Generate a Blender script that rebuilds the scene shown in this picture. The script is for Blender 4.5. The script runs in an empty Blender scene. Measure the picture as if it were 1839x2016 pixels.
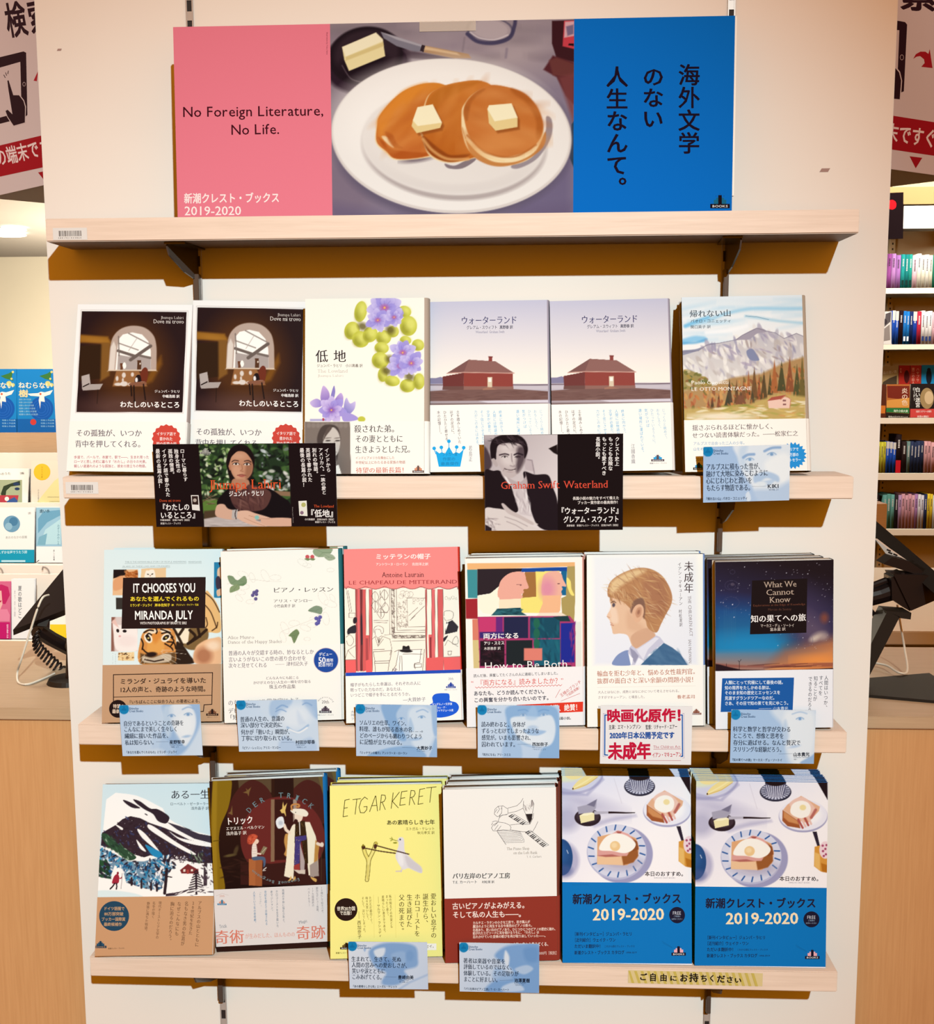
import bpy, bmesh, math, random
import numpy as np
from mathutils import Matrix, Vector
from mathutils.geometry import delaunay_2d_cdt

# ---------------------------------------------------------------- camera, world, lights
scene = bpy.context.scene
COL = scene.collection
PW, PH = 1839.0, 2016.0
FPX = 2089.7
CAMC = np.array([0.03557, -1.27119, 0.01348])
RWC = np.array([[0.99893887, 0.00435464, 0.04584943],
                [0.00118134, 0.99276975, -0.12002841],
                [-0.04604061, 0.11995521, 0.99171115]])
BAX = np.array([[1, 0, 0], [0, 0, -1], [0, 1, 0]], float)
WC = RWC @ BAX                      # world -> camera (x right, y down, z forward)
cam_d = bpy.data.cameras.new('camera')
cam_d.sensor_fit = 'HORIZONTAL'
cam_d.sensor_width = 36.0
cam_d.lens = FPX / PW * 36.0
cam_d.clip_start = 0.05
cam = bpy.data.objects.new('camera', cam_d)
COL.objects.link(cam)
_r = (np.diag([1, -1, -1]) @ WC).T
_m = Matrix([list(_r[i]) + [CAMC[i]] for i in range(3)] + [[0, 0, 0, 1]])
cam.matrix_world = _m
scene.camera = cam

world = bpy.data.worlds.new('world')
scene.world = world
world.use_nodes = True
world.node_tree.nodes['Background'].inputs[0].default_value = (0.78, 0.25, 0.008, 1)
world.node_tree.nodes['Background'].inputs[1].default_value = 1.0

vs = scene.view_settings
vs.view_transform = 'Standard'
vs.look = 'None'
vs.gamma = 1.0
vs.exposure = 0.0
vs.use_curve_mapping = False


def look(o, tgt):
    d = Vector(tgt) - o.location
    o.rotation_euler = d.to_track_quat('-Z', 'Y').to_euler()


def spot(name, loc, tgt, energy, color, radius, angle, blend):
    l = bpy.data.lights.new(name, 'SPOT')
    l.energy = energy
    l.color = color
    l.shadow_soft_size = radius
    l.spot_size = math.radians(angle)
    l.spot_blend = blend
    o = bpy.data.objects.new(name, l)
    COL.objects.link(o)
    o.location = loc
    look(o, tgt)
    return o


def area(name, loc, tgt, sx, sy, energy, color):
    l = bpy.data.lights.new(name, 'AREA')
    l.shape = 'RECTANGLE'
    l.size = sx
    l.size_y = sy
    l.energy = energy
    l.color = color
    o = bpy.data.objects.new(name, l)
    COL.objects.link(o)
    o.location = loc
    look(o, tgt)
    return o


scene.cycles.diffuse_bounces = 0
KEY = spot('shelf_spotlight', (0.975, -3.454, 1.855), (-0.34, 0, -0.60), 885, (0.85, 1.0, 1.0), 0.035, 36, 1.0)
area('far_ceiling_lamp', (-2.3, 4.5, 1.1), (-2.0, 5.5, -1.0), 1.6, 2.2, 680, (1.0, 0.9, 0.72))  # added fill without a fixture, brightens the far wall
_pl = bpy.data.lights.new('far_point_fill', 'POINT')  # unseen point fill behind the panel, added to lift far ceiling and wall
_pl.energy = 210
_pl.color = (1.0, 0.9, 0.74)
_pl.shadow_soft_size = 0.15
_po = bpy.data.objects.new('far_point_fill', _pl)
COL.objects.link(_po)
_po.location = (-2.7, 7.2, 0.1)
area('left_rack_lamp', (-1.5, 0.8, 1.0), (-1.4, 1.9, -0.3), 0.6, 0.6, 46, (1.0, 0.93, 0.8))  # added fill for the rack books, no fixture modelled
area('right_case_lamp', (1.9, 2.95, 1.22), (1.85, 3.55, -0.1), 1.8, 0.25, 62, (1.0, 0.93, 0.82))  # invented fill, set steep so the boards keep the case back dark

spot('left_sign_lamp', (-2.1, 0.0, 1.0), (-0.62, 0.22, 0.5), 52, (0.94, 1.0, 1.0), 0.06, 34, 0.8)  # unseen spot added to whiten the left sign face
spot('right_sign_lamp', (2.1, 0.0, 1.0), (0.62, 0.22, 0.5), 52, (0.94, 1.0, 1.0), 0.06, 34, 0.8)  # matching added spot, whitens the right sign face

# ---------------------------------------------------------------- colour
TINT = np.array([1.34, 1.23, 1.13])


def lin(c):
    c = np.asarray(c, float)
    return np.where(c <= 0.04045, c / 12.92, ((c + 0.055) / 1.055) ** 2.4)


def hx(s):
    if not isinstance(s, str):
        return np.asarray(s, float)
    s = s.lstrip('#')
    if len(s) == 3:
        s = ''.join(a + a for a in s)
    return np.array([int(s[i:i + 2], 16) / 255 for i in (0, 2, 4)])


def ink(s):
    """printed colour (sRGB as it looks under the white of the lamp) -> linear reflectance"""
    return np.clip(lin(hx(s)) / TINT, 0.002, 0.9)


# ---------------------------------------------------------------- materials
def mat_new(name):
    m = bpy.data.materials.new(name)
    m.use_nodes = True
    nt = m.node_tree
    return m, nt, nt.nodes['Principled BSDF']


def mat_print(name, rough, spec=0.5, coat=0.0):
    m, nt, b = mat_new(name)
    a = nt.nodes.new('ShaderNodeAttribute')
    a.attribute_name = 'ink'
    nt.links.new(a.outputs['Color'], b.inputs['Base Color'])
    b.inputs['Roughness'].default_value = rough
    b.inputs['Specular IOR Level'].default_value = spec
    b.inputs['Coat Weight'].default_value = coat
    return m


def mat_plain(name, col, rough=0.6, metal=0.0, spec=0.5, noise=0.0, scale=30.0, bump=0.0):
    m, nt, b = mat_new(name)
    c = tuple(col) + (1,)
    b.inputs['Base Color'].default_value = c
    b.inputs['Roughness'].default_value = rough
    b.inputs['Metallic'].default_value = metal
    b.inputs['Specular IOR Level'].default_value = spec
    if noise or bump:
        tc = nt.nodes.new('ShaderNodeTexCoord')
        n = nt.nodes.new('ShaderNodeTexNoise')
        n.inputs['Scale'].default_value = scale
        n.inputs['Detail'].default_value = 4
        nt.links.new(tc.outputs['Object'], n.inputs['Vector'])
        if noise:
            r = nt.nodes.new('ShaderNodeValToRGB')
            r.color_ramp.elements[0].position = 0.3
            r.color_ramp.elements[1].position = 0.7
            r.color_ramp.elements[0].color = tuple(np.array(col) * (1 - noise)) + (1,)
            r.color_ramp.elements[1].color = tuple(np.minimum(np.array(col) * (1 + noise), 1)) + (1,)
            nt.links.new(n.outputs['Fac'], r.inputs['Fac'])
            nt.links.new(r.outputs['Color'], b.inputs['Base Color'])
        if bump:
            bp = nt.nodes.new('ShaderNodeBump')
            bp.inputs['Strength'].default_value = bump
            bp.inputs['Distance'].default_value = 0.001
            nt.links.new(n.outputs['Fac'], bp.inputs['Height'])
            nt.links.new(bp.outputs['Normal'], b.inputs['Normal'])
    return m


def mat_wood(name, c0, c1, stretch=(4, 60, 60), rough=0.5, scale=1.0):
    m, nt, b = mat_new(name)
    tc = nt.nodes.new('ShaderNodeTexCoord')
    mp = nt.nodes.new('ShaderNodeMapping')
    mp.inputs['Scale'].default_value = [s * scale for s in stretch]
    n = nt.nodes.new('ShaderNodeTexNoise')
    n.inputs['Scale'].default_value = 4.0
    n.inputs['Detail'].default_value = 6
    n.inputs['Roughness'].default_value = 0.6
    r = nt.nodes.new('ShaderNodeValToRGB')
    r.color_ramp.elements[0].position = 0.32
    r.color_ramp.elements[1].position = 0.68
    r.color_ramp.elements[0].color = tuple(c0) + (1,)
    r.color_ramp.elements[1].color = tuple(c1) + (1,)
    nt.links.new(tc.outputs['Object'], mp.inputs['Vector'])
    nt.links.new(mp.outputs['Vector'], n.inputs['Vector'])
    nt.links.new(n.outputs['Fac'], r.inputs['Fac'])
    nt.links.new(r.outputs['Color'], b.inputs['Base Color'])
    b.inputs['Roughness'].default_value = rough
    bp = nt.nodes.new('ShaderNodeBump')
    bp.inputs['Strength'].default_value = 0.15
    bp.inputs['Distance'].default_value = 0.0006
    nt.links.new(n.outputs['Fac'], bp.inputs['Height'])
    nt.links.new(bp.outputs['Normal'], b.inputs['Normal'])
    return m


M = dict(
    jacket=mat_print('printed_jacket', 0.55, 0.08),
    paper=mat_print('printed_paper', 0.7, 0.06),
    card=mat_print('printed_card', 0.7, 0.06),
    poster=mat_print('printed_board', 0.85, 0.04),
    wall=mat_plain('panel_laminate', (0.76, 0.735, 0.70), 0.5, noise=0.02, scale=3, spec=0.4),
    birch=mat_wood('pale_birch', (0.66, 0.54, 0.45), (0.74, 0.615, 0.525), (3, 70, 70), 0.5),
    desk=mat_wood('oak_laminate', (0.54, 0.29, 0.125), (0.60, 0.335, 0.15), (90, 90, 3), 0.45),
    desktop=mat_wood('desk_laminate', (0.45, 0.32, 0.20), (0.50, 0.36, 0.23), (3, 60, 60), 0.4),
    chrome=mat_plain('rail_steel', (0.44, 0.405, 0.385), 0.4, 0.25),
    steel=mat_plain('bracket_steel', (0.10, 0.085, 0.075), 0.25, 0.4),
    slot=mat_plain('slot_dark', (0.012, 0.008, 0.008), 0.7),
    cream=mat_plain('cream_paint', (0.82, 0.76, 0.60), 0.7, noise=0.02, scale=2),
    ceil=mat_plain('ceiling_paint', (0.74, 0.66, 0.56), 0.8, noise=0.02, scale=2),
    floor=mat_wood('floor_wood', (0.34, 0.18, 0.08), (0.42, 0.24, 0.11), (3, 20, 20), 0.5),
    black=mat_plain('black_plastic', (0.009, 0.005, 0.005), 0.4, spec=0.25),
    iron=mat_plain('dark_metal', (0.016, 0.012, 0.009), 0.5, 0.0, 0.2),
    header=mat_plain('shaded_header_board', (0.34, 0.21, 0.07), 0.6),  # brown holds the shade over the bookcase header, put into its colour
    cable=mat_plain('white_cable', (0.72, 0.66, 0.55), 0.5),
    steelpaint=mat_plain('case_paint', (0.62, 0.50, 0.30), 0.55, noise=0.03, scale=5),
    shelfpaint=mat_plain('case_board', (0.80, 0.74, 0.62), 0.5),
    whitepl=mat_plain('white_plastic', (0.78, 0.74, 0.68), 0.5),
    soffit=mat_plain('soffit_board', (0.80, 0.58, 0.26), 0.6),
)
_em, _nt, _b = mat_new('lamp_glass')
_b.inputs['Emission Color'].default_value = (1, 0.93, 0.8, 1)
_b.inputs['Emission Strength'].default_value = 3.0
M['glow'] = _em
_tp, _nt, _b = mat_new('clear_tape')
_b.inputs['Base Color'].default_value = (0.75, 0.68, 0.6, 1)
_b.inputs['Alpha'].default_value = 0.35
_b.inputs['Roughness'].default_value = 0.25
M['tape'] = _tp
_cp, _nt, _b = mat_new('clear_clip')
_b.inputs['Base Color'].default_value = (0.25, 0.2, 0.17, 1)
_b.inputs['Alpha'].default_value = 0.75
_b.inputs['Roughness'].default_value = 0.15
M['clip'] = _cp


# ---------------------------------------------------------------- projection helpers
def ray(u, v):
    d = np.stack([(np.asarray(u, float) - PW / 2) / FPX, (np.asarray(v, float) - PH / 2) / FPX,
                  np.ones_like(np.asarray(u, float))], -1)
    return d @ WC


def at(u, v, y=None, z=None, x=None):
    """the world point a photo pixel shows when it lies at depth y, height z or side x"""
    d = ray(u, v)
    k, val = (1, y) if y is not None else ((2, z) if z is not None else (0, x))
    t = (val - CAMC[k]) / d[k]
    return CAMC + t * d


def proj(P):
    q = (np.asarray(P, float) - CAMC) @ WC.T
    return PW / 2 + FPX * q[..., 0] / q[..., 2], PH / 2 + FPX * q[..., 1] / q[..., 2]


# ---------------------------------------------------------------- mesh helpers
def mesh_np(name, V, T, Cc=None, mats=None, mi=None, smooth=False):
    me = bpy.data.meshes.new(name)
    V = np.ascontiguousarray(V, np.float32)
    T = np.ascontiguousarray(T, np.int32)
    me.vertices.add(len(V))
    me.vertices.foreach_set('co', V.ravel())
    me.loops.add(T.size)
    me.loops.foreach_set('vertex_index', T.ravel())
    me.polygons.add(len(T))
    me.polygons.foreach_set('loop_start', np.arange(0, T.size, 3, dtype=np.int32))
    me.polygons.foreach_set('loop_total', np.full(len(T), 3, np.int32))
    if mi is not None:
        me.polygons.foreach_set('material_index', np.ascontiguousarray(mi, np.int32))
    me.update(calc_edges=True)
    if Cc is not None:
        a = me.attributes.new('ink', 'FLOAT_COLOR', 'POINT')
        c4 = np.ones((len(V), 4), np.float32)
        c4[:, :3] = Cc
        a.data.foreach_set('color', c4.ravel())
    for m in (mats or []):
        me.materials.append(m)
    me.validate()
    return me


class MB:
    """collects triangles with an ink colour and links them as ONE mesh"""

    def __init__(s):
        s.V, s.T, s.C, s.n = [], [], [], 0

    def add(s, V, T, c):
        V = np.asarray(V, float)
        s.V.append(V)
        s.T.append(np.asarray(T, int) + s.n)
        c = np.asarray(c, float)
        s.C.append(np.broadcast_to(c, (len(V), 3)) if c.ndim == 1 else c)
        s.n += len(V)

    def quad(s, a, b, c, d, col):
        s.add([a, b, c, d], [[0, 1, 2], [0, 2, 3]], col)

    def box(s, p0, p1, col):
        x0, y0, z0 = p0
        x1, y1, z1 = p1
        v = [(x, y, z) for x in (x0, x1) for y in (y0, y1) for z in (z0, z1)]
        q = [(0, 1, 3, 2), (4, 6, 7, 5), (0, 4, 5, 1), (2, 3, 7, 6), (0, 2, 6, 4), (1, 5, 7, 3)]
        t = []
        for a, b, c, d in q:
            t += [(a, b, c), (a, c, d)]
        s.add(v, t, col)

    def data(s, name, mat):
        return mesh_np(name, np.concatenate(s.V), np.concatenate(s.T), np.concatenate(s.C), [mat])

    def build(s, name, mat, parent=None):
        o = bpy.data.objects.new(name, s.data(name, mat))
        COL.objects.link(o)
        if parent:
            o.parent = parent
        return o


def bm_obj(name, bm, mat, parent=None, smooth=False):
    me = bpy.data.meshes.new(name)
    bm.normal_update()
    bm.to_mesh(me)
    bm.free()
    if smooth:
        for p in me.polygons:
            p.use_smooth = True
    me.materials.append(mat)
    o = bpy.data.objects.new(name, me)
    COL.objects.link(o)
    if parent:
        o.parent = parent
    return o


def bm_box(bm, p0, p1, bev=0.0, mtx=None):
    c = [(a + b) / 2 for a, b in zip(p0, p1)]
    sz = [abs(b - a) for a, b in zip(p0, p1)]
    r = bmesh.ops.create_cube(bm, size=1.0)
    vs_ = r['verts']
    bmesh.ops.scale(bm, vec=sz, verts=vs_)
    bmesh.ops.translate(bm, vec=c, verts=vs_)
    if bev:
        es = list({e for v in vs_ for e in v.link_edges})
        rb = bmesh.ops.bevel(bm, geom=es, offset=bev, segments=2, affect='EDGES')
        vs_ = list({v for f in rb['faces'] for v in f.verts} | {v for v in vs_ if v.is_valid})
    if mtx is not None:
        bmesh.ops.transform(bm, matrix=mtx, verts=[v for v in vs_ if v.is_valid])
    return vs_


def box_obj(name, p0, p1, mat, parent=None, bev=0.0, mtx=None):
    bm = bmesh.new()
    bm_box(bm, p0, p1, bev, mtx)
    return bm_obj(name, bm, mat, parent)


def prism(bm, pts, n, d):
    """extrude a planar outline (3-D points) by vector d"""
    a = [bm.verts.new(p) for p in pts]
    b = [bm.verts.new(Vector(p) + Vector(d)) for p in pts]
    bm.faces.new(a)
    bm.faces.new(b[::-1])
    k = len(pts)
    for i in range(k):
        bm.faces.new((a[i], b[i], b[(i + 1) % k], a[(i + 1) % k]))


def tube(bm, pts, r, seg=8):
    pts = [Vector(p) for p in pts]
    rings = []
    up = Vector((0.31, 0.22, 0.92)).normalized()
    for i, p in enumerate(pts):
        t = (pts[min(i + 1, len(pts) - 1)] - pts[max(i - 1, 0)]).normalized()
        a = t.cross(up)
        if a.length < 1e-3:
            a = t.cross(Vector((1, 0, 0)))
        a.normalize()
        b = t.cross(a).normalized()
        rr = r[i] if hasattr(r, '__len__') else r
        rings.append([bm.verts.new(p + a * rr * math.cos(2 * math.pi * k / seg) + b * rr * math.sin(2 * math.pi * k / seg)) for k in range(seg)])
    for A, B_ in zip(rings, rings[1:]):
        for k in range(seg):
            bm.faces.new((A[k], A[(k + 1) % seg], B_[(k + 1) % seg], B_[k]))
    bm.faces.new(rings[0][::-1])
    bm.faces.new(rings[-1])


def smooth_path(pts, n=8):
    pts = [np.asarray(p, float) for p in pts]
    out = []
    for i in range(len(pts) - 1):
        p0, p1, p2, p3 = pts[max(i - 1, 0)], pts[i], pts[i + 1], pts[min(i + 2, len(pts) - 1)]
        for k in range(n):
            t = k / n
            out.append(0.5 * (2 * p1 + (p2 - p0) * t + (2 * p0 - 5 * p1 + 4 * p2 - p3) * t * t + (3 * p1 - p0 - 3 * p2 + p3) * t ** 3))
    out.append(pts[-1])
    return out


def closed_smooth(pts, n=6):
    P = np.asarray(pts, float)
    k = len(P)
    out = []
    for i in range(k):
        p0, p1, p2, p3 = P[i - 1], P[i], P[(i + 1) % k], P[(i + 2) % k]
        for j in range(n):
            t = j / n
            out.append(0.5 * (2 * p1 + (p2 - p0) * t + (2 * p0 - 5 * p1 + 4 * p2 - p3) * t * t + (3 * p1 - p0 - 3 * p2 + p3) * t ** 3))
    return np.array(out)


def tag(o, label=None, cat=None, group=None, kind=None):
    if label:
        o['label'] = label
    if cat:
        o['category'] = cat
    if group:
        o['group'] = group
    if kind:
        o['kind'] = kind
    return o


def empty(name, mtx=None, loc=None):
    o = bpy.data.objects.new(name, None)
    o.empty_display_size = 0.02
    COL.objects.link(o)
    if mtx is not None:
        o.matrix_world = mtx
    elif loc is not None:
        o.location = loc
    return o


KIDS = {}


def copy_thing(root, mtx, label, group=None):
    r = root.copy()
    COL.objects.link(r)
    r.matrix_world = mtx
    r['label'] = label
    if group:
        r['group'] = group
    for ch in [o for o in COL.objects if o.parent == root]:
        c = ch.copy()
        COL.objects.link(c)
        c.parent = r
        for g in [o for o in COL.objects if o.parent == ch]:
            d = g.copy()
            COL.objects.link(d)
            d.parent = c
    return r


# ---------------------------------------------------------------- lettering (Blender's own built-in font)
_fc = bpy.data.curves.new('lettering', 'FONT')
_fc.fill_mode = 'NONE'
_fc.resolution_u = 2
_fo = bpy.data.objects.new('lettering', _fc)
COL.objects.link(_fo)
RAW = {}
GLY = {}


def raw_glyphs(chars):
    for ch in chars:
        if ch in RAW:
            continue
        if ch == ' ' or ch == '\u3000':
            RAW[ch] = []
            continue
        _fc.body = ch
        dg = bpy.context.evaluated_depsgraph_get()
        dg.update()
        me = _fo.evaluated_get(dg).to_mesh()
        co = np.array([(v.co.x, v.co.y) for v in me.vertices])
        cs, cur = [], [0]
        nxt = {}
        for e in me.edges:
            a, b = e.vertices
            nxt.setdefault(a, []).append(b)
            nxt.setdefault(b, []).append(a)
        seen = set()
        for s in range(len(co)):
            if s in seen or s not in nxt:
                continue
            loop = [s]
            seen.add(s)
            c = s
            first = True
            while True:
                cand = [k for k in nxt[c] if k not in seen]
                if not cand:
                    break
                # keep the spline's own direction: prefer the next index
                c = c + 1 if (c + 1) in cand else cand[-1]
                seen.add(c)
                loop.append(c)
            if len(loop) > 2:
                cs.append(co[loop])
        _fo.evaluated_get(dg).to_mesh_clear()
        RAW[ch] = cs


def winding(cs, P):
    w = np.zeros(len(P), int)
    for c in cs:
        a = c
        b = np.roll(c, -1, 0)
        for (x0, y0), (x1, y1) in zip(a, b):
            if y0 <= P[0, 1] * 0 - 1e9:
                continue
            up = (y0 <= P[:, 1]) & (y1 > P[:, 1])
            dn = (y0 > P[:, 1]) & (y1 <= P[:, 1])
            cr = (x1 - x0) * (P[:, 1] - y0) - (P[:, 0] - x0) * (y1 - y0)
            w += (up & (cr > 0)).astype(int)
            w -= (dn & (cr < 0)).astype(int)
    return w


def glyph(ch, kx, ky, ser):
    key = (ch, kx, ky, ser)
    if key in GLY:
        return GLY[key]
    raw_glyphs(ch)
    cs = RAW[ch]
    cjk = ord(ch) > 0x2000
    if not cs:
        GLY[key] = (np.zeros((0, 2)), np.zeros((0, 3), int), 1.0 if ch == '\u3000' else (0.30 if not cjk else 1.0))
        return GLY[key]
    allp = np.concatenate(cs)
    adv = 1.0 if cjk else allp[:, 0].max() + max(0.025, allp[:, 0].min())
    sa = sum(0.5 * np.sum(c[:, 0] * np.roll(c[:, 1], -1) - np.roll(c[:, 0], -1) * c[:, 1]) for c in cs)
    sgn = 1 if sa > 0 else -1
    out = []
    for c in cs:
        if kx or ky:
            d = np.roll(c, -1, 0) - c
            L = np.linalg.norm(d, axis=1) + 1e-9
            nrm = np.stack([d[:, 1], -d[:, 0]], 1) / L[:, None] * sgn
            vn = nrm + np.roll(nrm, 1, 0)
            vn /= np.maximum(np.linalg.norm(vn, axis=1), 0.6)[:, None]
            c = c + vn * np.array([kx, ky])
        out.append(c)
    pts, edges = [], []
    for c in out:
        n0 = len(pts)
        pts += [Vector(p) for p in c]
        edges += [(n0 + i, n0 + (i + 1) % len(c)) for i in range(len(c))]
    r = delaunay_2d_cdt(pts, edges, [], 0, 1e-5)
    V = np.array([(v.x, v.y) for v in r[0]])
    T = np.array([f for f in r[2] if len(f) == 3], int).reshape(-1, 3)
    if len(T):
        cen = V[T].mean(1)
        T = T[winding(out, cen) != 0]
    if ser and not cjk and ch.isalpha():
        # slab serifs at the stem ends
        add_v, add_t = [], []
        n0 = len(V)
        top = allp[:, 1].max()
        done = set()
        for c in cs:
            d = np.roll(c, -1, 0) - c
            for p, q in zip(c, np.roll(c, -1, 0)):
                if abs(q[1] - p[1]) < 0.02 and 0.04 < abs(q[0] - p[0]) < 0.16:
                    yy = (p[1] + q[1]) / 2
                    lo = min(abs(yy), abs(yy - top), abs(yy - 0.53), abs(yy - 0.55)) < 0.03
                    if not lo:
                        continue
                    m_ = (p[0] + q[0]) / 2
                    k_ = (round(m_, 1), round(yy, 1))
                    if k_ in done:
                        continue
                    done.add(k_)
                    hw = 0.105
                    up_ = -1 if yy > 0.3 else 1
                    b0 = len(V) + len(add_v)
                    add_v += [(m_ - hw, yy), (m_ + hw, yy), (m_ + hw, yy + 0.035 * up_), (m_ - hw, yy + 0.035 * up_)]
                    add_t += [(b0, b0 + 1, b0 + 2), (b0, b0 + 2, b0 + 3)]
        if add_v:
            V = np.concatenate([V, np.array(add_v)])
            T = np.concatenate([T, np.array(add_t)])
    GLY[key] = (V, T, adv)
    return GLY[key]


STY = dict(g=(0.008, 0.006, 0), b=(0.024, 0.02, 0), B=(0.036, 0.032, 0), l=(-0.004, -0.006, 0),
           m=(0.014, -0.005, 0), mb=(0.024, 0.0, 0), X=(0.055, 0.05, 0), s=(0.006, -0.010, 1), sb=(0.014, -0.002, 1))


# ---------------------------------------------------------------- a printed face
def sdf_poly(X, Y, P):
    d2 = np.full(X.shape, 1e18)
    ins = np.zeros(X.shape, bool)
    n = len(P)
    for i in range(n):
        ax, ay = P[i]
        bx, by = P[(i + 1) % n]
        ex, ey = bx - ax, by - ay
        wx, wy = X - ax, Y - ay
        t = np.clip((wx * ex + wy * ey) / (ex * ex + ey * ey + 1e-12), 0, 1)
        d2 = np.minimum(d2, (wx - ex * t) ** 2 + (wy - ey * t) ** 2)
        c = (ay > Y) != (by > Y)
        if ay != by:
            ins ^= c & (X < (bx - ax) * (Y - ay) / (by - ay) + ax)
    return np.sqrt(d2) * np.where(ins, -1, 1)


class Face:
    """One printed rectangle (local x = u, y = v, z = outwards). Drawing is given in the
    coordinates of the enlarged view (ox, oy, sc) of the reference and lands on the face."""

    def __init__(s, view, O, U, V, N, w, h, res=None, v0=0.0, z=0.0, base='#fdf6ec'):
        s.ox, s.oy, s.sc = view
        s.O, s.U, s.V, s.N, s.w, s.h = O, U, V, N, w, h
        s.v0, s.z, s.k = v0, z, 0
        s.mb = MB()
        s.res = res
        s.base = hx(base)
        if res:
            nx, ny = max(2, int(round(w / res))), max(2, int(round((h - v0) / res)))
            gu, gv = np.meshgrid(np.linspace(0, w, nx + 1), np.linspace(v0, h, ny + 1))
            s.gu, s.gv, s.nx, s.ny = gu, gv, nx, ny
            s.X, s.Y = s.to_view(gu, gv)
            s.img = np.empty(gu.shape + (3,))
            s.img[:] = s.base
            s.clipm = None

    def to_view(s, u, v):
        P = s.O + np.asarray(u)[..., None] * s.U + np.asarray(v)[..., None] * s.V
        a, b = proj(P)
        return (a - s.ox) * s.sc, (b - s.oy) * s.sc

    def loc(s, x, y):
        px, py = np.asarray(x, float) / s.sc + s.ox, np.asarray(y, float) / s.sc + s.oy
        d = ray(px, py)
        t = ((s.O - CAMC) @ s.N) / (d @ s.N)
        P = CAMC + t[..., None] * d - s.O
        return P @ s.U, P @ s.V

    # ---- soft painting on the fine grid
    def _mix(s, a, c, sl=None):
        if s.clipm is not None:
            a = a * (s.clipm if sl is None else s.clipm[sl])
        im = s.img if sl is None else s.img[sl]
        if isinstance(c, tuple):
            c0, (x0, y0), c1, (x1, y1) = c
            XX, YY = (s.X, s.Y) if sl is None else (s.X[sl], s.Y[sl])
            t = np.clip(((XX - x0) * (x1 - x0) + (YY - y0) * (y1 - y0)) / ((x1 - x0) ** 2 + (y1 - y0) ** 2), 0, 1)[..., None]
            c = hx(c0) * (1 - t) + hx(c1) * t
        else:
            c = hx(c)
        im += a[..., None] * (c - im)

    def _sl(s, x0, y0, x1, y1):
        m = (s.X >= x0) & (s.X <= x1) & (s.Y >= y0) & (s.Y <= y1)
        r = np.where(m.any(1))[0]
        c = np.where(m.any(0))[0]
        if not len(r) or not len(c):
            return None
        return (slice(r[0], r[-1] + 1), slice(c[0], c[-1] + 1))

    def F(s, c):
        s._mix(np.ones(s.X.shape), c)

    def E(s, cx, cy, rx, ry, c, rot=0, soft=3, a=1.0):
        R = max(rx, ry) + soft
        sl = s._sl(cx - R, cy - R, cx + R, cy + R)
        if sl is None:
            return
        X, Y = s.X[sl] - cx, s.Y[sl] - cy
        if rot:
            q = math.radians(rot)
            X, Y = X * math.cos(q) + Y * math.sin(q), -X * math.sin(q) + Y * math.cos(q)
        d = (np.sqrt((X / rx) ** 2 + (Y / ry) ** 2) - 1) * min(rx, ry)
        s._mix(a * np.clip(0.5 - d / soft, 0, 1), c, sl)

    def P(s, pts, c, soft=3, a=1.0, sm=0):
        P = closed_smooth(pts) if sm else np.asarray(pts, float)
        x0, y0 = P.min(0) - soft
        x1, y1 = P.max(0) + soft
        sl = s._sl(x0, y0, x1, y1)
        if sl is None:
            return
        d = sdf_poly(s.X[sl], s.Y[sl], P)
        s._mix(a * np.clip(0.5 - d / soft, 0, 1), c, sl)

    def B(s, pts, c, soft=3, a=1.0):
        s.P(pts, c, soft, a, 1)

    def R(s, x0, y0, x1, y1, c, soft=2, a=1.0):
        s.P([(x0, y0), (x1, y0), (x1, y1), (x0, y1)], c, soft, a)

    def L(s, pts, w, c, soft=3, a=1.0, sm=0):
        if sm:
            pts = smooth_path(pts, 6)
        for i in range(len(pts) - 1):
            pass
        P = np.asarray(pts, float)
        m = w / 2 + soft
        sl = s._sl(P[:, 0].min() - m, P[:, 1].min() - m, P[:, 0].max() + m, P[:, 1].max() + m)
        if sl is None:
            return
        X, Y = s.X[sl], s.Y[sl]
        d = np.full(X.shape, 1e9)
        for (ax, ay), (bx, by) in zip(P[:-1], P[1:]):
            ex, ey = bx - ax, by - ay
            t = np.clip(((X - ax) * ex + (Y - ay) * ey) / (ex * ex + ey * ey + 1e-9), 0, 1)
            d = np.minimum(d, np.hypot(X - ax - ex * t, Y - ay - ey * t))
        s._mix(a * np.clip(0.5 - (d - w / 2) / soft, 0, 1), c, sl)

    def D(s, n, poly, cols, ln, wd, ang=0, jit=30, seed=1, soft=3, a=0.8):
        """loose dabs of colour inside an outline"""
        rg = random.Random(seed)
        P = np.asarray(poly, float)
        x0, y0 = P.min(0)
        x1, y1 = P.max(0)
        k = 0
        for _ in range(n * 6):
            if k >= n:
                break
            x, y = rg.uniform(x0, x1), rg.uniform(y0, y1)
            if sdf_poly(np.array([[x]]), np.array([[y]]), P)[0, 0] > 0:
                continue
            k += 1
            f = rg.uniform(0.5, 1.3)
            s.E(x, y, ln * f / 2, wd * f / 2, rg.choice(cols), ang + rg.uniform(-jit, jit), soft, a)

    def clip(s, poly=None):
        s.clipm = None if poly is None else np.clip(0.5 - sdf_poly(s.X, s.Y, np.asarray(poly, float)) / 3, 0, 1)

    # ---- crisp printing on top
    def _put(s, V2, T, c, lift=1):
        """V2: local (u, v)"""
        z = s.z + 1.3e-5 * (s.k + lift) + (3e-5 if s.res else 0)
        V2 = np.stack([np.clip(V2[:, 0], 0, s.w), np.clip(V2[:, 1], s.v0, s.h)], 1)
        V = np.concatenate([V2, np.full((len(V2), 1), z)], 1)
        s.mb.add(V, T, ink(c))

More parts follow.
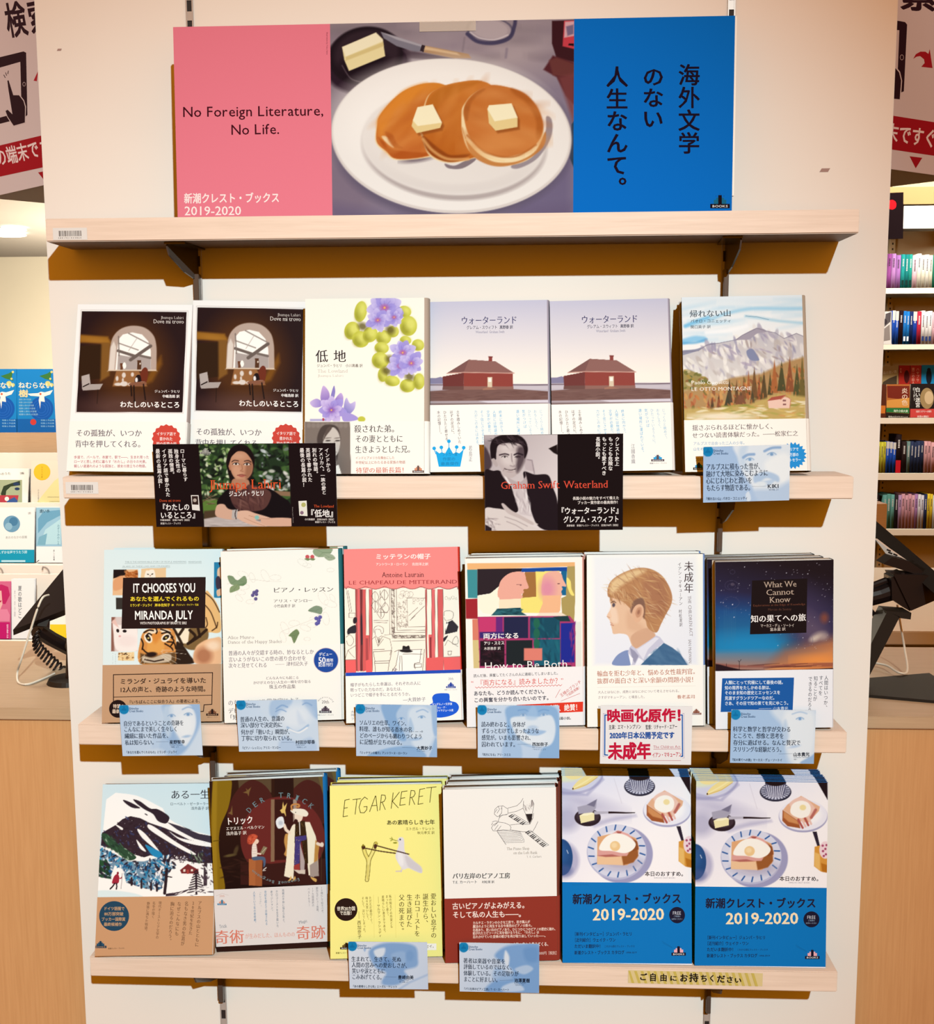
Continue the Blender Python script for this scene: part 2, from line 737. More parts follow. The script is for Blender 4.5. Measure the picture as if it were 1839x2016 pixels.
    def p(s, pts, c, sm=0):
        P = closed_smooth(pts) if sm else np.asarray(pts, float)
        u, v = s.loc(P[:, 0], P[:, 1])
        r = delaunay_2d_cdt([Vector((a, b)) for a, b in zip(u * 100, v * 100)], [(i, (i + 1) % len(u)) for i in range(len(u))], [], 1, 1e-6)
        V2 = np.array([(q.x, q.y) for q in r[0]]) / 100
        T = [f for f in r[2] if len(f) == 3]
        if len(V2) and T:
            s.k += 1
            s._put(V2, T, c, 0)

    def r(s, x0, y0, x1, y1, c):
        s.p([(x0, y0), (x1, y0), (x1, y1), (x0, y1)], c)

    def c(s, cx, cy, rx, col, ry=None, n=40):
        ry = ry or rx
        s.p([(cx + rx * math.cos(2 * math.pi * i / n), cy + ry * math.sin(2 * math.pi * i / n)) for i in range(n)], col)

    def seal(s, cx, cy, r, col, teeth=16, depth=0.07, sharp=False):
        n = teeth * (2 if sharp else 6)
        pts = []
        for i in range(n):
            q = 2 * math.pi * i / n
            rr = r * (1 + depth * ((1 if i % 2 else -1) if sharp else math.cos(q * teeth)))
            pts.append((cx + rr * math.cos(q), cy + rr * math.sin(q)))
        s.p(pts, col)

    def l(s, pts, w, c):
        P = np.asarray(pts, float)
        for a, b in zip(P[:-1], P[1:]):
            d = b - a
            L_ = np.linalg.norm(d)
            if L_ < 1e-6:
                continue
            d = d / L_ * w / 2
            n_ = np.array([-d[1], d[0]])
            q = np.array([a - d * 0.6 + n_, b + d * 0.6 + n_, b + d * 0.6 - n_, a - d * 0.6 - n_])
            u, v = s.loc(q[:, 0], q[:, 1])
            s._put(np.stack([u, v], 1), [(0, 1, 2), (0, 2, 3)], c, 1)

    def t(s, txt, x0, y0, x1, y1, h, c, sty='g', mid=None):
        """a line of lettering whose middle runs from (x0, y0) to (x1, y1)"""
        kx, ky, se = STY[sty]
        G = [glyph(ch, kx, ky, se) for ch in txt]
        tot = sum(g[2] for g in G) or 1
        d = np.array([x1 - x0, y1 - y0], float)
        L_ = np.linalg.norm(d)
        d /= L_
        up = np.array([d[1], -d[0]])
        m_ = mid if mid is not None else 0.37
        pos = 0.0
        for g in G:
            V, T, adv = g
            if len(V):
                x = x0 + d[0] * (pos + V[:, 0]) * L_ / tot + up[0] * (V[:, 1] - m_) * h
                y = y0 + d[1] * (pos + V[:, 0]) * L_ / tot + up[1] * (V[:, 1] - m_) * h
                u, v = s.loc(x, y)
                s._put(np.stack([u, v], 1), T, c, 1)
            pos += adv

    def v(s, txt, x, y0, y1, w, c, sty='g', x2=None):
        """a column of Japanese lettering from y0 down to y1"""
        kx, ky, se = STY[sty]
        n = len(txt)
        x2 = x if x2 is None else x2
        ch_ = (y1 - y0) / n
        for i, ch in enumerate(txt):
            V, T, adv = glyph(ch, kx, ky, se)
            if not len(V):
                continue
            cx = x + (x2 - x) * (i + 0.5) / n
            cy = y0 + ch_ * (i + 0.5)
            a, b = V[:, 0] - adv / 2, V[:, 1] - 0.37
            if ch in 'ー―—…「」『』（）〜':
                a, b = b, -a
            elif ch in '、。':
                a, b = a + 0.55, b + 0.55
            elif ch in 'ァィゥェォャュョッっゃゅょ':
                a, b = a + 0.08, b + 0.08
            u, vv = s.loc(cx + a * w, cy - b * abs(ch_) * 1.0)
            s._put(np.stack([u, vv], 1), T, c, 1)

    def emit(s, MBt):
        """hand the face over to a mesh collector in local coordinates"""
        if s.res:
            nx, ny = s.nx, s.ny
            V = np.stack([s.gu.ravel(), s.gv.ravel(), np.full(s.gu.size, s.z)], 1)
            i = (np.arange(ny)[:, None] * (nx + 1) + np.arange(nx)[None]).ravel()
            T = np.concatenate([np.stack([i, i + 1, i + nx + 2], 1), np.stack([i, i + nx + 2, i + nx + 1], 1)])
            MBt.add(V, T, np.clip(lin(np.clip(s.img, 0, 1)).reshape(-1, 3) / TINT, 0.002, 0.9))
        else:
            MBt.quad((0, s.v0, s.z), (s.w, s.v0, s.z), (s.w, s.h, s.z), (0, s.h, s.z), ink(s.base))
        if s.mb.n:
            MBt.add(np.concatenate(s.mb.V), np.concatenate(s.mb.T), np.concatenate(s.mb.C))


def logo(f, x0, y0, x1, y1, dark, acc, txt='#ddd'):
    """the little stepped tower over a bar reading BOOKS"""
    W, H = x1 - x0, y1 - y0
    cx = (x0 + x1) / 2
    f.r(x0 + .18 * W, y0 + .42 * H, x1 - .18 * W, y1 - .28 * H, acc)
    f.r(x0 + .3 * W, y0 + .28 * H, x1 - .3 * W, y1 - .28 * H, acc)
    f.r(cx - .09 * W, y0 + .1 * H, cx + .09 * W, y1 - .28 * H, dark)
    f.r(x0, y1 - .3 * H, x1, y1, dark)
    f.t('BOOKS', x0 + .1 * W, y1 - .15 * H, x1 - .1 * W, y1 - .15 * H, .22 * H, txt, 'b')
    for px, py in ((cx, y0), (x0 + .3 * W, y0 + .16 * H), (x1 - .3 * W, y0 + .16 * H)):
        f.c(px, py, .015 * W, dark, n=8)


def frame_from(view, TL, TR, BR, BL, yb, yt, turn=False, room=0.0):
    ox, oy, sc = view
    yb = yb if isinstance(yb, tuple) else (yb, yb)
    yt = yt if isinstance(yt, tuple) else (yt, yt)
    if turn:
        # the bottom edge lies level on the board: a sloping edge in the view means the thing is turned
        zl = at(BL[0] / sc + ox, BL[1] / sc + oy, y=yb[0])[2]
        d = float(np.clip(at(BR[0] / sc + ox, BR[1] / sc + oy, z=zl)[1] - yb[0], -.013, .013))
        yb = (yb[0] - d / 2, yb[1] + d / 2)
        over = max(0, max(yt[0] - d / 2, yt[1] + d / 2) + room + .0008)
        yt = (yt[0] - d / 2 - over, yt[1] + d / 2 - over)
        yb = (yb[0] - over / 2, yb[1] - over / 2)
    g = lambda p, y: at(p[0] / sc + ox, p[1] / sc + oy, y=y)
    tl, tr, br, bl = g(TL, yt[0]), g(TR, yt[1]), g(BR, yb[1]), g(BL, yb[0])
    U = (br - bl) + (tr - tl)
    w = (np.linalg.norm(br - bl) + np.linalg.norm(tr - tl)) / 2
    V = (tl - bl) + (tr - br)
    h = (np.linalg.norm(tl - bl) + np.linalg.norm(tr - br)) / 2
    U /= np.linalg.norm(U)
    N = np.cross(U, V)
    N /= np.linalg.norm(N)
    V = np.cross(N, U)
    c = (tl + tr + br + bl) / 4
    return c - U * w / 2 - V * h / 2, U, V, N, w, h


def fmat(O, U, V, N):
    return Matrix([[U[i], V[i], N[i], O[i]] for i in range(3)] + [[0, 0, 0, 1]])


ZT = (0.1994, -0.0910, -0.3855, -0.6784)
XL = (-0.4926, -0.4877, -0.4840, -0.4837)
STH, SDP, SWD = 0.0255, 0.0728, 0.900


def rest(O, U, V, N, w, t, z):
    """set a leaning thing down so that its lowest bottom corner meets the board"""
    zs = [(O + U * a - N * b)[2] for a in (0, w) for b in (0, t)]
    O = O.copy()
    O[2] += z + 0.0004 - min(zs)
    return O


def book_body(mbc, w, h, t, sp, board, spine, case_side=None):
    """two boards and a rounded spine on the right (local z is outwards, front face at z=0)"""
    bt = 0.0013
    b = ink(board)
    mbc.box((0, 0, -bt), (w, h, -2e-5), b)
    mbc.box((0, 0, -t), (w, h, -t + bt), b)
    n = 10
    prof = []
    for i in range(n + 1):
        q = math.pi * i / n - math.pi / 2
        prof.append((w + sp * math.cos(q) ** 0.8 if abs(math.cos(q)) > 1e-6 else w, -t / 2 - t / 2 * math.sin(q)))
    prof = prof[::-1]
    sc_ = ink(spine)
    for (a0, z0), (a1, z1) in zip(prof[:-1], prof[1:]):
        mbc.quad((a0, 0, z0), (a1, 0, z1), (a1, h, z1), (a0, h, z0), sc_)
    inn = [(w + max(0, (a - w) - 0.0012), z) for a, z in prof]
    for (a0, z0), (a1, z1), (c0, d0), (c1, d1) in zip(prof[:-1], prof[1:], inn[:-1], inn[1:]):
        for yy in (0, h):
            mbc.quad((a0, yy, z0), (a1, yy, z1), (c1, yy, d1), (c0, yy, d0), sc_)
    return prof


def make_book(name, label, shelf, view, TL, TR, BR, BL, yb, yt, t, sp, art, board='#f3e9df', spine='#e8ded6',
              band=None, band_lo=0.0, bandcol='#fdf6ec', bandspine=None, res=0.00062, base='#fdf6ec', bandres=None, n=1,
              group=None, cat='book', copies=(), matname='jacket', page='#fffdf6'):
    O, U, V, N, w, h = frame_from(view, TL, TR, BR, BL, yb, yt, shelf > 1, (t + .0008) * (1 + len(copies)))
    O = rest(O, U, V, N, w, t, ZT[shelf])
    root = empty(name, fmat(O, U, V, N))
    tag(root, label, cat, group)
    f = Face(view, O, U, V, N, w, h, res, base=base)
    fb = None
    if band is not None:
        _, vb = f.loc(np.array(band[0]), np.array(band[1]))
        vb = float(vb)
        fb = Face(view, O, U, V, N, w, vb, bandres, v0=band_lo, z=0.00035, base=bandcol)
    art(f, fb)
    mc = MB()
    prof = book_body(mc, w, h, t, sp, board, spine)
    f.emit(mc)
    mc.build('cover', M[matname], root)
    mp = MB()
    mp.box((0.002, 0.0025, -t + 0.0014), (w - 0.0005, h - 0.0003, -0.0014), ink(page))
    mp.build('pages', M['paper'], root)
    if fb is not None:
        ml = MB()
        fb.emit(ml)
        bs = ink(bandspine or bandcol)
        e = 0.0003
        pp = [(a + (e if a > w else 0), z + (0.00035 if i == 0 else 0)) for i, (a, z) in enumerate(prof)]
        for (a0, z0), (a1, z1) in zip(pp[:-1], pp[1:]):
            ml.quad((a0 + e, band_lo, z0), (a1 + e, band_lo, z1), (a1 + e, vb, z1), (a0 + e, vb, z0), bs)
        ml.quad((-e, band_lo, 0.00035), (-e, vb, 0.00035), (-e, vb, -0.004), (-e, band_lo, -0.004), bs)
        ml.quad((-e, band_lo, 0.00035), (0, band_lo, 0.00035), (0, vb, 0.00035), (-e, vb, 0.00035), bs)
        ml.build('paper_band', M[matname], root)
    k = 0
    for (dx, dz, lab) in copies:
        k += 1
        off = -N * 0
        O2 = O + np.array([dx, ((t + 0.0009) * k + dx * N[0]) / -N[1], dz])
        copy_thing(root, fmat(O2, U, V, N), lab)
    root['_w'] = 0
    del root['_w']
    return root, (w, h)
# ================================================================ cover designs
def flower(f, cx, cy, r, n, rot=0, c0='#8f7fd0', c1='#cfc4ee', core='#c05a8a', seed=0):
    rg = random.Random(seed)
    for ring, (rr, cc) in enumerate(((1.0, 0), (0.72, 1))):
        for i in range(n):
            a = rot + 360 * (i + 0.5 * ring) / n + rg.uniform(-9, 9)
            q = math.radians(a)
            L_ = r * rr * rg.uniform(0.85, 1.12)
            x, y = cx + math.cos(q) * L_ * 0.5, cy + math.sin(q) * L_ * 0.5
            tip = (cx + math.cos(q) * L_, cy + math.sin(q) * L_)
            w = L_ * 0.30
            nx, ny = -math.sin(q), math.cos(q)
            mid = (cx + math.cos(q) * L_ * 0.6, cy + math.sin(q) * L_ * 0.6)
            f.B([(cx, cy), (mid[0] + nx * w, mid[1] + ny * w), tip, (mid[0] - nx * w, mid[1] - ny * w)],
                (c0, (cx, cy), c1 if (i + ring) % 3 else '#a79be0', tip), 5, 0.95)
            f.L([(cx, cy), mid], r * 0.03, '#7465bd', 6, 0.5)
    f.E(cx, cy, r * .2, r * .16, core, 0, r * .2, 0.75)
    f.E(cx, cy, r * .06, r * .06, '#e8b060', 0, 4)


def leaf_blob(f, x, y, rx, ry, rot=0, dark='#7d7a1c', lite='#e3e276'):
    q = math.radians(rot)
    f.E(x, y, rx, ry, '#c5c548', rot, 5)
    f.E(x - rx * .35, y + ry * .3, rx * .55, ry * .6, dark, rot, 40, 0.5)
    f.E(x + rx * .25, y - ry * .2, rx * .6, ry * .6, lite, rot, 50, 0.8)


def art_arch(f, b):
    f.F('#fbf6f1')
    fr = [(262, 212), (1382, 222), (1332, 1292), (205, 1287), (262, 212)]
    f.L(fr, 5, '#cfc5c0', 4)
    pic = [(270, 225), (1368, 235), (1322, 1283), (215, 1280)]
    f.P(pic, '#241012', 3)
    f.clip(pic)
    f.E(760, 760, 420, 470, '#5a3210', 0, 260, .75)
    f.E(720, 1230, 420, 120, '#5f4038', 0, 130, .8)
    f.P([(250, 470), (545, 492), (570, 560), (245, 555)], '#93601c', 26)
    f.E(420, 530, 140, 26, '#a87228', 6, 30, .7)
    f.P([(255, 590), (490, 575), (475, 930), (240, 960)], '#2f1a0a', 14)
    f.P([(475, 560), (570, 560), (560, 900), (465, 960)], '#8c5f26', 24, .8)
    f.P([(985, 860), (1100, 690), (1110, 780), (1010, 960), (900, 1010)], '#7d4d14', 40, .9)
    f.B([(548, 850), (548, 846), (556, 730), (568, 600), (600, 490), (680, 410), (800, 378), (930, 400), (1020, 480), (1050, 590), (1052, 730), (1050, 846), (1050, 850), (900, 850), (700, 850)], '#b9a294', 12)
    f.P([(552, 845), (575, 600), (605, 540), (630, 600), (610, 845)], '#e9ded2', 12, .8)
    f.P([(622, 845), (640, 640), (655, 520), (700, 470), (800, 448), (900, 470), (965, 540), (992, 640), (992, 845)], '#fffaf2', 6)
    f.P([(640, 845), (650, 680), (760, 700), (900, 690), (992, 700), (992, 845)], '#ada09a', 10)
    for (a, c, w) in (([(650, 640), (815, 692)], '#6d5f58', 30), ([(780, 735), (990, 590)], '#6a5c55', 34),
                      ([(655, 560), (860, 632)], '#94877e', 12), ([(760, 458), (985, 575)], '#8d8078', 12),
                      ([(655, 490), (660, 690)], '#7c6e66', 12), ([(880, 690), (985, 715)], '#756860', 24),
                      ([(850, 505), (760, 640)], '#b8aca2', 6)):
        f.L(a, w, c, 8)
    f.R(672, 768, 700, 838, '#6b4028')
    f.E(716, 795, 18, 34, '#fffaf0')
    f.R(850, 738, 892, 838, '#54331f')
    f.E(880, 775, 8, 10, '#d8c8b8')
    f.R(548, 838, 1050, 850, '#dcc6ae', 5)
    f.P([(630, 852), (865, 852), (955, 1012), (592, 1012)], '#96643a', 12)
    for x, y, rx, ry in ((710, 895, 20, 28), (800, 888, 16, 22), (650, 990, 40, 16), (712, 985, 38, 26), (775, 990, 24, 16), (640, 930, 14, 26), (700, 945, 10, 20)):
        f.E(x, y, rx, ry, '#e4dcd6', 0, 8, .9)
    f.B([(882, 965), (885, 870), (925, 815), (958, 832), (962, 900), (940, 975)], '#6d2c1a', 5)
    f.B([(822, 960), (842, 900), (880, 895), (892, 965), (850, 985)], '#1c0e10', 4)
    f.E(842, 945, 14, 26, '#e8e2e0', 0, 5)
    f.E(905, 968, 26, 8, '#d8d0cc', 0, 4)
    f.B([(775, 978), (925, 962), (935, 1000), (790, 1010)], '#86563f', 6)
    for a in ([(785, 1005), (792, 1110)], [(915, 990), (935, 1150)], [(815, 1005), (820, 1175)]):
        f.L(a, 14, '#1a0c0a', 5)
    f.P([(267, 905), (350, 882), (362, 985), (275, 1042)], '#b4a8a2', 5)
    f.P([(275, 1034), (350, 990), (492, 985), (458, 1045), (282, 1055)], '#aca09a', 5)
    f.L([(285, 1015), (345, 985)], 12, '#1a0c0a', 4)
    f.L([(440, 1048), (430, 1190)], 8, '#150a08', 6, .6)
    f.clip()
    f.t('Jhumpa Lahiri', 1100, 291, 1335, 294, 40, '#c4b6ae', 's')
    f.t('Dove mi trovo', 1018, 330, 1338, 334, 60, '#e2d6cd', 's')
    f.t('ジュンパ・ラヒリ', 1030, 1063, 1297, 1066, 34, '#f4ece6', 'mb')
    f.t('中嶋浩郎 訳', 1112, 1115, 1293, 1117, 36, '#f4ece6', 'b')
    f.t('わたしのいるところ', 670, 1200, 1298, 1205, 72, '#fff8f2', 'b')
    b.t('その孤独が、いつか', 210, 1500, 900, 1502, 80, '#5b5560', 'm')
    b.t('背中を押してくれる。', 200, 1613, 930, 1616, 80, '#5b5560', 'm')
    b.seal(1155, 1560, 145, '#cf4639', 16, .045)
    b.t('イタリア語で', 1053, 1508, 1257, 1510, 40, '#fbeee6', 'mb')
    b.t('書かれた', 1083, 1560, 1222, 1562, 40, '#fbeee6', 'mb')
    b.t('初の長篇小説', 1050, 1612, 1262, 1614, 40, '#fbeee6', 'mb')
    for y, tx, x1 in ((1752, '歩道で、バールで、本屋で、駅で――、生まれ育った', 975), (1799, 'ローマと思しき町に暮らす「わたし」の日々の光景。', 968), (1845, '親しい道連れのような孤独と、彼女の旅立ちの物語。', 965)):
        b.t(tx, 190, y, x1, y, 36, '#b03a50', 'g')


def art_lowland(f, b):
    f.F('#fcf6e8')
    for x, y, rx, ry, q in ((690, 230, 65, 110, 10), (1150, 230, 70, 60, 20), (1190, 380, 90, 105, 0), (600, 430, 80, 95, 15), (690, 520, 90, 85, 30),
                            (790, 470, 75, 85, 30), (930, 500, 80, 75, 0), (1030, 440, 60, 60, 0), (910, 610, 75, 60, 10), (895, 740, 90, 85, 30), (920, 890, 50, 75, 0),
                            (1020, 955, 80, 55, 10), (1160, 530, 60, 45, 10), (1290, 580, 65, 60, 20), (1180, 1005, 80, 70, 0), (1300, 960, 60, 85, 0)):
        leaf_blob(f, x, y, rx, ry, q)
    for x, y in ((710, 385), (1000, 420), (960, 850), (1200, 910), (1000, 730)):
        f.E(x, y, 50, 40, '#5d5220', 20, 40, .8)
    flower(f, 940, 190, 190, 9, 10, seed=2)
    flower(f, 870, 320, 130, 8, 30, seed=3)
    flower(f, 1040, 290, 110, 8, 0, seed=4)
    flower(f, 1130, 660, 150, 8, 20, seed=5)
    flower(f, 1100, 800, 130, 8, 0, seed=6)
    flower(f, 1220, 770, 140, 8, 40, seed=7)
    f.B([(270, 1120), (300, 1005), (365, 1085), (350, 1200), (290, 1180)], ('#8468b8', (330, 1200), '#c9aede', (290, 1020)), 5)
    f.B([(375, 1130), (410, 1005), (425, 1070), (405, 1150)], '#8a7fc4', 5)
    f.B([(160, 1180), (230, 1140), (290, 1180), (270, 1225), (200, 1230)], ('#9a85cc', (280, 1200), '#c8b4e0', (170, 1180)), 5)
    f.B([(415, 1160), (480, 1080), (510, 1130), (490, 1200), (430, 1210)], ('#8c72c0', (440, 1180), '#c4aadf', (490, 1090)), 5)
    f.B([(515, 1280), (520, 1180), (545, 1130), (580, 1190), (635, 1170), (625, 1250), (560, 1310)], ('#7f78c0', (530, 1290), '#cbbce6', (620, 1180)), 5)
    flower(f, 385, 1260, 150, 7, 15, '#9a7cc8', '#d6c6ee', '#8a4aa0', seed=8)
    f.B([(500, 1290), (600, 1300), (670, 1350), (600, 1375), (510, 1375)], '#a797d8', 6)
    f.E(700, 1355, 40, 30, '#c5c548', 0, 6)
    f.R(160, 1352, 330, 1376, '#8f8ac8', 8, .7)
    f.E(300, 1358, 12, 16, '#b0405a')
    f.t('低', 218, 697, 352, 697, 140, '#2c2024', 'm')
    f.t('地', 405, 697, 540, 697, 140, '#2c2024', 'm')
    f.t('ジュンパ・ラヒリ', 232, 795, 498, 795, 38, '#6a5a50', 'g')
    f.t('小川高義 訳', 532, 795, 712, 795, 38, '#5a4a42', 'g')
    f.t('The Lowland', 238, 850, 555, 850, 50, '#d3c8bc', 's')
    f.t('Jhumpa Lahiri', 245, 900, 510, 898, 34, '#d8cec2', 's')
    # band
    b.P([(100, 1380), (578, 1385), (590, 1960), (100, 1960)], '#7d7068', 2)
    b.clip([(100, 1380), (578, 1385), (590, 1960), (100, 1960)])
    for i in range(9):
        b.E(150 + i * 48, 1420, 22, 26, '#8d8078', 0, 14, .8)
    b.E(300, 1900, 260, 160, '#6a5e58', 0, 120, .6)
    b.B([(260, 1700), (235, 1560), (280, 1440), (360, 1410), (450, 1440), (480, 1560), (460, 1680), (430, 1800), (300, 1800)], '#4a3e3a', 10)
    b.B([(300, 1560), (330, 1490), (400, 1440), (455, 1490), (478, 1580), (460, 1690), (420, 1740), (350, 1720), (305, 1640)], '#c9bfb6', 8)
    b.B([(330, 1470), (370, 1430), (390, 1450), (330, 1530), (295, 1590)], '#5a4c46', 8)
    for x in (350, 450):
        b.E(x, 1580, 26, 9, '#4a403c', -4, 6)
        b.E(x, 1552, 34, 5, '#6a5e58', -6, 6)
    b.L([(415, 1590), (425, 1650), (405, 1660)], 8, '#9a8e86', 8)
    b.E(400, 1700, 36, 9, '#7a645e', 0, 8)
    b.P([(400, 1860), (460, 1830), (500, 1960), (360, 1960)], '#f2eae0', 6)
    b.clip()
    b.t('殺された弟。', 622, 1456, 1090, 1454, 88, '#4f4a4c', 'm')
    b.t('その妻とともに', 632, 1562, 1135, 1558, 84, '#4f4a4c', 'm')
    b.t('生きようとした兄。', 632, 1672, 1250, 1668, 84, '#4f4a4c', 'm')
    b.t('インドとアメリカを舞台にした', 636, 1760, 1045, 1758, 34, '#c07a68', 'g')
    b.t('半世紀以上にわたるある家族の物語', 636, 1808, 1158, 1804, 36, '#c07a68', 'g')
    b.t('待望の最新長篇！', 640, 1890, 1185, 1886, 66, '#d8705c', 'm')
    logo(b, 1232, 1832, 1352, 1915, '#6a5048', '#d89070')


def art_barn(f, b):
    f.F('#d6d2e0')
    f.P([(40, 60), (1420, 60), (1420, 1000), (40, 1000)], ('#c9c5d8', (600, 100), '#f8eee2', (600, 900)), 1)
    f.R(40, 985, 1420, 1060, '#b9b0ba', 4)
    f.P([(85, 985), (90, 925), (150, 925), (200, 912), (240, 930), (240, 985)], '#847e9c', 5)
    f.R(40, 992, 1420, 1002, '#6b5560', 4)
    f.R(90, 1010, 1420, 1045, '#c9bfc6', 10, .8)
    f.P([(40, 1065), (300, 1048), (960, 1040), (1420, 1068), (1420, 1180), (40, 1180)], '#74524c', 6)
    f.D(120, [(60, 1065), (1400, 1065), (1400, 1165), (60, 1165)], ['#6a4640', '#83625a', '#7a564e', '#5f3f3a'], 120, 10, 0, 6, 3, 5, .5)
    f.P([(40, 1168), (700, 1160), (1420, 1150), (1420, 1215), (40, 1215)], '#b0a2a8', 10)
    f.P([(600, 1165), (1420, 1152), (1420, 1180), (700, 1185)], '#d8d0da', 10)
    f.R(40, 1186, 1420, 1215, '#6e5450', 12, .7)
    f.P([(220, 910), (440, 868), (440, 1040), (222, 1042)], '#6c2f2c', 2)
    f.P([(440, 868), (955, 876), (958, 1035), (440, 1040)], '#8e3b32', 2)
    f.P([(440, 1010), (958, 1012), (962, 1042), (438, 1048)], '#8d6258', 4)
    f.P([(222, 1012), (440, 1010), (440, 1048), (218, 1048)], '#6a4640', 4)
    f.P([(268, 872), (495, 732), (700, 745), (770, 748), (965, 870), (440, 868)], '#8c5f58', 2)
    f.P([(268, 872), (495, 732), (440, 868)], '#7a504c', 3)
    f.L([(265, 876), (440, 866), (968, 874)], 10, '#c89a8c', 4)
    f.R(702, 700, 738, 750, '#8a3a34', 2)
    f.R(697, 697, 742, 712, '#7a302c', 2)
    f.R(690, 915, 738, 1022, '#d8c4a8', 3)
    f.R(698, 925, 730, 965, '#f4efe4', 4)
    f.P([(640, 1035), (700, 1018), (790, 1045), (640, 1050)], '#a0705c', 6)
    f.t('ウォーターランド', 412, 325, 1000, 318, 92, '#302d62', 'm')
    f.t('グレアム・スウィフト', 470, 398, 792, 394, 44, '#3a3650', 'g')
    f.t('真野泰 訳', 815, 394, 955, 392, 40, '#4a4658', 'b')
    f.t('Waterland  Graham Swift', 565, 443, 868, 440, 36, '#8a86a0', 's')
    tx = [('土を踏みしめていた', 378, 1260, 1610, '#5b5560'), ('はずの足元に、', 310, 1262, 1530, '#5b5560'), ('ひたひたと寄せる', 242, 1266, 1580, '#5b5560'), ('水の記憶――。', 176, 1266, 1530, '#5b5560'),
          ('終末に向かう、', 822, 1262, 1530, '#62b4dc'), ('人間には物語が、', 758, 1262, 1570, '#62b4dc'), ('文学が必要だ。', 694, 1262, 1530, '#62b4dc'), ('そう信じさせるだけの', 628, 1262, 1650, '#62b4dc'), ('力がこの本にはある。', 565, 1262, 1650, '#7ab8d8'),
          ('じっくりと眺めて、', 1245, 1255, 1590, '#8fc2dc'), ('おもしろく、', 1185, 1255, 1480, '#8fc2dc'), ('ひたっているうちに、', 1125, 1255, 1640, '#8fc2dc'), ('気がつけば', 1063, 1255, 1450, '#62b4dc'), ('遠い場所に運ばれている。', 1003, 1255, 1730, '#62b4dc')]
    for t_, x, y0, y1, c in tx:
        b.v(t_, x, y0, y1, 34, c, 'g', x + 22)
    b.v('若島正', 512, 1630, 1800, 38, '#8a868e', 'm')
    b.v('江國香織', 925, 1620, 1830, 42, '#8a868e', 'm')
    b.p([(145, 1680), (185, 1712), (212, 1700), (245, 1715), (287, 1640), (330, 1715), (365, 1700), (395, 1712), (440, 1670), (405, 1852), (180, 1852)], '#15a6e4')
    for x, y in ((132, 1660), (207, 1650), (286, 1586), (367, 1646), (441, 1653)):
        b.c(x, y, 19, '#15a6e4')
        b.l([(x, y + 10), (x + (287 - x) * .12, y + 60)], 8, '#15a6e4')
    b.t('ブッカー賞', 215, 1722, 375, 1720, 40, '#1382b8', 'g')
    b.t('作家の', 220, 1772, 355, 1770, 40, '#1382b8', 'g')
    b.t('最高傑作', 200, 1822, 390, 1818, 40, '#1382b8', 'g')
    logo(b, 1110, 1730, 1245, 1805, '#5b4a50', '#2aa0d8')
    b.t('新潮クレスト・ブックス', 1095, 1825, 1270, 1823, 16, '#8a868e', 'g')


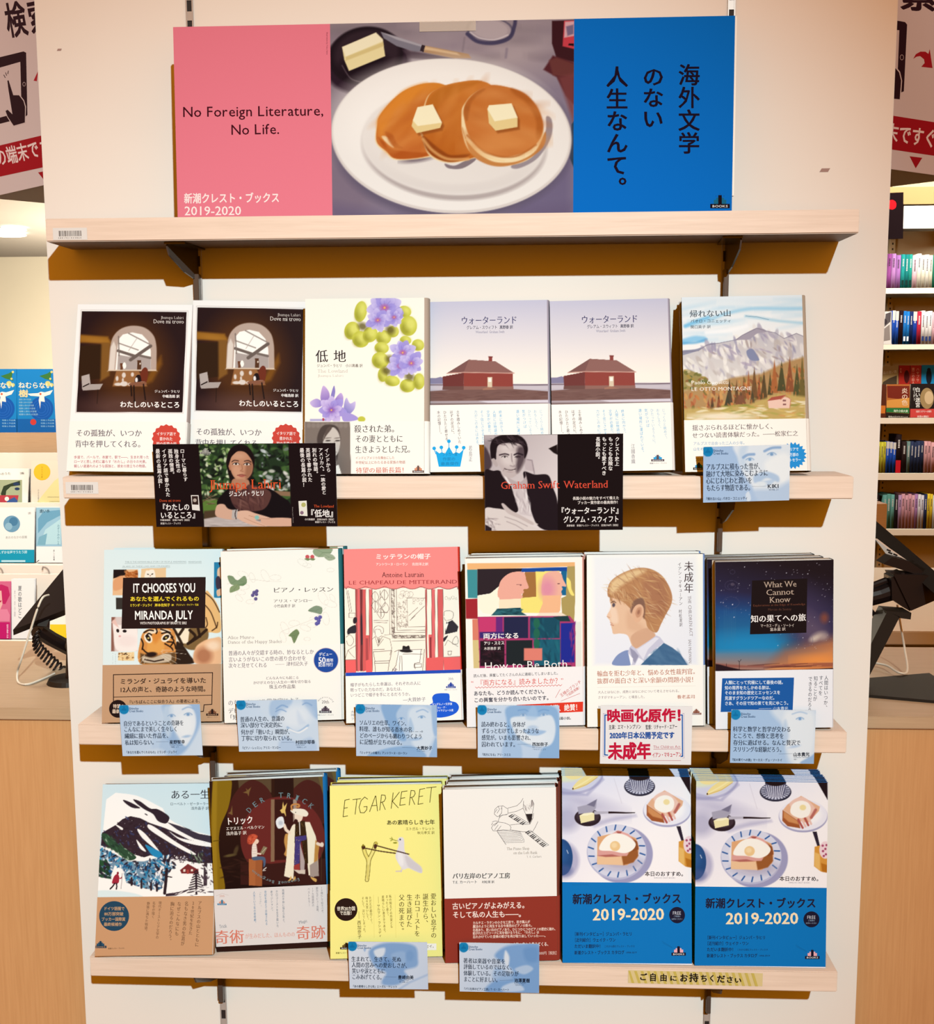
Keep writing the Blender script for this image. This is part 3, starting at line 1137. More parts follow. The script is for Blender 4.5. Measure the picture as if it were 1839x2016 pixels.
def art_mountain(f, b):
    f.F('#e9f0f4')
    f.P([(150, 100), (1450, 90), (1450, 700), (150, 700)], ('#e6eef2', (700, 120), '#f4f2f0', (700, 560)), 1)
    sky = [(170, 130), (1440, 100), (1440, 450), (900, 400), (700, 540), (180, 620)]
    f.D(40, sky, ['#bcdcee', '#f6f8f8', '#d4e6f0'], 420, 36, -6, 8, 5, 40, .5)
    for pts, w, c in (([(210, 385), (420, 330), (640, 250), (900, 200), (1180, 200), (1430, 200)], 36, '#9fd0ea'), ([(210, 380), (330, 330), (450, 290)], 34, '#6fbce6'), ([(840, 278), (1000, 300), (1200, 330), (1440, 350)], 26, '#a4cfe4'),
                      ([(190, 545), (300, 515), (400, 520)], 60, '#7cc0e8'), ([(190, 560), (320, 555), (430, 520)], 18, '#4c9fd4'), ([(430, 450), (650, 430), (850, 380)], 40, '#fafafa')):
        f.L(pts, w, c, 26, .8, 1)
    f.L([(840, 276), (960, 285), (1080, 315)], 5, '#6a90a8', 4)
    f.B([(175, 640), (330, 620), (480, 560), (600, 590), (480, 700), (180, 700)], '#8d8ea4', 8)
    mt = [(175, 690), (345, 640), (420, 580), (560, 560), (740, 530), (800, 480), (955, 402), (1060, 440), (1140, 450), (1240, 515), (1370, 455), (1450, 490), (1450, 900), (175, 1000)]
    f.P(mt, ('#c4bfc4', (700, 450), '#dcd6d0', (700, 950)), 6)
    f.D(150, mt, ['#f0ece4', '#e6e0dc', '#b3aebb', '#cfc6c4', '#f7f2ea', '#bdb2ac', '#a79fb2'], 110, 40, 65, 35, 6, 10, .75)
    f.D(40, [(400, 620), (1000, 460), (1400, 520), (1400, 760), (500, 800)], ['#8f8aa6', '#a79ab0', '#9c8a88'], 90, 24, 50, 40, 7, 8, .7)
    f.B([(850, 640), (910, 620), (960, 690), (980, 740), (900, 740), (860, 700)], '#8288a8', 8)
    f.B([(740, 520), (955, 402), (1060, 440), (960, 460), (880, 520), (800, 525)], '#a39aa8', 8)
    f.L([(175, 655), (345, 640), (430, 582), (560, 560), (740, 525), (800, 480), (955, 404), (1080, 440), (1150, 452), (1240, 512), (1370, 458), (1450, 492)], 7, '#7d7488', 4, .8)
    f.B([(190, 850), (300, 860), (420, 930), (480, 1010), (300, 1080), (185, 1060)], '#9c8a50', 14)
    f.D(60, [(185, 830), (420, 900), (520, 1050), (190, 1150)], ['#6d6a2c', '#a88a3c', '#8a5c30', '#c8b890', '#55602c'], 50, 26, 0, 60, 8, 6, .8)
    f.P([(175, 1060), (500, 1000), (700, 920), (1000, 880), (1250, 760), (1460, 700), (1460, 1370), (175, 1370)], '#b08a58', 30)
    f.D(160, [(180, 1100), (520, 1040), (900, 920), (1460, 800), (1460, 1200), (180, 1250)], ['#a5552c', '#c8783c', '#8a4a28', '#d09a58', '#70642c', '#b86840'], 60, 26, 80, 30, 9, 6, .75)
    for x, top, bot, w, c in ((670, 930, 1180, 46, '#4a3a24'), (745, 940, 1190, 40, '#6a4424'), (820, 910, 1140, 40, '#7a4c28'), (870, 850, 1100, 36, '#a0582c'), (930, 810, 1130, 56, '#6e4a24'), (980, 880, 1150, 36, '#9a4e28'),
                              (1030, 840, 1150, 56, '#54401e'), (1095, 860, 1100, 40, '#4c4420'), (1140, 730, 1080, 60, '#a8602e'), (1215, 740, 1060, 66, '#45421e'), (1300, 700, 1070, 66, '#8a4a26'), (1375, 780, 1120, 60, '#4a4a22'), (1430, 690, 1130, 60, '#6a5a26'),
                              (650, 1080, 1220, 50, '#3e3a24'), (560, 1080, 1270, 44, '#8a4a2c'), (490, 1120, 1270, 40, '#604028'), (450, 1140, 1280, 36, '#944c34'), (790, 1060, 1210, 90, '#7a4a30'), (910, 1040, 1190, 40, '#54442a')):
        f.P([(x, top), (x + w * .7, bot), (x - w * .7, bot)], c, 8, .95)
        f.D(8, [(x, top + 30), (x + w * .6, bot), (x - w * .6, bot)], ['#c8783c', c, '#3c3818'], 30, 10, 80, 20, x, 5, .7)
    f.P([(180, 1240), (600, 1240), (900, 1190), (1200, 1080), (1465, 1120), (1465, 1380), (180, 1380)], '#c3a860', 30, .9)
    f.D(90, [(185, 1230), (900, 1200), (1465, 1130), (1465, 1360), (190, 1360)], ['#e8d8a8', '#a8a04c', '#d8b868', '#f2e8d0', '#8c8a3c', '#d49a58'], 100, 20, 0, 14, 10, 8, .7)
    f.E(600, 1325, 330, 36, '#f4e8d4', 0, 40, .85)
    f.P([(1070, 1160), (1210, 1110), (1310, 1140), (1300, 1240), (1080, 1240)], '#ecc6b4', 6)
    f.P([(1065, 1165), (1110, 1125), (1260, 1100), (1205, 1145)], '#a84e3c', 6)
    f.L([(1205, 1150), (1260, 1105), (1310, 1150), (1300, 1240)], 7, '#c07858', 5)
    f.R(1228, 1150, 1262, 1168, '#8a5a58')
    f.R(1228, 1192, 1262, 1208, '#8a5a58')
    f.t('帰れない山', 252, 255, 690, 245, 82, '#3f4854', 'm')
    f.t('パオロ・コニェッティ', 262, 330, 690, 326, 40, '#3f4854', 'g')
    f.t('関口英子 訳', 262, 392, 475, 388, 38, '#3f4854', 'g')
    f.t('Paolo Cognetti', 270, 970, 662, 966, 56, '#f8f0e4', 's')
    f.t('LE OTTO MONTAGNE', 270, 1040, 905, 1030, 54, '#f8f0e4', 's')
    b.t('揺さぶられるほどに懐かしく、', 280, 1446, 1160, 1428, 66, '#5f555a', 'm')
    b.t('せつない読書体験だった。――松家仁之', 280, 1526, 1388, 1502, 62, '#5f555a', 'm')
    b.t('アルプスで出会った二人の少年。', 290, 1610, 850, 1602, 38, '#8ab0cc', 'g')
    b.t('山をめぐる父と子の物語', 290, 1668, 700, 1660, 38, '#8ab0cc', 'g')
    b.seal(1335, 1735, 130, '#1a8fd6', 20, .1, True)
    b.t('イタリアで', 1235, 1672, 1392, 1668, 40, '#e8f4fa', 'b')
    b.t('三十万部の', 1235, 1728, 1392, 1724, 40, '#e8f4fa', 'b')
    b.t('ベストセラー', 1230, 1784, 1418, 1778, 40, '#e8f4fa', 'b')
    b.t('2019', 315, 1775, 400, 1772, 50, '#8a7a78', 's')
    logo(b, 290, 1800, 410, 1885, '#33282c', '#2a8fd0')
    b.t('新潮クレスト・ブックス', 262, 1912, 430, 1908, 15, '#8a868e', 'g')


def art_chooses(f, b):
    f.F('#dfeceb')
    f.t('THIS IS THE REMARKABLE STORY OF PEOPLE ANSWERING', 305, 252, 965, 250, 24, '#8a9694', 'l')
    f.t('PENNYSAVER', 985, 252, 1130, 250, 24, '#8a9694', 'l')
    f.t('IN ANY OF THESE LIVES AND STRANGERS', 280, 300, 790, 296, 22, '#8a9694', 'l')
    for a, b_, y in ((303, 965, 270), (985, 1128, 268), (275, 790, 314)):
        f.l([(a, y), (b_, y - 2)], 3, '#9aa6a4')
    c1 = [(180, 335), (445, 332), (443, 610), (172, 612)]
    f.P(c1, '#e8ba8c', 2)
    f.clip(c1)
    f.P([(180, 330), (320, 330), (320, 390), (180, 430)], '#1d1010', 6)
    f.B([(310, 420), (320, 345), (350, 360), (400, 352), (440, 345), (446, 430), (380, 440)], '#b0622c', 8)
    f.D(16, [(310, 350), (440, 350), (440, 420), (310, 420)], ['#7a3c18', '#d8925a'], 40, 10, 20, 40, 1)
    f.B([(180, 460), (260, 400), (330, 430), (300, 520), (190, 560)], '#e0a070', 14)
    f.clip()
    c2 = [(480, 325), (745, 315), (745, 430), (475, 430)]
    f.P(c2, '#eac596', 2)
    f.clip(c2)
    f.B([(520, 440), (530, 350), (560, 345), (580, 335), (620, 345), (625, 440)], '#f6ead8', 8)
    f.E(553, 385, 12, 6, '#3a2a20', 20)
    f.E(598, 383, 12, 6, '#3a2a20', -20)
    f.E(577, 400, 8, 6, '#a8705c')
    f.clip()
    f.R(208, 635, 290, 762, '#35302c', 3)
    c3 = [(160, 842), (445, 838), (440, 1212), (155, 1212)]
    f.P(c3, '#d8c6c0', 2)
    f.clip(c3)
    f.P([(155, 838), (200, 838), (190, 1212), (155, 1212)], '#8a5a4c', 24)
    f.B([(180, 1000), (175, 880), (215, 920), (290, 930), (420, 900), (440, 1000), (440, 1200), (220, 1200)], '#f4e9e2', 14)
    f.P([(160, 900), (200, 860), (240, 960)], '#e8c0b4', 12)
    f.E(228, 990, 16, 20, '#2a1c1c', -20)
    f.E(302, 995, 22, 16, '#1c1214', 0)
    f.E(250, 1050, 14, 10, '#e09a9a')
    f.E(330, 1100, 100, 60, '#efdcd6', 0, 40, .7)
    f.clip()
    c4 = [(235, 1225), (408, 1218), (405, 1312), (230, 1312)]
    f.P(c4, '#eccb94', 2)
    f.clip(c4)
    f.D(26, c4, ['#3a2418', '#8a5a30', '#f4e0b8', '#c08848'], 30, 14, 30, 70, 4)
    f.clip()
    f.P([(1262, 255), (1345, 252), (1345, 640), (1260, 635)], '#2480a8', 2)
    f.clip([(1262, 255), (1345, 252), (1345, 640), (1260, 635)])
    for p_, c in (([(1310, 260), (1345, 255), (1345, 300), (1320, 290)], '#3a2a34'), ([(1300, 330), (1345, 310), (1345, 430), (1300, 410)], '#e8c0a0'), ([(1280, 430), (1320, 410), (1345, 520), (1290, 540)], '#3c3040'), ([(1290, 560), (1345, 540), (1345, 600), (1300, 620)], '#e0b898')):
        f.B(p_, c, 6)
    f.clip()
    # tiger
    tg = [(470, 1345), (468, 1060), (560, 960), (1165, 940), (1172, 575), (1250, 640), (1330, 790), (1330, 1340)]
    f.B([(1165, 960), (1168, 580), (1240, 620), (1310, 740), (1335, 880), (1330, 1000), (1240, 1010)], '#e9b878', 6)
    for p_ in ([(1168, 585), (1250, 660), (1320, 790)], [(1170, 720), (1230, 800), (1290, 960)], [(1175, 850), (1190, 920), (1170, 960)], [(1300, 900), (1290, 950), (1240, 990)]):
        f.L(p_, 12, '#3a200e', 8, .9, 1)
    f.B([(820, 1000), (1000, 960), (1170, 960), (1200, 1060), (1120, 1180), (960, 1180)], '#7c5f38', 12)
    f.P([(800, 970), (1000, 965), (980, 1130), (880, 1120)], '#f4e4c8', 10)
    for p_ in ([(830, 970), (880, 1060), (920, 1140)], [(930, 970), (890, 1030)], [(1000, 985), (1060, 1050), (1010, 1110)], [(1090, 970), (1110, 1050)], [(870, 1120), (950, 1200), (1010, 1310)], [(980, 1130), (1090, 1060), (1180, 980)]):
        f.L(p_, 30, '#251409', 8, .95, 1)
    f.B([(800, 1150), (900, 1130), (1000, 1250), (1040, 1340), (760, 1340)], '#2a1a10', 12)
    f.B([(1060, 1180), (1150, 1100), (1250, 1070), (1340, 1080), (1340, 1340), (1060, 1340)], '#eab88c', 14)
    f.E(1150, 1260, 90, 90, '#9a5a3c', 0, 70, .7)
    f.E(1250, 1150, 70, 50, '#f6dcc0', 0, 50, .8)
    f.B([(470, 1100), (520, 990), (640, 960), (800, 965), (850, 1060), (850, 1200), (820, 1345), (470, 1345)], '#d68f48', 8)
    f.P([(470, 1230), (600, 1270), (760, 1230), (850, 1220), (850, 1345), (470, 1345)], '#4c3822', 20, .85)
    f.B([(540, 1200), (560, 1080), (620, 1040), (690, 1090), (730, 1180), (660, 1230), (560, 1240)], '#e2a050', 14)
    f.E(640, 1040, 40, 80, '#d88838', 10, 30)
    for cx, cy, q in ((555, 1070, 60), (745, 1065, -35)):
        f.E(cx, cy, 56, 40, '#f6ead4', q, 10)
        f.E(cx, cy - 2, 40, 22, '#1c100a', q, 6)
        f.E(cx + 2, cy, 12, 10, '#c8b060', 0, 4)
    f.E(605, 1000, 60, 22, '#f4e6cc', -10, 10, .9)
    f.E(740, 995, 60, 22, '#f4e6cc', 10, 10, .9)
    for p_ in ([(510, 1010), (560, 985), (610, 990)], [(530, 1050), (560, 1020), (590, 1035)], [(640, 970), (650, 1000), (640, 1020)], [(690, 975), (740, 990), (790, 1010)], [(700, 1020), (770, 1010), (820, 1060)],
               [(800, 1060), (830, 1100), (800, 1150)], [(760, 1110), (830, 1120), (850, 1180)], [(480, 1080), (500, 1130), (490, 1190)], [(735, 1130), (800, 1170), (820, 1200)], [(500, 1190), (530, 1220), (590, 1250)]):
        f.L(p_, 16, '#1c0f08', 6, .95, 1)
    f.E(590, 1245, 60, 26, '#241410', -5, 14)
    f.B([(500, 1265), (600, 1280), (720, 1240), (800, 1250), (780, 1320), (600, 1340), (500, 1320)], '#e8d8c0', 14, .75)
    f.L([(520, 1300), (620, 1320), (720, 1300)], 14, '#2a1810', 8)
    for x0, y0, x1, y1 in ((520, 1250, 440, 1310), (520, 1265, 470, 1340), (700, 1230, 900, 1300), (700, 1245, 860, 1340), (690, 1215, 960, 1240), (690, 1255, 800, 1345), (540, 1280, 510, 1345), (700, 1200, 940, 1200)):
        f.L([(x0, y0), (x1, y1)], 3, '#f0e4d0', 3, .8)
    for x, y, t_ in ((175, 1225, 'A STRAY OF'), (205, 1235, 'PAPERS')):
        f.v(t_, x, y, 1350, 14, '#9aa6a4', 'l')
    f.p([(285, 422), (1172, 414), (1165, 962), (268, 970)], '#251312')
    f.t('IT CHOOSES YOU', 390, 530, 1062, 525, 138, '#fdf8f2', 'b')
    f.t('あなたを選んでくれるもの', 358, 650, 1103, 646, 56, '#f6d832', 'b')
    f.t('ミランダ・ジュライ', 358, 718, 600, 716, 34, '#f6d832', 'b')
    f.t('岸本佐知子', 625, 716, 790, 714, 36, '#f6d832', 'b')
    f.t('訳', 805, 715, 832, 715, 24, '#f6d832', 'b')
    f.t('ブリジット・サイアー 写真', 852, 714, 1095, 712, 26, '#f6d832', 'g')
    f.t('MIRANDA JULY', 408, 822, 1035, 816, 132, '#fdf8f2', 'b')
    f.t('WITH PHOTOGRAPHS BY BRIGITTE SIRE', 468, 908, 968, 906, 40, '#e8dcd4', 'b')
    # band
    fr = [(183, 1462), (1246, 1440), (1238, 1780), (1155, 1785), (1148, 1855), (1120, 1857)]
    b.l(fr, 9, '#2a1812')
    b.l([(183, 1462), (183, 1745)], 9, '#2a1812')
    b.l([(183, 1702), (1240, 1682)], 7, '#2a1812')
    b.t('ミランダ・ジュライを導いた', 250, 1536, 1180, 1522, 66, '#2a1812', 'b')
    b.t('12人の声と、奇跡のような時間。', 248, 1624, 1210, 1612, 66, '#2a1812', 'b')
    b.t('『いちばんここに似合う人』の著者による、', 335, 1757, 1135, 1742, 42, '#3a241a', 'b')
    b.c(232, 1828, 96, '#1f100f')
    b.t('待望の', 178, 1800, 300, 1800, 48, '#e8cdb4', 'b')
    b.t('最新作', 168, 1855, 300, 1855, 48, '#e8cdb4', 'b')
    logo(b, 1178, 1822, 1308, 1902, '#241310', '#7a4c34', '#c89a78')
    b.t('新潮クレスト・ブックス', 1190, 1918, 1300, 1916, 14, '#7a5640', 'g')


def art_piano(f, b):
    f.F('#fbf6ea')
    lc = '#d9d3c8'

    def leaf(pts, c='#7f9470'):
        f.B(pts, c, 4)
        P = np.mean(pts, 0)
        for q in pts[::2]:
            f.L([P, q], 3, '#5c7052', 3, .6)
    for cx, cy, r, q in ((290, 385, 50, 20), (390, 420, 46, 70), (530, 400, 60, 60), (640, 420, 50, 0), (270, 580, 40, 10), (250, 640, 40, 40), (300, 520, 50, 0), (370, 680, 40, 0), (740, 960, 60, 60), (840, 910, 50, 0), (720, 1060, 50, 70), (960, 960, 50, 20), (1030, 930, 44, 0),
                         (1150, 640, 70, 60), (1230, 700, 60, 20), (1180, 860, 60, 80), (980, 1080, 30, 0), (1250, 640, 40, 60), (1040, 860, 30, 0), (930, 260, 50, 30), (980, 290, 40, 10), (1230, 340, 34, 0)):
        pts = [(cx + r * 1.2 * math.cos(a) * math.cos(math.radians(q)) - r * .6 * math.sin(a) * math.sin(math.radians(q)), cy + r * 1.2 * math.cos(a) * math.sin(math.radians(q)) + r * .6 * math.sin(a) * math.cos(math.radians(q))) for a in np.linspace(0, 6.28, 14)]
        f.L(pts, 3, lc, 3)
    f.L([(120, 490), (330, 440), (560, 460), (700, 460)], 4, lc, 3, 1, 1)
    f.L([(700, 1000), (850, 940), (1050, 860), (1180, 740)], 4, lc, 3, 1, 1)
    leaf([(125, 405), (180, 405), (230, 450), (310, 400), (330, 480), (240, 500), (160, 490)])
    leaf([(150, 580), (160, 520), (240, 490), (255, 540), (200, 570)], '#88996f')
    leaf([(300, 480), (330, 480), (290, 510), (240, 500)], '#6f8a62')
    for x, y in ((440, 565), (410, 580), (395, 610), (435, 600), (428, 648)):
        f.E(x, y, 19, 19, '#5a4f86', 0, 5)
        f.E(x - 5, y - 6, 6, 6, '#8a80b0', 0, 6, .7)
    leaf([(1065, 110), (1240, 105), (1240, 150), (1190, 190), (1100, 200), (1045, 160)], '#97a684')
    leaf([(1160, 170), (1240, 170), (1282, 215), (1220, 240), (1170, 210)], '#a3ae90')
    f.E(1150, 104, 80, 8, '#3c3428', 0, 6, .7)
    for x in (982, 1035):
        f.E(x, 198, 22, 22, '#d0555a', 0, 4)
        f.B([(x - 32, 220), (x, 212), (x + 32, 222), (x + 4, 238)], '#7a8a5c', 4)
    leaf([(990, 775), (1070, 722), (1140, 745), (1130, 810), (1070, 800)], '#83957c')
    for x, y in ((1118, 845), (1078, 858), (1105, 880), (1082, 915), (1098, 905)):
        f.E(x, y, 21, 21, '#5c57a0', 0, 5)
        f.E(x - 5, y - 6, 6, 6, '#8a86c0', 0, 6, .7)
    leaf([(782, 1040), (860, 975), (895, 1010), (880, 1050), (840, 1125), (810, 1060)], '#76895f')
    f.t('ピアノ・レッスン', 610, 556, 1265, 545, 62, '#4c464a', 'm')
    f.t('アリス・マンロー', 615, 672, 1040, 666, 40, '#5a5458', 'm')
    f.t('小竹由美子 訳', 622, 726, 852, 722, 40, '#5a5458', 'm')
    f.t('Alice Munro', 128, 1062, 412, 1058, 48, '#a8a09a', 's')
    f.t('Dance of the Happy Shades', 128, 1112, 708, 1102, 48, '#a8a09a', 's')
    b.t('普通の人々が交錯する時の、妙なるとしか', 135, 1232, 1052, 1215, 58, '#75707a', 'm')
    b.t('言いようがないこの世の巡り合わせを', 135, 1300, 970, 1284, 58, '#75707a', 'm')
    b.t('次々と見せてくれる', 135, 1365, 550, 1358, 58, '#75707a', 'm')
    b.l([(640, 1352), (735, 1350)], 3, '#75707a')
    b.t('津村記久子', 755, 1346, 990, 1342, 50, '#75707a', 'm')
    b.c(1182, 1306, 134, '#b8a8b8')
    b.c(1182, 1306, 128, '#1f4b9e')
    b.t('デビュー', 1105, 1244, 1250, 1240, 40, '#eef0f4', 'b')
    b.t('50', 1098, 1305, 1180, 1303, 92, '#f4f4f6', 'b')
    b.t('周年', 1184, 1308, 1262, 1306, 42, '#f4f4f6', 'b')
    b.t('記念刊行', 1100, 1356, 1258, 1352, 44, '#eef0f4', 'b')
    b.t('どんな人々にも起こる', 535, 1498, 892, 1492, 36, '#6f6a70', 'm')
    b.t('かけがえのない人生の一瞬を切り取る', 400, 1548, 1022, 1534, 38, '#6f6a70', 'm')
    b.t('珠玉の作品集', 570, 1592, 858, 1588, 50, '#6f6a70', 'm')
    b.t('のちのノーベル賞作家による', 130, 1765, 900, 1735, 66, '#8a858c', 'm')
    b.t('デビュー作にして', 130, 1850, 620, 1842, 60, '#6f6a70', 'm')
    b.t('「短篇の女王」', 118, 1920, 560, 1915, 60, '#6f6a70', 'm')
    b.t('20th', 1135, 1752, 1215, 1750, 50, '#6a5f62', 's')
    for i, ch in enumerate('Anniversary'):
        q = math.radians(205 + i * 13)
        b.t(ch, 1175 + 88 * math.cos(q) - 8 * math.sin(-q) * 0, 1775 + 75 * math.sin(q), 1175 + 88 * math.cos(q) + 12, 1775 + 75 * math.sin(q) + (i - 5) * 2, 24, '#8a8084', 's')
    logo(b, 1110, 1790, 1242, 1872, '#4c3f48', '#6a5a66')
    b.t('新潮クレスト・ブックス', 1085, 1895, 1265, 1892, 16, '#8a868e', 'g')


def art_cafe(f, b):
    f.F('#fc8a84')
    f.P([(60, 535), (1345, 525), (1345, 1500), (60, 1500)], '#faf0de', 3)
    # awning scallops
    xs = [75, 105, 300, 505, 705, 895, 1090, 1280, 1300]
    for a, b_ in zip(xs[:-1], xs[1:]):
        f.B([(a, 480), (b_, 480), (b_ - 4, 518), ((a + b_) / 2, 548), (a + 4, 520)], '#fc8a84', 3)
        f.L([(a + 3, 518), ((a + b_) / 2, 545), (b_ - 3, 516)], 5, '#5a2a2c', 3, 1, 1)
    ln = '#5d4a44'
    R2, R3 = '#d85c5a', '#e4696a'
    for x0, x1, c in ((190, 205, '#c24c4c'), (205, 240, R3), (240, 262, '#7a2a30'), (262, 300, R2), (335, 368, R3), (940, 955, R2), (1005, 1042, R3), (1070, 1130, R2)):
        f.P([(x0, 545), (x1, 545), (x1 + 4, 1420), (x0 + 6, 1430)], c, 2)
        f.L([(x0, 545), (x0 + 6, 1425)], 4, ln, 2)
        f.L([(x1, 545), (x1 + 4, 1420)], 4, ln, 2)
    f.P([(80, 1305), (192, 1302), (196, 1445), (80, 1450)], '#f06463', 2)
    f.P([(300, 1040), (335, 1040), (340, 1350), (302, 1360)], '#e0605f', 2)
    f.P([(300, 1070), (326, 1070), (330, 1300), (302, 1310)], '#b04a4c', 2)
    f.P([(300, 1310), (368, 1300), (372, 1440), (302, 1445)], '#ee6261', 2)
    f.P([(975, 1030), (1010, 1030), (1014, 1310), (980, 1320)], '#e0605f', 2)
    f.P([(985, 1060), (1005, 1060), (1008, 1280), (988, 1290)], '#8a3438', 2)
    f.P([(945, 1285), (1135, 1270), (1135, 1420), (950, 1430)], '#e8605f', 2)
    f.P([(1135, 1275), (1320, 1268), (1325, 1410), (1138, 1418)], '#f06463', 2)
    f.L([(80, 1305), (192, 1302)], 5, ln, 2)
    f.L([(1138, 1272), (1320, 1266)], 5, ln, 2)
    f.B([(250, 840), (262, 835), (266, 1100), (252, 1120)], '#2c2430', 3)
    # line drawing
    for pts in ([(370, 560), (370, 1200)], [(555, 545), (560, 1030)], [(572, 545), (580, 1040), (935, 1040)], [(605, 545), (610, 1010), (935, 1008)], [(630, 545), (636, 985), (935, 985)], [(745, 640), (752, 948), (935, 945)],
                [(745, 640), (935, 640)], [(580, 1070), (935, 1065)], [(500, 1035), (580, 1030)], [(585, 1100), (935, 1095)], [(760, 830), (860, 740)], [(790, 860), (930, 725)], [(775, 880), (830, 830)], [(95, 560), (130, 800)], [(110, 560), (150, 790)], [(120, 800), (185, 800), (185, 850), (120, 850), (120, 800)],
                [(385, 900), (530, 905)], [(385, 880), (540, 882)], [(390, 790), (540, 795)]):
        f.L(pts, 4, ln, 3)
    f.D(120, [(580, 545), (605, 545), (608, 1060), (582, 1060)], ['#6a5a52', '#8a7a70'], 22, 6, 40, 60, 2, 3, .8)
    f.D(120, [(640, 650), (740, 660), (748, 950), (640, 960)], ['#8a7a70', '#a89a8e', '#faf0de'], 26, 8, 40, 70, 3, 3, .7)
    f.D(90, [(590, 1042), (935, 1042), (935, 1066), (590, 1066)], ['#5a4a44', '#8a7a70'], 22, 6, 20, 60, 4, 3, .8)
    for cx, cy in ((400, 620), (500, 600), (470, 680), (400, 720), (510, 740), (460, 800)):
        pts = [(cx - 40, cy), (cx, cy - 50), (cx + 40, cy + 10), (cx + 5, cy + 60), (cx - 40, cy)]
        f.L(pts, 4, ln, 3, 1, 1)
        f.L([(cx, cy - 45), (cx + 2, cy + 50)], 3, ln, 2)
    f.L([(455, 560), (465, 840)], 4, ln, 2)
    for cx, cy, r in ((820, 660, 14), (860, 662, 14), (905, 656, 14), (815, 690, 12), (890, 700, 12), (1165, 640, 16), (1235, 634, 16), (1200, 650, 10), (1270, 648, 10), (700, 590, 30), (740, 600, 34), (680, 620, 26), (780, 600, 30)):
        f.L([(cx + r * math.cos(a), cy + r * math.sin(a)) for a in np.linspace(0, 6.3, 12)], 3, '#9a8a80', 3)
    # seated man
    f.B([(385, 1010), (395, 950), (440, 935), (485, 960), (490, 1010), (460, 1040), (430, 1060), (400, 1050)], '#fbf2e2', 3)
    f.L([(388, 1010), (395, 955), (440, 938), (488, 965), (488, 1010), (470, 1020), (455, 980), (410, 975), (402, 1000), (405, 1040), (430, 1065), (470, 1045)], 4, ln, 3, 1, 1)
    f.L([(370, 1080), (400, 1055), (430, 1150), (480, 1050), (560, 1080), (580, 1180), (560, 1250)], 4, ln, 3)
    f.L([(430, 1070), (440, 1120), (450, 1075)], 8, ln, 3)
    f.L([(490, 1080), (430, 1160)], 4, ln, 3)
    # chair, table, hat
    f.P([(630, 1205), (900, 1190), (905, 1420), (640, 1430)], '#fdf8ec', 2)
    for pts in ([(610, 1215), (660, 1195), (905, 1188)], [(655, 1200), (625, 1360), (580, 1430)], [(668, 1260), (660, 1420)], [(685, 1260), (692, 1420)], [(700, 1240), (905, 1240)], [(380, 1215), (580, 1205), (560, 1310), (400, 1320), (380, 1215)], [(395, 1320), (405, 1430)], [(555, 1310), (540, 1420)],
                [(400, 1340), (545, 1335)], [(895, 1190), (880, 1330), (825, 1340), (830, 1400)], [(930, 1190), (910, 1420)], [(820, 1350), (900, 1345), (900, 1380), (820, 1385), (820, 1350)], [(380, 1195), (500, 1190)]):
        f.L(pts, 5, ln, 3)
    f.D(14, [(580, 1400), (620, 1380), (640, 1415), (580, 1430)], ['#5a4a58', '#8a7a88'], 20, 8, 45, 40, 6)
    f.E(733, 1208, 70, 16, '#1f191c', 2, 4)
    f.B([(695, 1200), (700, 1152), (735, 1158), (765, 1150), (775, 1200), (735, 1215)], '#1f191c', 3)
    f.L([(698, 1192), (772, 1190)], 8, '#3c3438', 3)
    # left/right people
    f.B([(105, 1030), (110, 970), (190, 930), (195, 1010), (140, 1020)], '#2c2830', 3)
    f.E(185, 880, 22, 36, '#2c2028', 10, 4)
    f.L([(90, 1060), (130, 1035), (165, 1070), (170, 1110), (140, 1150), (110, 1140), (95, 1100)], 4, ln, 3, 1, 1)
    f.L([(80, 1290), (110, 1200), (190, 1150)], 4, ln, 3)
    f.L([(110, 1200), (140, 1240), (180, 1280)], 4, ln, 3)
    f.L([(1140, 830), (1145, 785), (1200, 775), (1240, 800), (1235, 850), (1215, 870), (1160, 880), (1140, 850)], 4, ln, 3, 1, 1)
    f.P([(1160, 910), (1230, 875), (1295, 945), (1280, 1000), (1150, 1030)], '#2c2830', 3)
    f.P([(1155, 900), (1195, 890), (1160, 990)], '#fbf4e8', 3)
    f.P([(1165, 890), (1180, 905), (1195, 890), (1193, 918), (1180, 908), (1165, 920)], '#1c181c', 2)
    f.B([(1135, 1070), (1180, 1040), (1175, 1060), (1140, 1110)], '#2c2830', 3)
    f.L([(1240, 1080), (1270, 1050), (1290, 1080), (1285, 1130), (1230, 1130), (1240, 1080)], 4, ln, 3, 1, 1)
    f.L([(1150, 1150), (1180, 1090), (1240, 1130), (1290, 1160)], 4, ln, 3)
    f.L([(1180, 1210), (1185, 1250), (1215, 1250), (1222, 1210), (1180, 1210)], 4, ln, 3)
    f.t('ミッテランの帽子', 402, 196, 1000, 192, 62, '#fdf0e8', 'b')
    f.t('アントワーヌ・ローラン', 408, 278, 752, 276, 34, '#fde4dc', 'b')
    f.t('吉田洋之訳', 795, 276, 972, 275, 34, '#fde4dc', 'b')
    f.t('Antoine Laurain', 475, 388, 925, 384, 76, '#5a2024', 's')
    f.t('LE CHAPEAU DE MITTERRAND', 115, 474, 1285, 462, 58, '#a03438', 's')
    b.p([(70, 1440), (1340, 1405), (1340, 1440), (70, 1478)], '#1d49b4')
    b.t('帽子がもたらした幸運は、それぞれの人に', 135, 1572, 892, 1552, 44, '#7a7680', 'g')
    b.t('眠っていた力なのだ。あなたは、', 135, 1626, 712, 1614, 44, '#7a7680', 'g')
    b.t('いつどこで帽子を手にとるだろうか。', 135, 1682, 800, 1668, 44, '#7a7680', 'g')
    b.t('―大貫妙子', 700, 1732, 945, 1724, 50, '#7a7680', 'm')
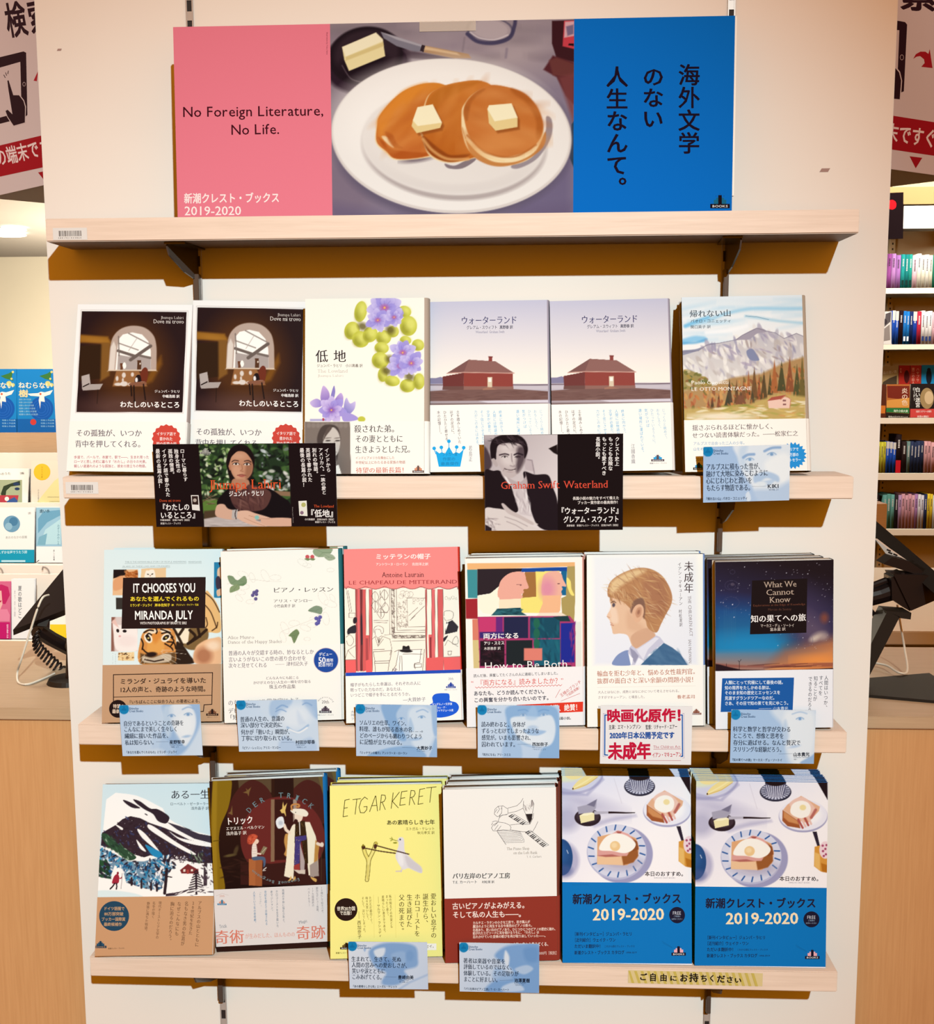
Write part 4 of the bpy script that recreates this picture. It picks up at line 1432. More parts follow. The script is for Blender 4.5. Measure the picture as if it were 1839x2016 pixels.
    b.t('20th', 1185, 1505, 1242, 1503, 36, '#8a868e', 's')
    logo(b, 1162, 1538, 1265, 1605, '#23409a', '#5a6ab0')
    b.t('新潮クレスト・ブックス', 1145, 1625, 1280, 1622, 13, '#8a868e', 'g')
    b.p([(985, 1790), (1020, 1760), (1015, 1700), (1060, 1665), (1180, 1662), (1200, 1690), (1205, 1740), (1270, 1760), (1300, 1810), (1270, 1870), (1180, 1910), (1060, 1920), (980, 1880)], '#1a5bd2', 1)
    b.t('ランデルノー文学賞', 1010, 1780, 1228, 1774, 28, '#e8eef8', 'b')
    b.t('ルレ・デ・', 1068, 1815, 1172, 1812, 26, '#e8eef8', 'b')
    b.t('ヴォワイヤジュール賞', 1012, 1848, 1240, 1842, 28, '#e8eef8', 'b')
    for y, t_ in ((1860, '大統領の'), (1895, '持ち主を'), (1935, 'フランス')):
        b.t(t_, 140, y, 290, y - 2, 34, '#9a96a0', 'g')


def art_both(f, b):
    f.F('#fbf6ea')
    J = lambda pts: pts
    f.P([(80, 268), (1235, 255), (1236, 300), (82, 335)], '#f1b679', 3)
    f.P([(80, 335), (190, 335), (192, 640), (88, 640)], '#3f8f96', 4)
    f.P([(190, 330), (680, 322), (650, 370), (420, 520), (330, 590), (192, 612)], '#2b2026', 3)
    f.P([(670, 320), (1155, 308), (1155, 352), (660, 360)], '#15499c', 3)
    f.P([(1090, 350), (1150, 350), (1145, 612), (1090, 612)], '#176590', 3)
    f.P([(700, 362), (825, 360), (822, 640), (670, 640)], '#a5703c', 3)
    f.P([(815, 355), (910, 355), (900, 700), (880, 760), (850, 800), (640, 800), (650, 640), (822, 625)], '#f5e27a', 3)
    f.P([(910, 350), (1070, 350), (1080, 420), (900, 500)], '#f5e27a', 3)
    f.P([(1155, 300), (1236, 298), (1240, 640), (1230, 890), (1100, 860), (1090, 640), (1140, 620)], '#b09a5c', 3)
    f.B([(1150, 420), (1190, 460), (1200, 540), (1230, 610), (1190, 600), (1150, 500)], '#f5e27a', 5)
    f.P([(195, 620), (330, 590), (425, 510), (422, 700), (400, 770), (340, 815), (250, 800), (198, 740)], '#f9f4dc', 3)
    f.P([(425, 650), (655, 640), (660, 750), (420, 760)], '#f8e4c2', 3)
    f.B([(425, 640), (425, 500), (470, 420), (560, 365), (680, 360), (705, 400), (715, 450), (740, 530), (690, 545), (685, 560), (690, 580), (665, 600), (660, 640)], '#eeab98', 3)
    f.P([(425, 655), (425, 600), (660, 590), (660, 645)], '#eeab98', 3)
    f.L([(610, 495), (660, 498)], 5, '#8a5a58', 4)
    f.E(655, 500, 10, 8, '#8a5a58')
    f.B([(895, 620), (890, 430), (940, 365), (1040, 352), (1090, 380), (1110, 440), (1145, 512), (1098, 515), (1105, 545), (1090, 570), (1085, 620)], '#efb29c', 3)
    f.E(940, 540, 80, 110, '#dd88a4', 0, 90, .8)
    f.P([(893, 612), (1090, 610), (1080, 770), (1060, 800), (850, 800), (890, 700)], '#f4b98c', 4)
    f.E(1062, 485, 14, 6, '#7a4a50')
    f.P([(860, 800), (1090, 795), (1150, 830), (820, 835)], '#f4e2cc', 6)
    f.P([(405, 755), (655, 742), (665, 790), (720, 825), (340, 825)], '#24565e', 4)
    f.D(30, [(410, 760), (650, 750), (660, 810), (380, 815)], ['#35707a', '#163c48', '#2a6470'], 60, 14, 0, 15, 2)
    f.P([(62, 650), (192, 645), (195, 862), (66, 862)], '#a3262f', 4)
    f.P([(135, 868), (200, 865), (205, 1090), (140, 1090)], '#dd8068', 4)
    f.P([(140, 1092), (210, 1090), (220, 1420), (150, 1420)], '#dac386', 4)
    f.P([(1240, 900), (1305, 890), (1308, 1400), (1240, 1400)], '#dde0d4', 6, .6)
    f.P([(195, 840), (1180, 830), (1240, 900), (1245, 1420), (215, 1420)], '#b03a6c', 3)
    for x0, y0, x1, y1, c in ((210, 850, 388, 1000, '#c83a6e'), (390, 845, 460, 1010, '#6a2878'), (475, 845, 735, 1070, '#222546'), (755, 850, 1075, 1070, '#164a5e'), (215, 1005, 475, 1070, '#3c2a70'),
                              (220, 1100, 480, 1370, '#1f141c'), (500, 1095, 780, 1360, '#1d2428'), (800, 1085, 1080, 1400, '#1a5b70'), (1085, 910, 1232, 1330, '#1f2a90')):
        f.P([(x0, y0), (x1, y0 - 4), (x1, y1), (x0, y1)], c, 8)
    f.D(60, [(230, 1110), (470, 1110), (470, 1360), (230, 1360)], ['#3a1c28', '#150c12', '#4a2430'], 60, 20, 20, 60, 3, 8, .5)
    f.D(60, [(770, 860), (1070, 860), (1070, 1380), (810, 1380)], ['#1c6478', '#143c50', '#22707c'], 80, 26, 80, 30, 4, 12, .5)
    f.D(20, [(1180, 920), (1235, 920), (1235, 1340), (1180, 1340)], ['#7a2a80', '#a03a70'], 60, 16, 90, 20, 5, 8, .8)
    f.P([(1000, 840), (1160, 830), (1190, 890), (1080, 890)], '#1c3c40', 6)
    for y in (910, 1020, 1130):
        f.E(826, y, 34, 55, '#23684e', 0, 6, .9)
    f.R(690, 1178, 886, 1310, '#e08070', 10)
    f.L([(700, 1375), (1190, 1372)], 20, '#20141c', 8)
    f.t('両方になる', 250, 1050, 640, 1042, 68, '#fdf6f0', 'b')
    f.t('アリ・スミス', 258, 1126, 480, 1120, 42, '#fdf6f0', 'b')
    f.t('木原善彦 訳', 260, 1182, 440, 1178, 36, '#f0e6e0', 'g')
    f.t('How to Be Both', 262, 1368, 1160, 1340, 120, '#fdf6f0', 'l')
    b.t('読んだ後、興奮してたくさんの人に連絡してしまいました。', 148, 1474, 1075, 1444, 38, '#33333f', 'g')
    b.t('“『両方になる』読みましたか？”', 122, 1552, 1150, 1522, 72, '#e06058', 'g')
    n = 52
    b.l([(168 + (1098 - 168) * i / n, 1600 - 26 * i / n + (7 if i % 2 else -7)) for i in range(n + 1)], 5, '#e06058')
    b.t('あなたも、どうか読んでください。', 150, 1664, 935, 1640, 54, '#2b2c44', 'b')
    b.t('この興奮を分かち合いたいのです。', 152, 1736, 985, 1708, 54, '#2b2c44', 'b')
    b.t('王様のブランチ', 1080, 1690, 1300, 1530, 42, '#d0605c', 'g')
    b.t('で話題沸騰！', 1142, 1692, 1300, 1586, 34, '#d0605c', 'g')
    b.l([(1028, 1708), (1078, 1618)], 4, '#d0605c')
    b.l([(1085, 1745), (1290, 1662)], 4, '#d0605c')
    b.p([(612, 1785), (1328, 1750), (1322, 1858), (612, 1890)], '#e83a26')
    b.t('各紙誌で大反響、絶賛！', 640, 1838, 1300, 1808, 76, '#fdf6f0', 'b')
    b.t('英国屈指の才能による傑作長篇小説。', 640, 1942, 1215, 1926, 34, '#33333f', 'b')


def art_minor(f, b):
    f.F('#fcf7ec')
    f.P([(150, 190), (1260, 185), (1275, 1358), (158, 1358)], ('#f1efee', (700, 200), '#e9e9f0', (700, 1300)), 60)
    # hair
    hair = [(310, 620), (312, 520), (360, 440), (470, 370), (620, 318), (760, 325), (880, 390), (960, 500), (1000, 620), (985, 720), (930, 820), (880, 920), (830, 1010), (740, 960), (700, 860), (560, 760), (470, 680), (370, 640)]
    f.B([(300, 830), (345, 740), (330, 650), (420, 600), (640, 700), (720, 900), (780, 1010), (810, 1060), (600, 1180), (560, 1130), (520, 1040), (440, 1020), (370, 1025), (355, 980), (345, 940), (330, 880)], '#e5bd9d', 5)
    f.B([(560, 1050), (720, 960), (820, 1040), (700, 1130), (600, 1180)], '#d3a687', 14)
    f.B([(520, 780), (620, 880), (700, 960), (640, 1000), (520, 960)], '#d9ac8c', 50, .7)
    f.B([(330, 800), (345, 740), (400, 760), (420, 900), (350, 900)], '#f0d3bb', 30, .8)
    f.B(hair, '#b8845a', 6)
    f.B([(330, 560), (360, 460), (480, 380), (620, 335), (720, 345), (600, 420), (440, 520), (360, 600)], '#e6c594', 40, .9)
    f.B([(700, 420), (860, 430), (950, 560), (960, 700), (860, 850), (760, 800), (700, 620)], '#a56f52', 60, .75)
    f.D(140, hair, ['#dcb27a', '#a8744e', '#c99868', '#8f5c44', '#e8cc9a'], 120, 9, 35, 35, 11, 5, .5)
    f.B([(560, 720), (600, 660), (680, 640), (710, 720), (700, 860), (660, 800), (560, 800)], '#7d5a4c', 20, .9)
    f.D(30, [(320, 600), (600, 560), (560, 760), (480, 700)], ['#b98a60', '#8a5c40', '#d8ae80'], 90, 10, 70, 25, 12, 5, .7)
    f.L([(330, 610), (345, 660), (370, 690)], 20, '#a87850', 10, .8)
    f.B([(570, 800), (600, 730), (650, 705), (690, 740), (690, 820), (650, 890), (600, 890)], '#e0b190', 5)
    f.B([(605, 800), (630, 745), (670, 745), (665, 820), (625, 850)], '#c48f70', 12, .9)
    f.E(640, 790, 14, 26, '#9a6650', 15, 10, .8)
    f.L([(345, 690), (375, 672), (395, 690)], 10, '#7a5a48', 6)
    f.E(372, 715, 16, 22, '#5c5058', 10, 8)
    f.B([(298, 835), (330, 790), (350, 840), (325, 852)], '#ecc6a8', 5)
    f.L([(302, 838), (330, 850)], 6, '#b98468', 5)
    f.L([(340, 925), (372, 935)], 8, '#bd7d68', 5)
    f.L([(335, 900), (360, 915)], 6, '#c98f78', 5)
    # collar, pullover
    f.B([(365, 1358), (380, 1290), (440, 1230), (530, 1200), (570, 1280), (560, 1358)], '#8092bd', 5)
    f.P([(660, 1358), (760, 1260), (910, 1120), (1000, 1170), (1090, 1240), (1165, 1358)], '#43698e', 5)
    f.D(40, [(700, 1340), (910, 1140), (1080, 1240), (1140, 1350)], ['#3a5f86', '#53789a', '#4a7094'], 120, 30, 40, 30, 14, 20, .5)
    f.P([(540, 1180), (560, 1145), (620, 1190), (830, 1040), (870, 1060), (912, 1115), (760, 1230), (690, 1310), (640, 1358), (560, 1358), (525, 1220)], '#c8c6d8', 5)
    f.P([(620, 1195), (820, 1060), (860, 1070), (740, 1190), (690, 1300), (640, 1230)], '#e2e0ea', 8)
    f.P([(545, 1170), (600, 1210), (640, 1260), (600, 1340), (570, 1290)], '#9a98b0', 8)
    f.P([(530, 1230), (580, 1290), (570, 1350), (555, 1358)], '#f4f4f8', 6)
    f.P([(640, 1280), (690, 1310), (640, 1358), (600, 1358)], '#f0f0f6', 6)
    f.v('未成年', 1178, 242, 590, 104, '#4a3a3c', 'm')
    f.v('イアン・マキューアン', 1078, 255, 720, 40, '#5c4f52', 'm', 1092)
    f.v('村松潔訳', 1085, 760, 948, 34, '#6a5e60', 'g', 1095)
    f.t('THE CHILDREN ACT', 1186, 615, 1205, 1050, 48, '#8a7e80', 's')
    f.t('IAN McEWAN', 1190, 1085, 1194, 1340, 42, '#8a7e80', 's')
    b.t('輸血を拒む少年と、悩める女性裁判官。', 192, 1452, 1280, 1425, 68, '#b8735c', 'm')
    b.t('抜群の面白さと深い余韻の問題小説！', 192, 1530, 1265, 1512, 68, '#b8735c', 'm')
    b.l([(195, 1598), (1250, 1580)], 2, '#d8cec4')
    b.t('大人とはなにか、成熟とはなにかについて考えさせられる。', 202, 1650, 1095, 1634, 34, '#8f8a8e', 'g')
    b.t('さすがマキューアン、と嘆息した。', 202, 1706, 725, 1698, 34, '#8f8a8e', 'g')
    b.t('養老孟司', 1050, 1700, 1245, 1696, 44, '#b8735c', 'mb')
    b.t('映画化原作', 205, 1810, 420, 1806, 34, '#a8a2a4', 'g')
    logo(b, 1205, 1822, 1312, 1890, '#8a5244', '#a06a58')


def art_know(f, b):
    f.F('#241728')
    f.P([(90, 200), (1430, 150), (1420, 1420), (90, 1420)], ('#1d1016', (800, 250), '#2a2748', (700, 700)), 1)
    f.P([(90, 640), (800, 700), (1000, 1000), (900, 1420), (90, 1420)], ('#1d3a78', (300, 560), '#1f86b4', (360, 1180)), 220, .9)
    f.E(500, 1120, 420, 130, '#1c88c0', 0, 160, .8)
    f.E(1120, 900, 260, 380, '#463a58', -25, 260, .7)
    f.E(1190, 1000, 120, 240, '#6e5a6c', -35, 140, .6)
    f.P([(90, 1180), (1430, 1150), (1430, 1420), (90, 1420)], ('#5f7f9a', (600, 1180), '#c07a60', (600, 1330)), 60, .8)
    f.P([(700, 1330), (860, 1140), (1150, 1080), (1430, 1020), (1430, 1420), (700, 1420)], ('#7a5a58', (1000, 1080), '#e08848', (1100, 1300)), 120, .85)
    f.E(1250, 1270, 260, 50, '#ee9448', 0, 80, .8)
    f.P([(90, 1300), (500, 1330), (1430, 1290), (1430, 1340), (90, 1350)], '#8a4a40', 16, .7)
    f.D(12, [(600, 1320), (1400, 1290), (1400, 1350), (600, 1360)], ['#5c2c28', '#e8a060'], 260, 8, -2, 3, 4, 8, .8)
    f.P([(90, 1300), (200, 1318), (300, 1345), (420, 1370), (700, 1375), (1000, 1372), (1430, 1350), (1430, 1420), (90, 1420)], '#24121a', 8)
    f.L([(400, 1370), (402, 1290)], 5, '#1c1018', 3)
    f.L([(402, 1290), (420, 1265)], 4, '#1c1018', 3)
    f.L([(402, 1290), (388, 1275)], 4, '#1c1018', 3)
    f.L([(267, 1345), (267, 1308)], 3, '#1c1018', 3)
    f.E(1290, 830, 40, 50, '#8a4a38', 0, 50, .8)
    f.E(1230, 1020, 70, 36, '#d8c4b0', -20, 50, .7)
    f.E(1180, 1050, 40, 24, '#e8d8c4', -20, 40, .6)
    f.E(1290, 1030, 40, 30, '#b09a94', -20, 40, .6)
    rg = random.Random(3)
    for i in range(170):
        x, y = rg.uniform(180, 1390), rg.uniform(235, 1180)
        if y > 900 and x < 750:
            continue
        r_ = rg.choice([2, 2, 2.5, 3, 4, 5])
        f.E(x, y, r_, r_, '#e8e4f0', 0, 3, rg.uniform(.4, 1))
    for cx, cy, rx, ry in ((320, 490, 70, 50), (320, 500, 40, 30), (315, 670, 85, 60), (330, 350, 26, 22), (1090, 1060, 80, 70), (1000, 1000, 60, 40)):
        f.L([(cx + rx * math.cos(a), cy + ry * math.sin(a)) for a in np.linspace(0, 6.3, 30)], 3, '#5a5470', 3, .6)
    f.E(330, 480, 20, 16, '#4a4054', 0, 6)
    for i in range(16):
        f.L([(240 + i * 8, 720 + (i % 3) * 30), (245 + i * 8, 1150 - (i % 5) * 30)], 2, '#4a7a9a', 4, .3)
    f.p([(535, 440), (1112, 418), (1102, 985), (512, 1002)], '#180c0e')
    f.t('What We', 660, 482, 1000, 470, 88, '#c0a894', 's')
    f.t('Cannot', 680, 562, 972, 552, 88, '#c0a894', 's')
    f.t('Know', 715, 640, 935, 632, 88, '#c0a894', 's')
    f.t('Explorations at the Edge of Knowledge', 545, 700, 1090, 684, 30, '#70402e', 's')
    f.t('Marcus du Sautoy', 700, 742, 945, 736, 36, '#5c3a2e', 's')
    f.t('知の果てへの旅', 520, 842, 1098, 824, 84, '#fdf6f0', 'mb')
    f.t('マーカス・デュ・ソートイ', 622, 912, 975, 908, 40, '#d8c8bc', 'g')
    f.t('冨永星 訳', 720, 952, 885, 946, 36, '#d8c8bc', 'g')
    b.p([(222, 1460), (972, 1452), (958, 1795), (205, 1812)], '#1b5ba6')
    for y, t_, x1 in ((1505, '人類にとって究極にして最後の謎。', 880), (1560, '知の限界をたしかめる旅は、', 750), (1612, 'そのまま知の歴史とエッセンスを', 830), (1668, '見渡すグランドツアーなのだ。', 790), (1722, 'さあ、その目で知の果てを見にゆこう。', 935)):
        b.t(t_, 248, y, x1, y - 4, 44, '#dfeaf4', 'b')
    b.l([(605, 1776), (735, 1774)], 3, '#dfeaf4')
    b.t('山本貴光', 750, 1778, 912, 1774, 42, '#dfeaf4', 'g')
    for t_, x, y0, y1 in (('人間はいつか、', 1310, 1430, 1790), ('すべてを', 1256, 1430, 1640), ('知ることが', 1200, 1435, 1700), ('できるのだろうか', 1143, 1440, 1870)):
        b.v(t_, x, y0, y1, 44, '#5a5c66', 'g', x - 10)


def art_life(f, b):
    f.F('#d3e5ea')
    snow = [(150, 1330), (255, 330), (350, 262), (480, 275), (560, 290), (660, 330), (830, 420), (880, 520), (960, 570), (1130, 650), (1345, 700), (1345, 1330)]
    f.P(snow, '#fbf7f2', 4)
    ink_ = '#2e1f2a'
    f.B([(425, 335), (480, 350), (560, 390), (600, 420), (520, 415), (450, 370)], ink_, 4)
    f.B([(530, 330), (600, 350), (700, 420), (780, 430), (880, 490), (895, 530), (860, 575), (780, 550), (730, 480), (640, 430), (560, 370)], ink_, 4)
    f.P([(870, 560), (1000, 600), (1200, 680), (1345, 705), (1345, 780), (1150, 730), (980, 640)], '#3b3240', 4)
    f.E(660, 483, 18, 6, ink_, 30)
    f.P([(1030, 605), (1130, 645), (1090, 640)], ink_, 3)
    dk = [(210, 670), (350, 590), (420, 530), (500, 500), (600, 520), (700, 570), (850, 620), (920, 650), (1100, 740), (1345, 800), (1345, 980), (1200, 980), (900, 930), (700, 900), (640, 920), (500, 880), (200, 800)]
    f.P(dk, '#33222c', 4)
    f.D(160, dk, ['#2f2f52', '#2a1a22', '#453038', '#38406a'], 40, 16, 30, 60, 21, 4, .7)
    f.D(90, dk, ['#e8e0e0', '#8a8090', '#c8c0c8'], 9, 4, 30, 60, 22, 2, .8)
    for pts in ([(680, 585), (760, 620), (960, 760), (1160, 880), (1100, 880), (900, 770), (700, 640)], [(570, 630), (650, 680), (790, 850), (760, 840), (620, 720)], [(890, 650), (1000, 720), (1200, 760), (1345, 790), (1345, 815), (1150, 790), (1000, 740)],
                [(560, 740), (600, 780), (660, 860), (600, 830)], [(340, 580), (420, 620), (410, 640)]):
        f.B(pts, '#fbf7f2', 4)
    f.B([(205, 690), (260, 680), (340, 760), (480, 850), (560, 920), (480, 950), (360, 870), (250, 780)], '#2c4a34', 6)
    f.D(60, [(210, 700), (300, 700), (560, 920), (450, 950), (220, 790)], ['#223c2a', '#3f6a48', '#a8c0a8', '#1c2a24'], 34, 10, 40, 30, 23, 4, .8)
    f.B([(650, 790), (720, 820), (810, 870), (830, 930), (740, 910), (690, 860)], '#2387b8', 5)
    fo = [(170, 1110), (200, 820), (330, 880), (480, 960), (640, 960), (860, 900), (970, 1000), (900, 1060), (800, 1250), (640, 1240), (460, 1180), (420, 1040), (340, 1000), (290, 1140)]
    f.P(fo, '#5a7f9a', 8, .85)
    f.D(420, fo, ['#1f7ba8', '#2a4470', '#241a24', '#f4f0ee', '#3a9ac0', '#1c3450', '#2e2430', '#dfe8ee', '#1a5a8c'], 40, 16, 40, 80, 24, 4, .9)
    f.D(40, [(170, 960), (290, 960), (290, 1130), (170, 1110)], ['#1c3a28', '#24502f', '#2a2430'], 50, 24, 60, 40, 25, 4, .9)
    f.D(60, [(720, 1060), (880, 900), (960, 960), (820, 1120)], ['#f6f2f0', '#2a7aa4', '#2a1e28'], 50, 20, 60, 60, 26, 4, .9)
    f.D(40, [(900, 900), (1080, 910), (1080, 980), (960, 990)], ['#fbf7f2', '#3a2a34', '#8a8090'], 24, 10, 20, 70, 27, 3, .9)
    f.P([(160, 1120), (300, 1140), (460, 1180), (660, 1240), (880, 1285), (1345, 1200), (1345, 1330), (150, 1330)], '#fbf7f2', 6)
    f.P([(960, 1090), (1160, 1090), (1345, 1060), (1345, 1240), (880, 1280), (890, 1130)], '#fbf7f2', 6)
    f.B([(155, 1262), (350, 1258), (560, 1290), (600, 1330), (150, 1330)], '#dcebec', 12)
    f.L([(868, 1040), (862, 1160), (848, 1285)], 30, '#2c1d24', 5)
    f.L([(862, 1110), (920, 1122)], 12, '#2c1d24', 4)
    for x, y in ((512, 1180), (612, 1210), (710, 1230), (770, 1240)):
        f.L([(x, y - 50), (x, y + 20)], 20, '#2c1d24', 6)
    f.D(16, [(1110, 870), (1240, 870), (1230, 980), (1120, 980)], ['#4a6a48', '#8aa080', '#2a3c2c'], 60, 8, 80, 30, 28, 3, .9)
    f.P([(1000, 1040), (1010, 1030), (1085, 975), (1190, 1030), (1195, 1085), (1020, 1085)], '#7a2c2c', 3)
    f.P([(990, 1045), (1085, 962), (1200, 1030), (1180, 1038), (1085, 985), (1010, 1045)], '#fbf7f2', 3)
    f.R(1040, 1042, 1058, 1065, '#e8d8c8')
    f.R(1115, 1040, 1135, 1062, '#e8d8c8')
    f.R(1072, 1045, 1096, 1088, '#a84038')
    f.L([(1168, 1085), (1172, 1290)], 20, '#2a1c24', 4)
    for i in range(9):
        y = 1060 + i * 26
        w = 20 + i * 9
        f.L([(1170 - w, y + 12), (1172, y - 8), (1170 + w, y + 14)], 12, '#2a1c24', 6)
    f.L([(1265, 990), (1262, 1200)], 36, '#3a2c34', 8)
    f.D(30, [(1230, 1000), (1335, 1000), (1335, 1190), (1230, 1190)], ['#3a2a34', '#fbf7f2', '#54424c'], 40, 14, 60, 50, 29, 4, .9)
    f.P([(860, 1290), (1000, 1270), (1150, 1225), (1060, 1270), (960, 1310), (860, 1315)], '#3a2a34', 4)
    f.D(30, [(900, 1280), (1300, 1200), (1330, 1310), (960, 1315)], ['#3a2a34', '#fbf7f2', '#fbf7f2'], 60, 10, -15, 25, 30, 4, .9)
    # walker
    f.E(372, 1080, 12, 14, '#8a2030')
    f.B([(330, 1120), (360, 1090), (385, 1110), (378, 1180), (315, 1185)], '#a3263a', 3)
    f.L([(375, 1125), (402, 1135), (412, 1120)], 10, '#a3263a', 3)
    f.L([(340, 1185), (320, 1215), (295, 1240)], 14, '#241820', 3)
    f.L([(358, 1185), (362, 1215), (358, 1242)], 14, '#241820', 3)
    f.L([(418, 1080), (405, 1240)], 4, '#5a4a4c', 3)
    f.t('ある一生', 908, 283, 1308, 278, 100, '#33313a', 'm')
    f.t('ローベルト・ゼーターラー', 905, 376, 1300, 374, 36, '#4c5c66', 'g')
    f.t('浅井晶子 訳', 1115, 420, 1300, 420, 36, '#4c5c66', 'g')
    b.c(335, 1516, 152, '#20445c')
    for y, t_, a, c in ((1440, 'ドイツ語圏で', 230, 442), (1494, '80万部突破', 235, 430), (1548, 'ブッカー国際賞', 205, 450), (1600, '最終候補作', 230, 415)):
        b.t(t_, a, y, c, y, 40, '#c49a70', 'b')
    for t_, x, x2, y0, y1 in (('アルプスの山とともに', 1210, 1175, 1360, 1830), ('20世紀を生きた', 1142, 1110, 1362, 1710), ('名もなき男の生涯が', 1075, 1030, 1365, 1820), ('なぜこんなにも', 1000, 970, 1368, 1720), ('胸に迫るのだろう。', 930, 900, 1370, 1790)):
        b.v(t_, x, y0, y1, 40, '#6a4830', 'm', x2)
    for t_, x, x2, y0, y1 in (('現代オーストリア文学の', 805, 772, 1365, 1750), ('名手が描く', 742, 730, 1368, 1540), ('静謐に満ちた物語。', 685, 655, 1370, 1690)):
        b.v(t_, x, y0, y1, 32, '#7a563c', 'g', x2)
    logo(b, 135, 1762, 258, 1842, '#1c3a50', '#2a5068', '#b08a64')
    b.t('新潮クレスト・ブックス', 275, 1847, 440, 1843, 16, '#6a4830', 'b')


def art_trick(f, b):
    f.F('#2a1410')
    f.P([(120, 110), (1290, 70), (1290, 1260), (120, 1260)], ('#33190f', (600, 200), '#1f0e0c', (600, 1200)), 1)
    for x in (390, 950):
        f.P([(x - 10, 105), (x + 330, 95), (x + 330, 260), (x, 230)], '#5a4630', 10)
        f.B([(x - 90, 560), (x - 60, 300), (x + 130, 130), (x + 320, 260), (x + 340, 560)], '#4a1f1a', 5)
    f.P([(752, 100), (945, 95), (945, 330), (752, 330)], '#2a140f', 6)
    f.E(835, 730, 430, 430, '#6a2824', 0, 6)
    f.clip([(405, 300), (1270, 300), (1270, 1200), (405, 1200)])
    f.P([(405, 960), (720, 985), (1270, 930), (1270, 1200), (405, 1200)], '#3a1a16', 10)
    f.P([(752, 330), (945, 330), (945, 940), (752, 950)], '#391713', 6)
    f.clip()
    f.P([(716, 330), (752, 330), (752, 962), (714, 966)], '#8a6a50', 4)
    f.P([(942, 330), (978, 330), (978, 560), (942, 560)], '#a08a7c', 4)
    f.B([(130, 130), (300, 118), (312, 250), (280, 420), (205, 600), (185, 760), (200, 960), (235, 1120), (240, 1260), (110, 1260)], '#8a6a14', 6)
    f.P([(120, 130), (170, 128), (160, 700), (175, 1260), (110, 1260)], '#a58220', 20, .7)
    f.L([(130, 755), (190, 748)], 8, '#5a4408', 6)
    f.P([(1195, 95), (1270, 85), (1270, 350), (1235, 240)], '#6a5a34', 10)
    for pts in ([(430, 260), (470, 245), (460, 215), (480, 235), (515, 205), (495, 260), (490, 300), (475, 270)], [(280, 470), (305, 455), (320, 395), (325, 490)]):
        f.P(pts, '#7a5c34', 5)
    f.E(300, 900, 60, 14, '#5c4c2c', -10, 12)
    f.D(30, [(220, 940), (460, 940), (460, 1180), (240, 1180)], ['#3a2018', '#2a1610'], 80, 14, 0, 20, 5, 10, .6)
    f.E(360, 850, 20, 50, '#5a4a2c', 20, 16, .7)
    # seated boy
    f.P([(490, 935), (628, 945), (624, 1212), (492, 1205)], '#b0673a', 4)
    f.P([(560, 942), (628, 945), (624, 1212), (556, 1208)], '#9a5630', 10, .7)
    f.B([(525, 800), (560, 775), (575, 850), (570, 920), (525, 925)], '#efe2d4', 4)
    for y in (810, 835, 860, 885):
        f.L([(526, y), (570, y - 3)], 4, '#d0b8a8', 3)
    f.B([(528, 780), (540, 740), (580, 735), (592, 760), (570, 785)], '#f0d4bc', 4)
    f.B([(475, 750), (490, 700), (540, 682), (580, 705), (560, 740), (530, 780), (490, 785)], '#c8553a', 6)
    f.D(14, [(480, 700), (570, 690), (540, 780), (480, 780)], ['#e0704c', '#a83c28'], 20, 14, 0, 80, 6, 4, .8)
    f.L([(570, 880), (610, 885), (625, 870)], 16, '#efd8c4', 5)
    f.P([(640, 805), (680, 820), (640, 895), (605, 875)], '#8a7a5c', 3)
    f.L([(625, 870), (665, 825)], 6, '#c0b898', 3)
    f.B([(525, 920), (600, 910), (655, 925), (660, 990), (640, 1020), (630, 950), (540, 950)], '#50607a', 4)
    f.L([(640, 1045), (668, 1025)], 8, '#efe6dc', 3)
    f.L([(635, 1055), (662, 1052)], 6, '#efe6dc', 3)
    # conjuror
    f.B([(880, 680), (860, 690), (850, 760), (865, 840), (850, 890), (885, 895), (905, 700)], '#c89450', 6)
    f.P([(890, 690), (930, 600), (985, 545), (960, 740), (950, 1000), (945, 1140), (850, 1110), (870, 960)], '#f5ead0', 4)
    f.P([(1050, 560), (1110, 560), (1170, 700), (1190, 800), (1200, 1060), (1150, 1120), (1100, 1100), (1080, 900)], '#f5ead0', 4)
    f.P([(1170, 740), (1210, 800), (1195, 900), (1190, 1000), (1150, 1050), (1160, 850)], '#c08a44', 8)
    f.P([(1110, 1000), (1190, 950), (1205, 1110), (1115, 1120)], '#a8968c', 8)
    f.P([(965, 560), (1060, 545), (1085, 740), (1095, 980), (1060, 985), (1030, 760), (955, 770)], '#382410', 4)
    f.D(40, [(970, 570), (1050, 560), (1080, 960), (1060, 970), (1020, 740), (965, 720)], ['#7a5a2c', '#241408'], 14, 6, 0, 80, 7, 3, .9)
    f.P([(960, 710), (1075, 695), (1078, 740), (1020, 755), (1005, 990), (950, 1005), (962, 770)], '#463a78', 4)
    f.D(20, [(965, 715), (1070, 700), (1000, 980), (955, 990)], ['#c8b078', '#6a5a9a'], 8, 8, 0, 0, 8, 2, .8)
    f.P([(950, 1000), (1008, 980), (1010, 1050), (948, 1045)], '#a03a34', 3)
    f.P([(1010, 770), (1060, 960), (1055, 1060), (1015, 1080)], '#b8a6a4', 5)
    f.P([(945, 1045), (1010, 1050), (1065, 1045), (1065, 1090), (998, 1085)], '#d8c8b8', 4)
    f.L([(1005, 545), (1012, 690)], 8, '#f0e6dc', 4)
    f.B([(960, 470), (1000, 450), (1040, 480), (1030, 540), (990, 560), (960, 530)], '#f3dcc6', 4)
    f.B([(945, 560), (965, 530), (990, 545), (985, 580), (950, 580)], '#3a1a14', 4)
    f.B([(915, 440), (960, 425), (1050, 430), (1095, 470), (1075, 505), (1000, 490), (940, 470)], '#f5ead6', 4)
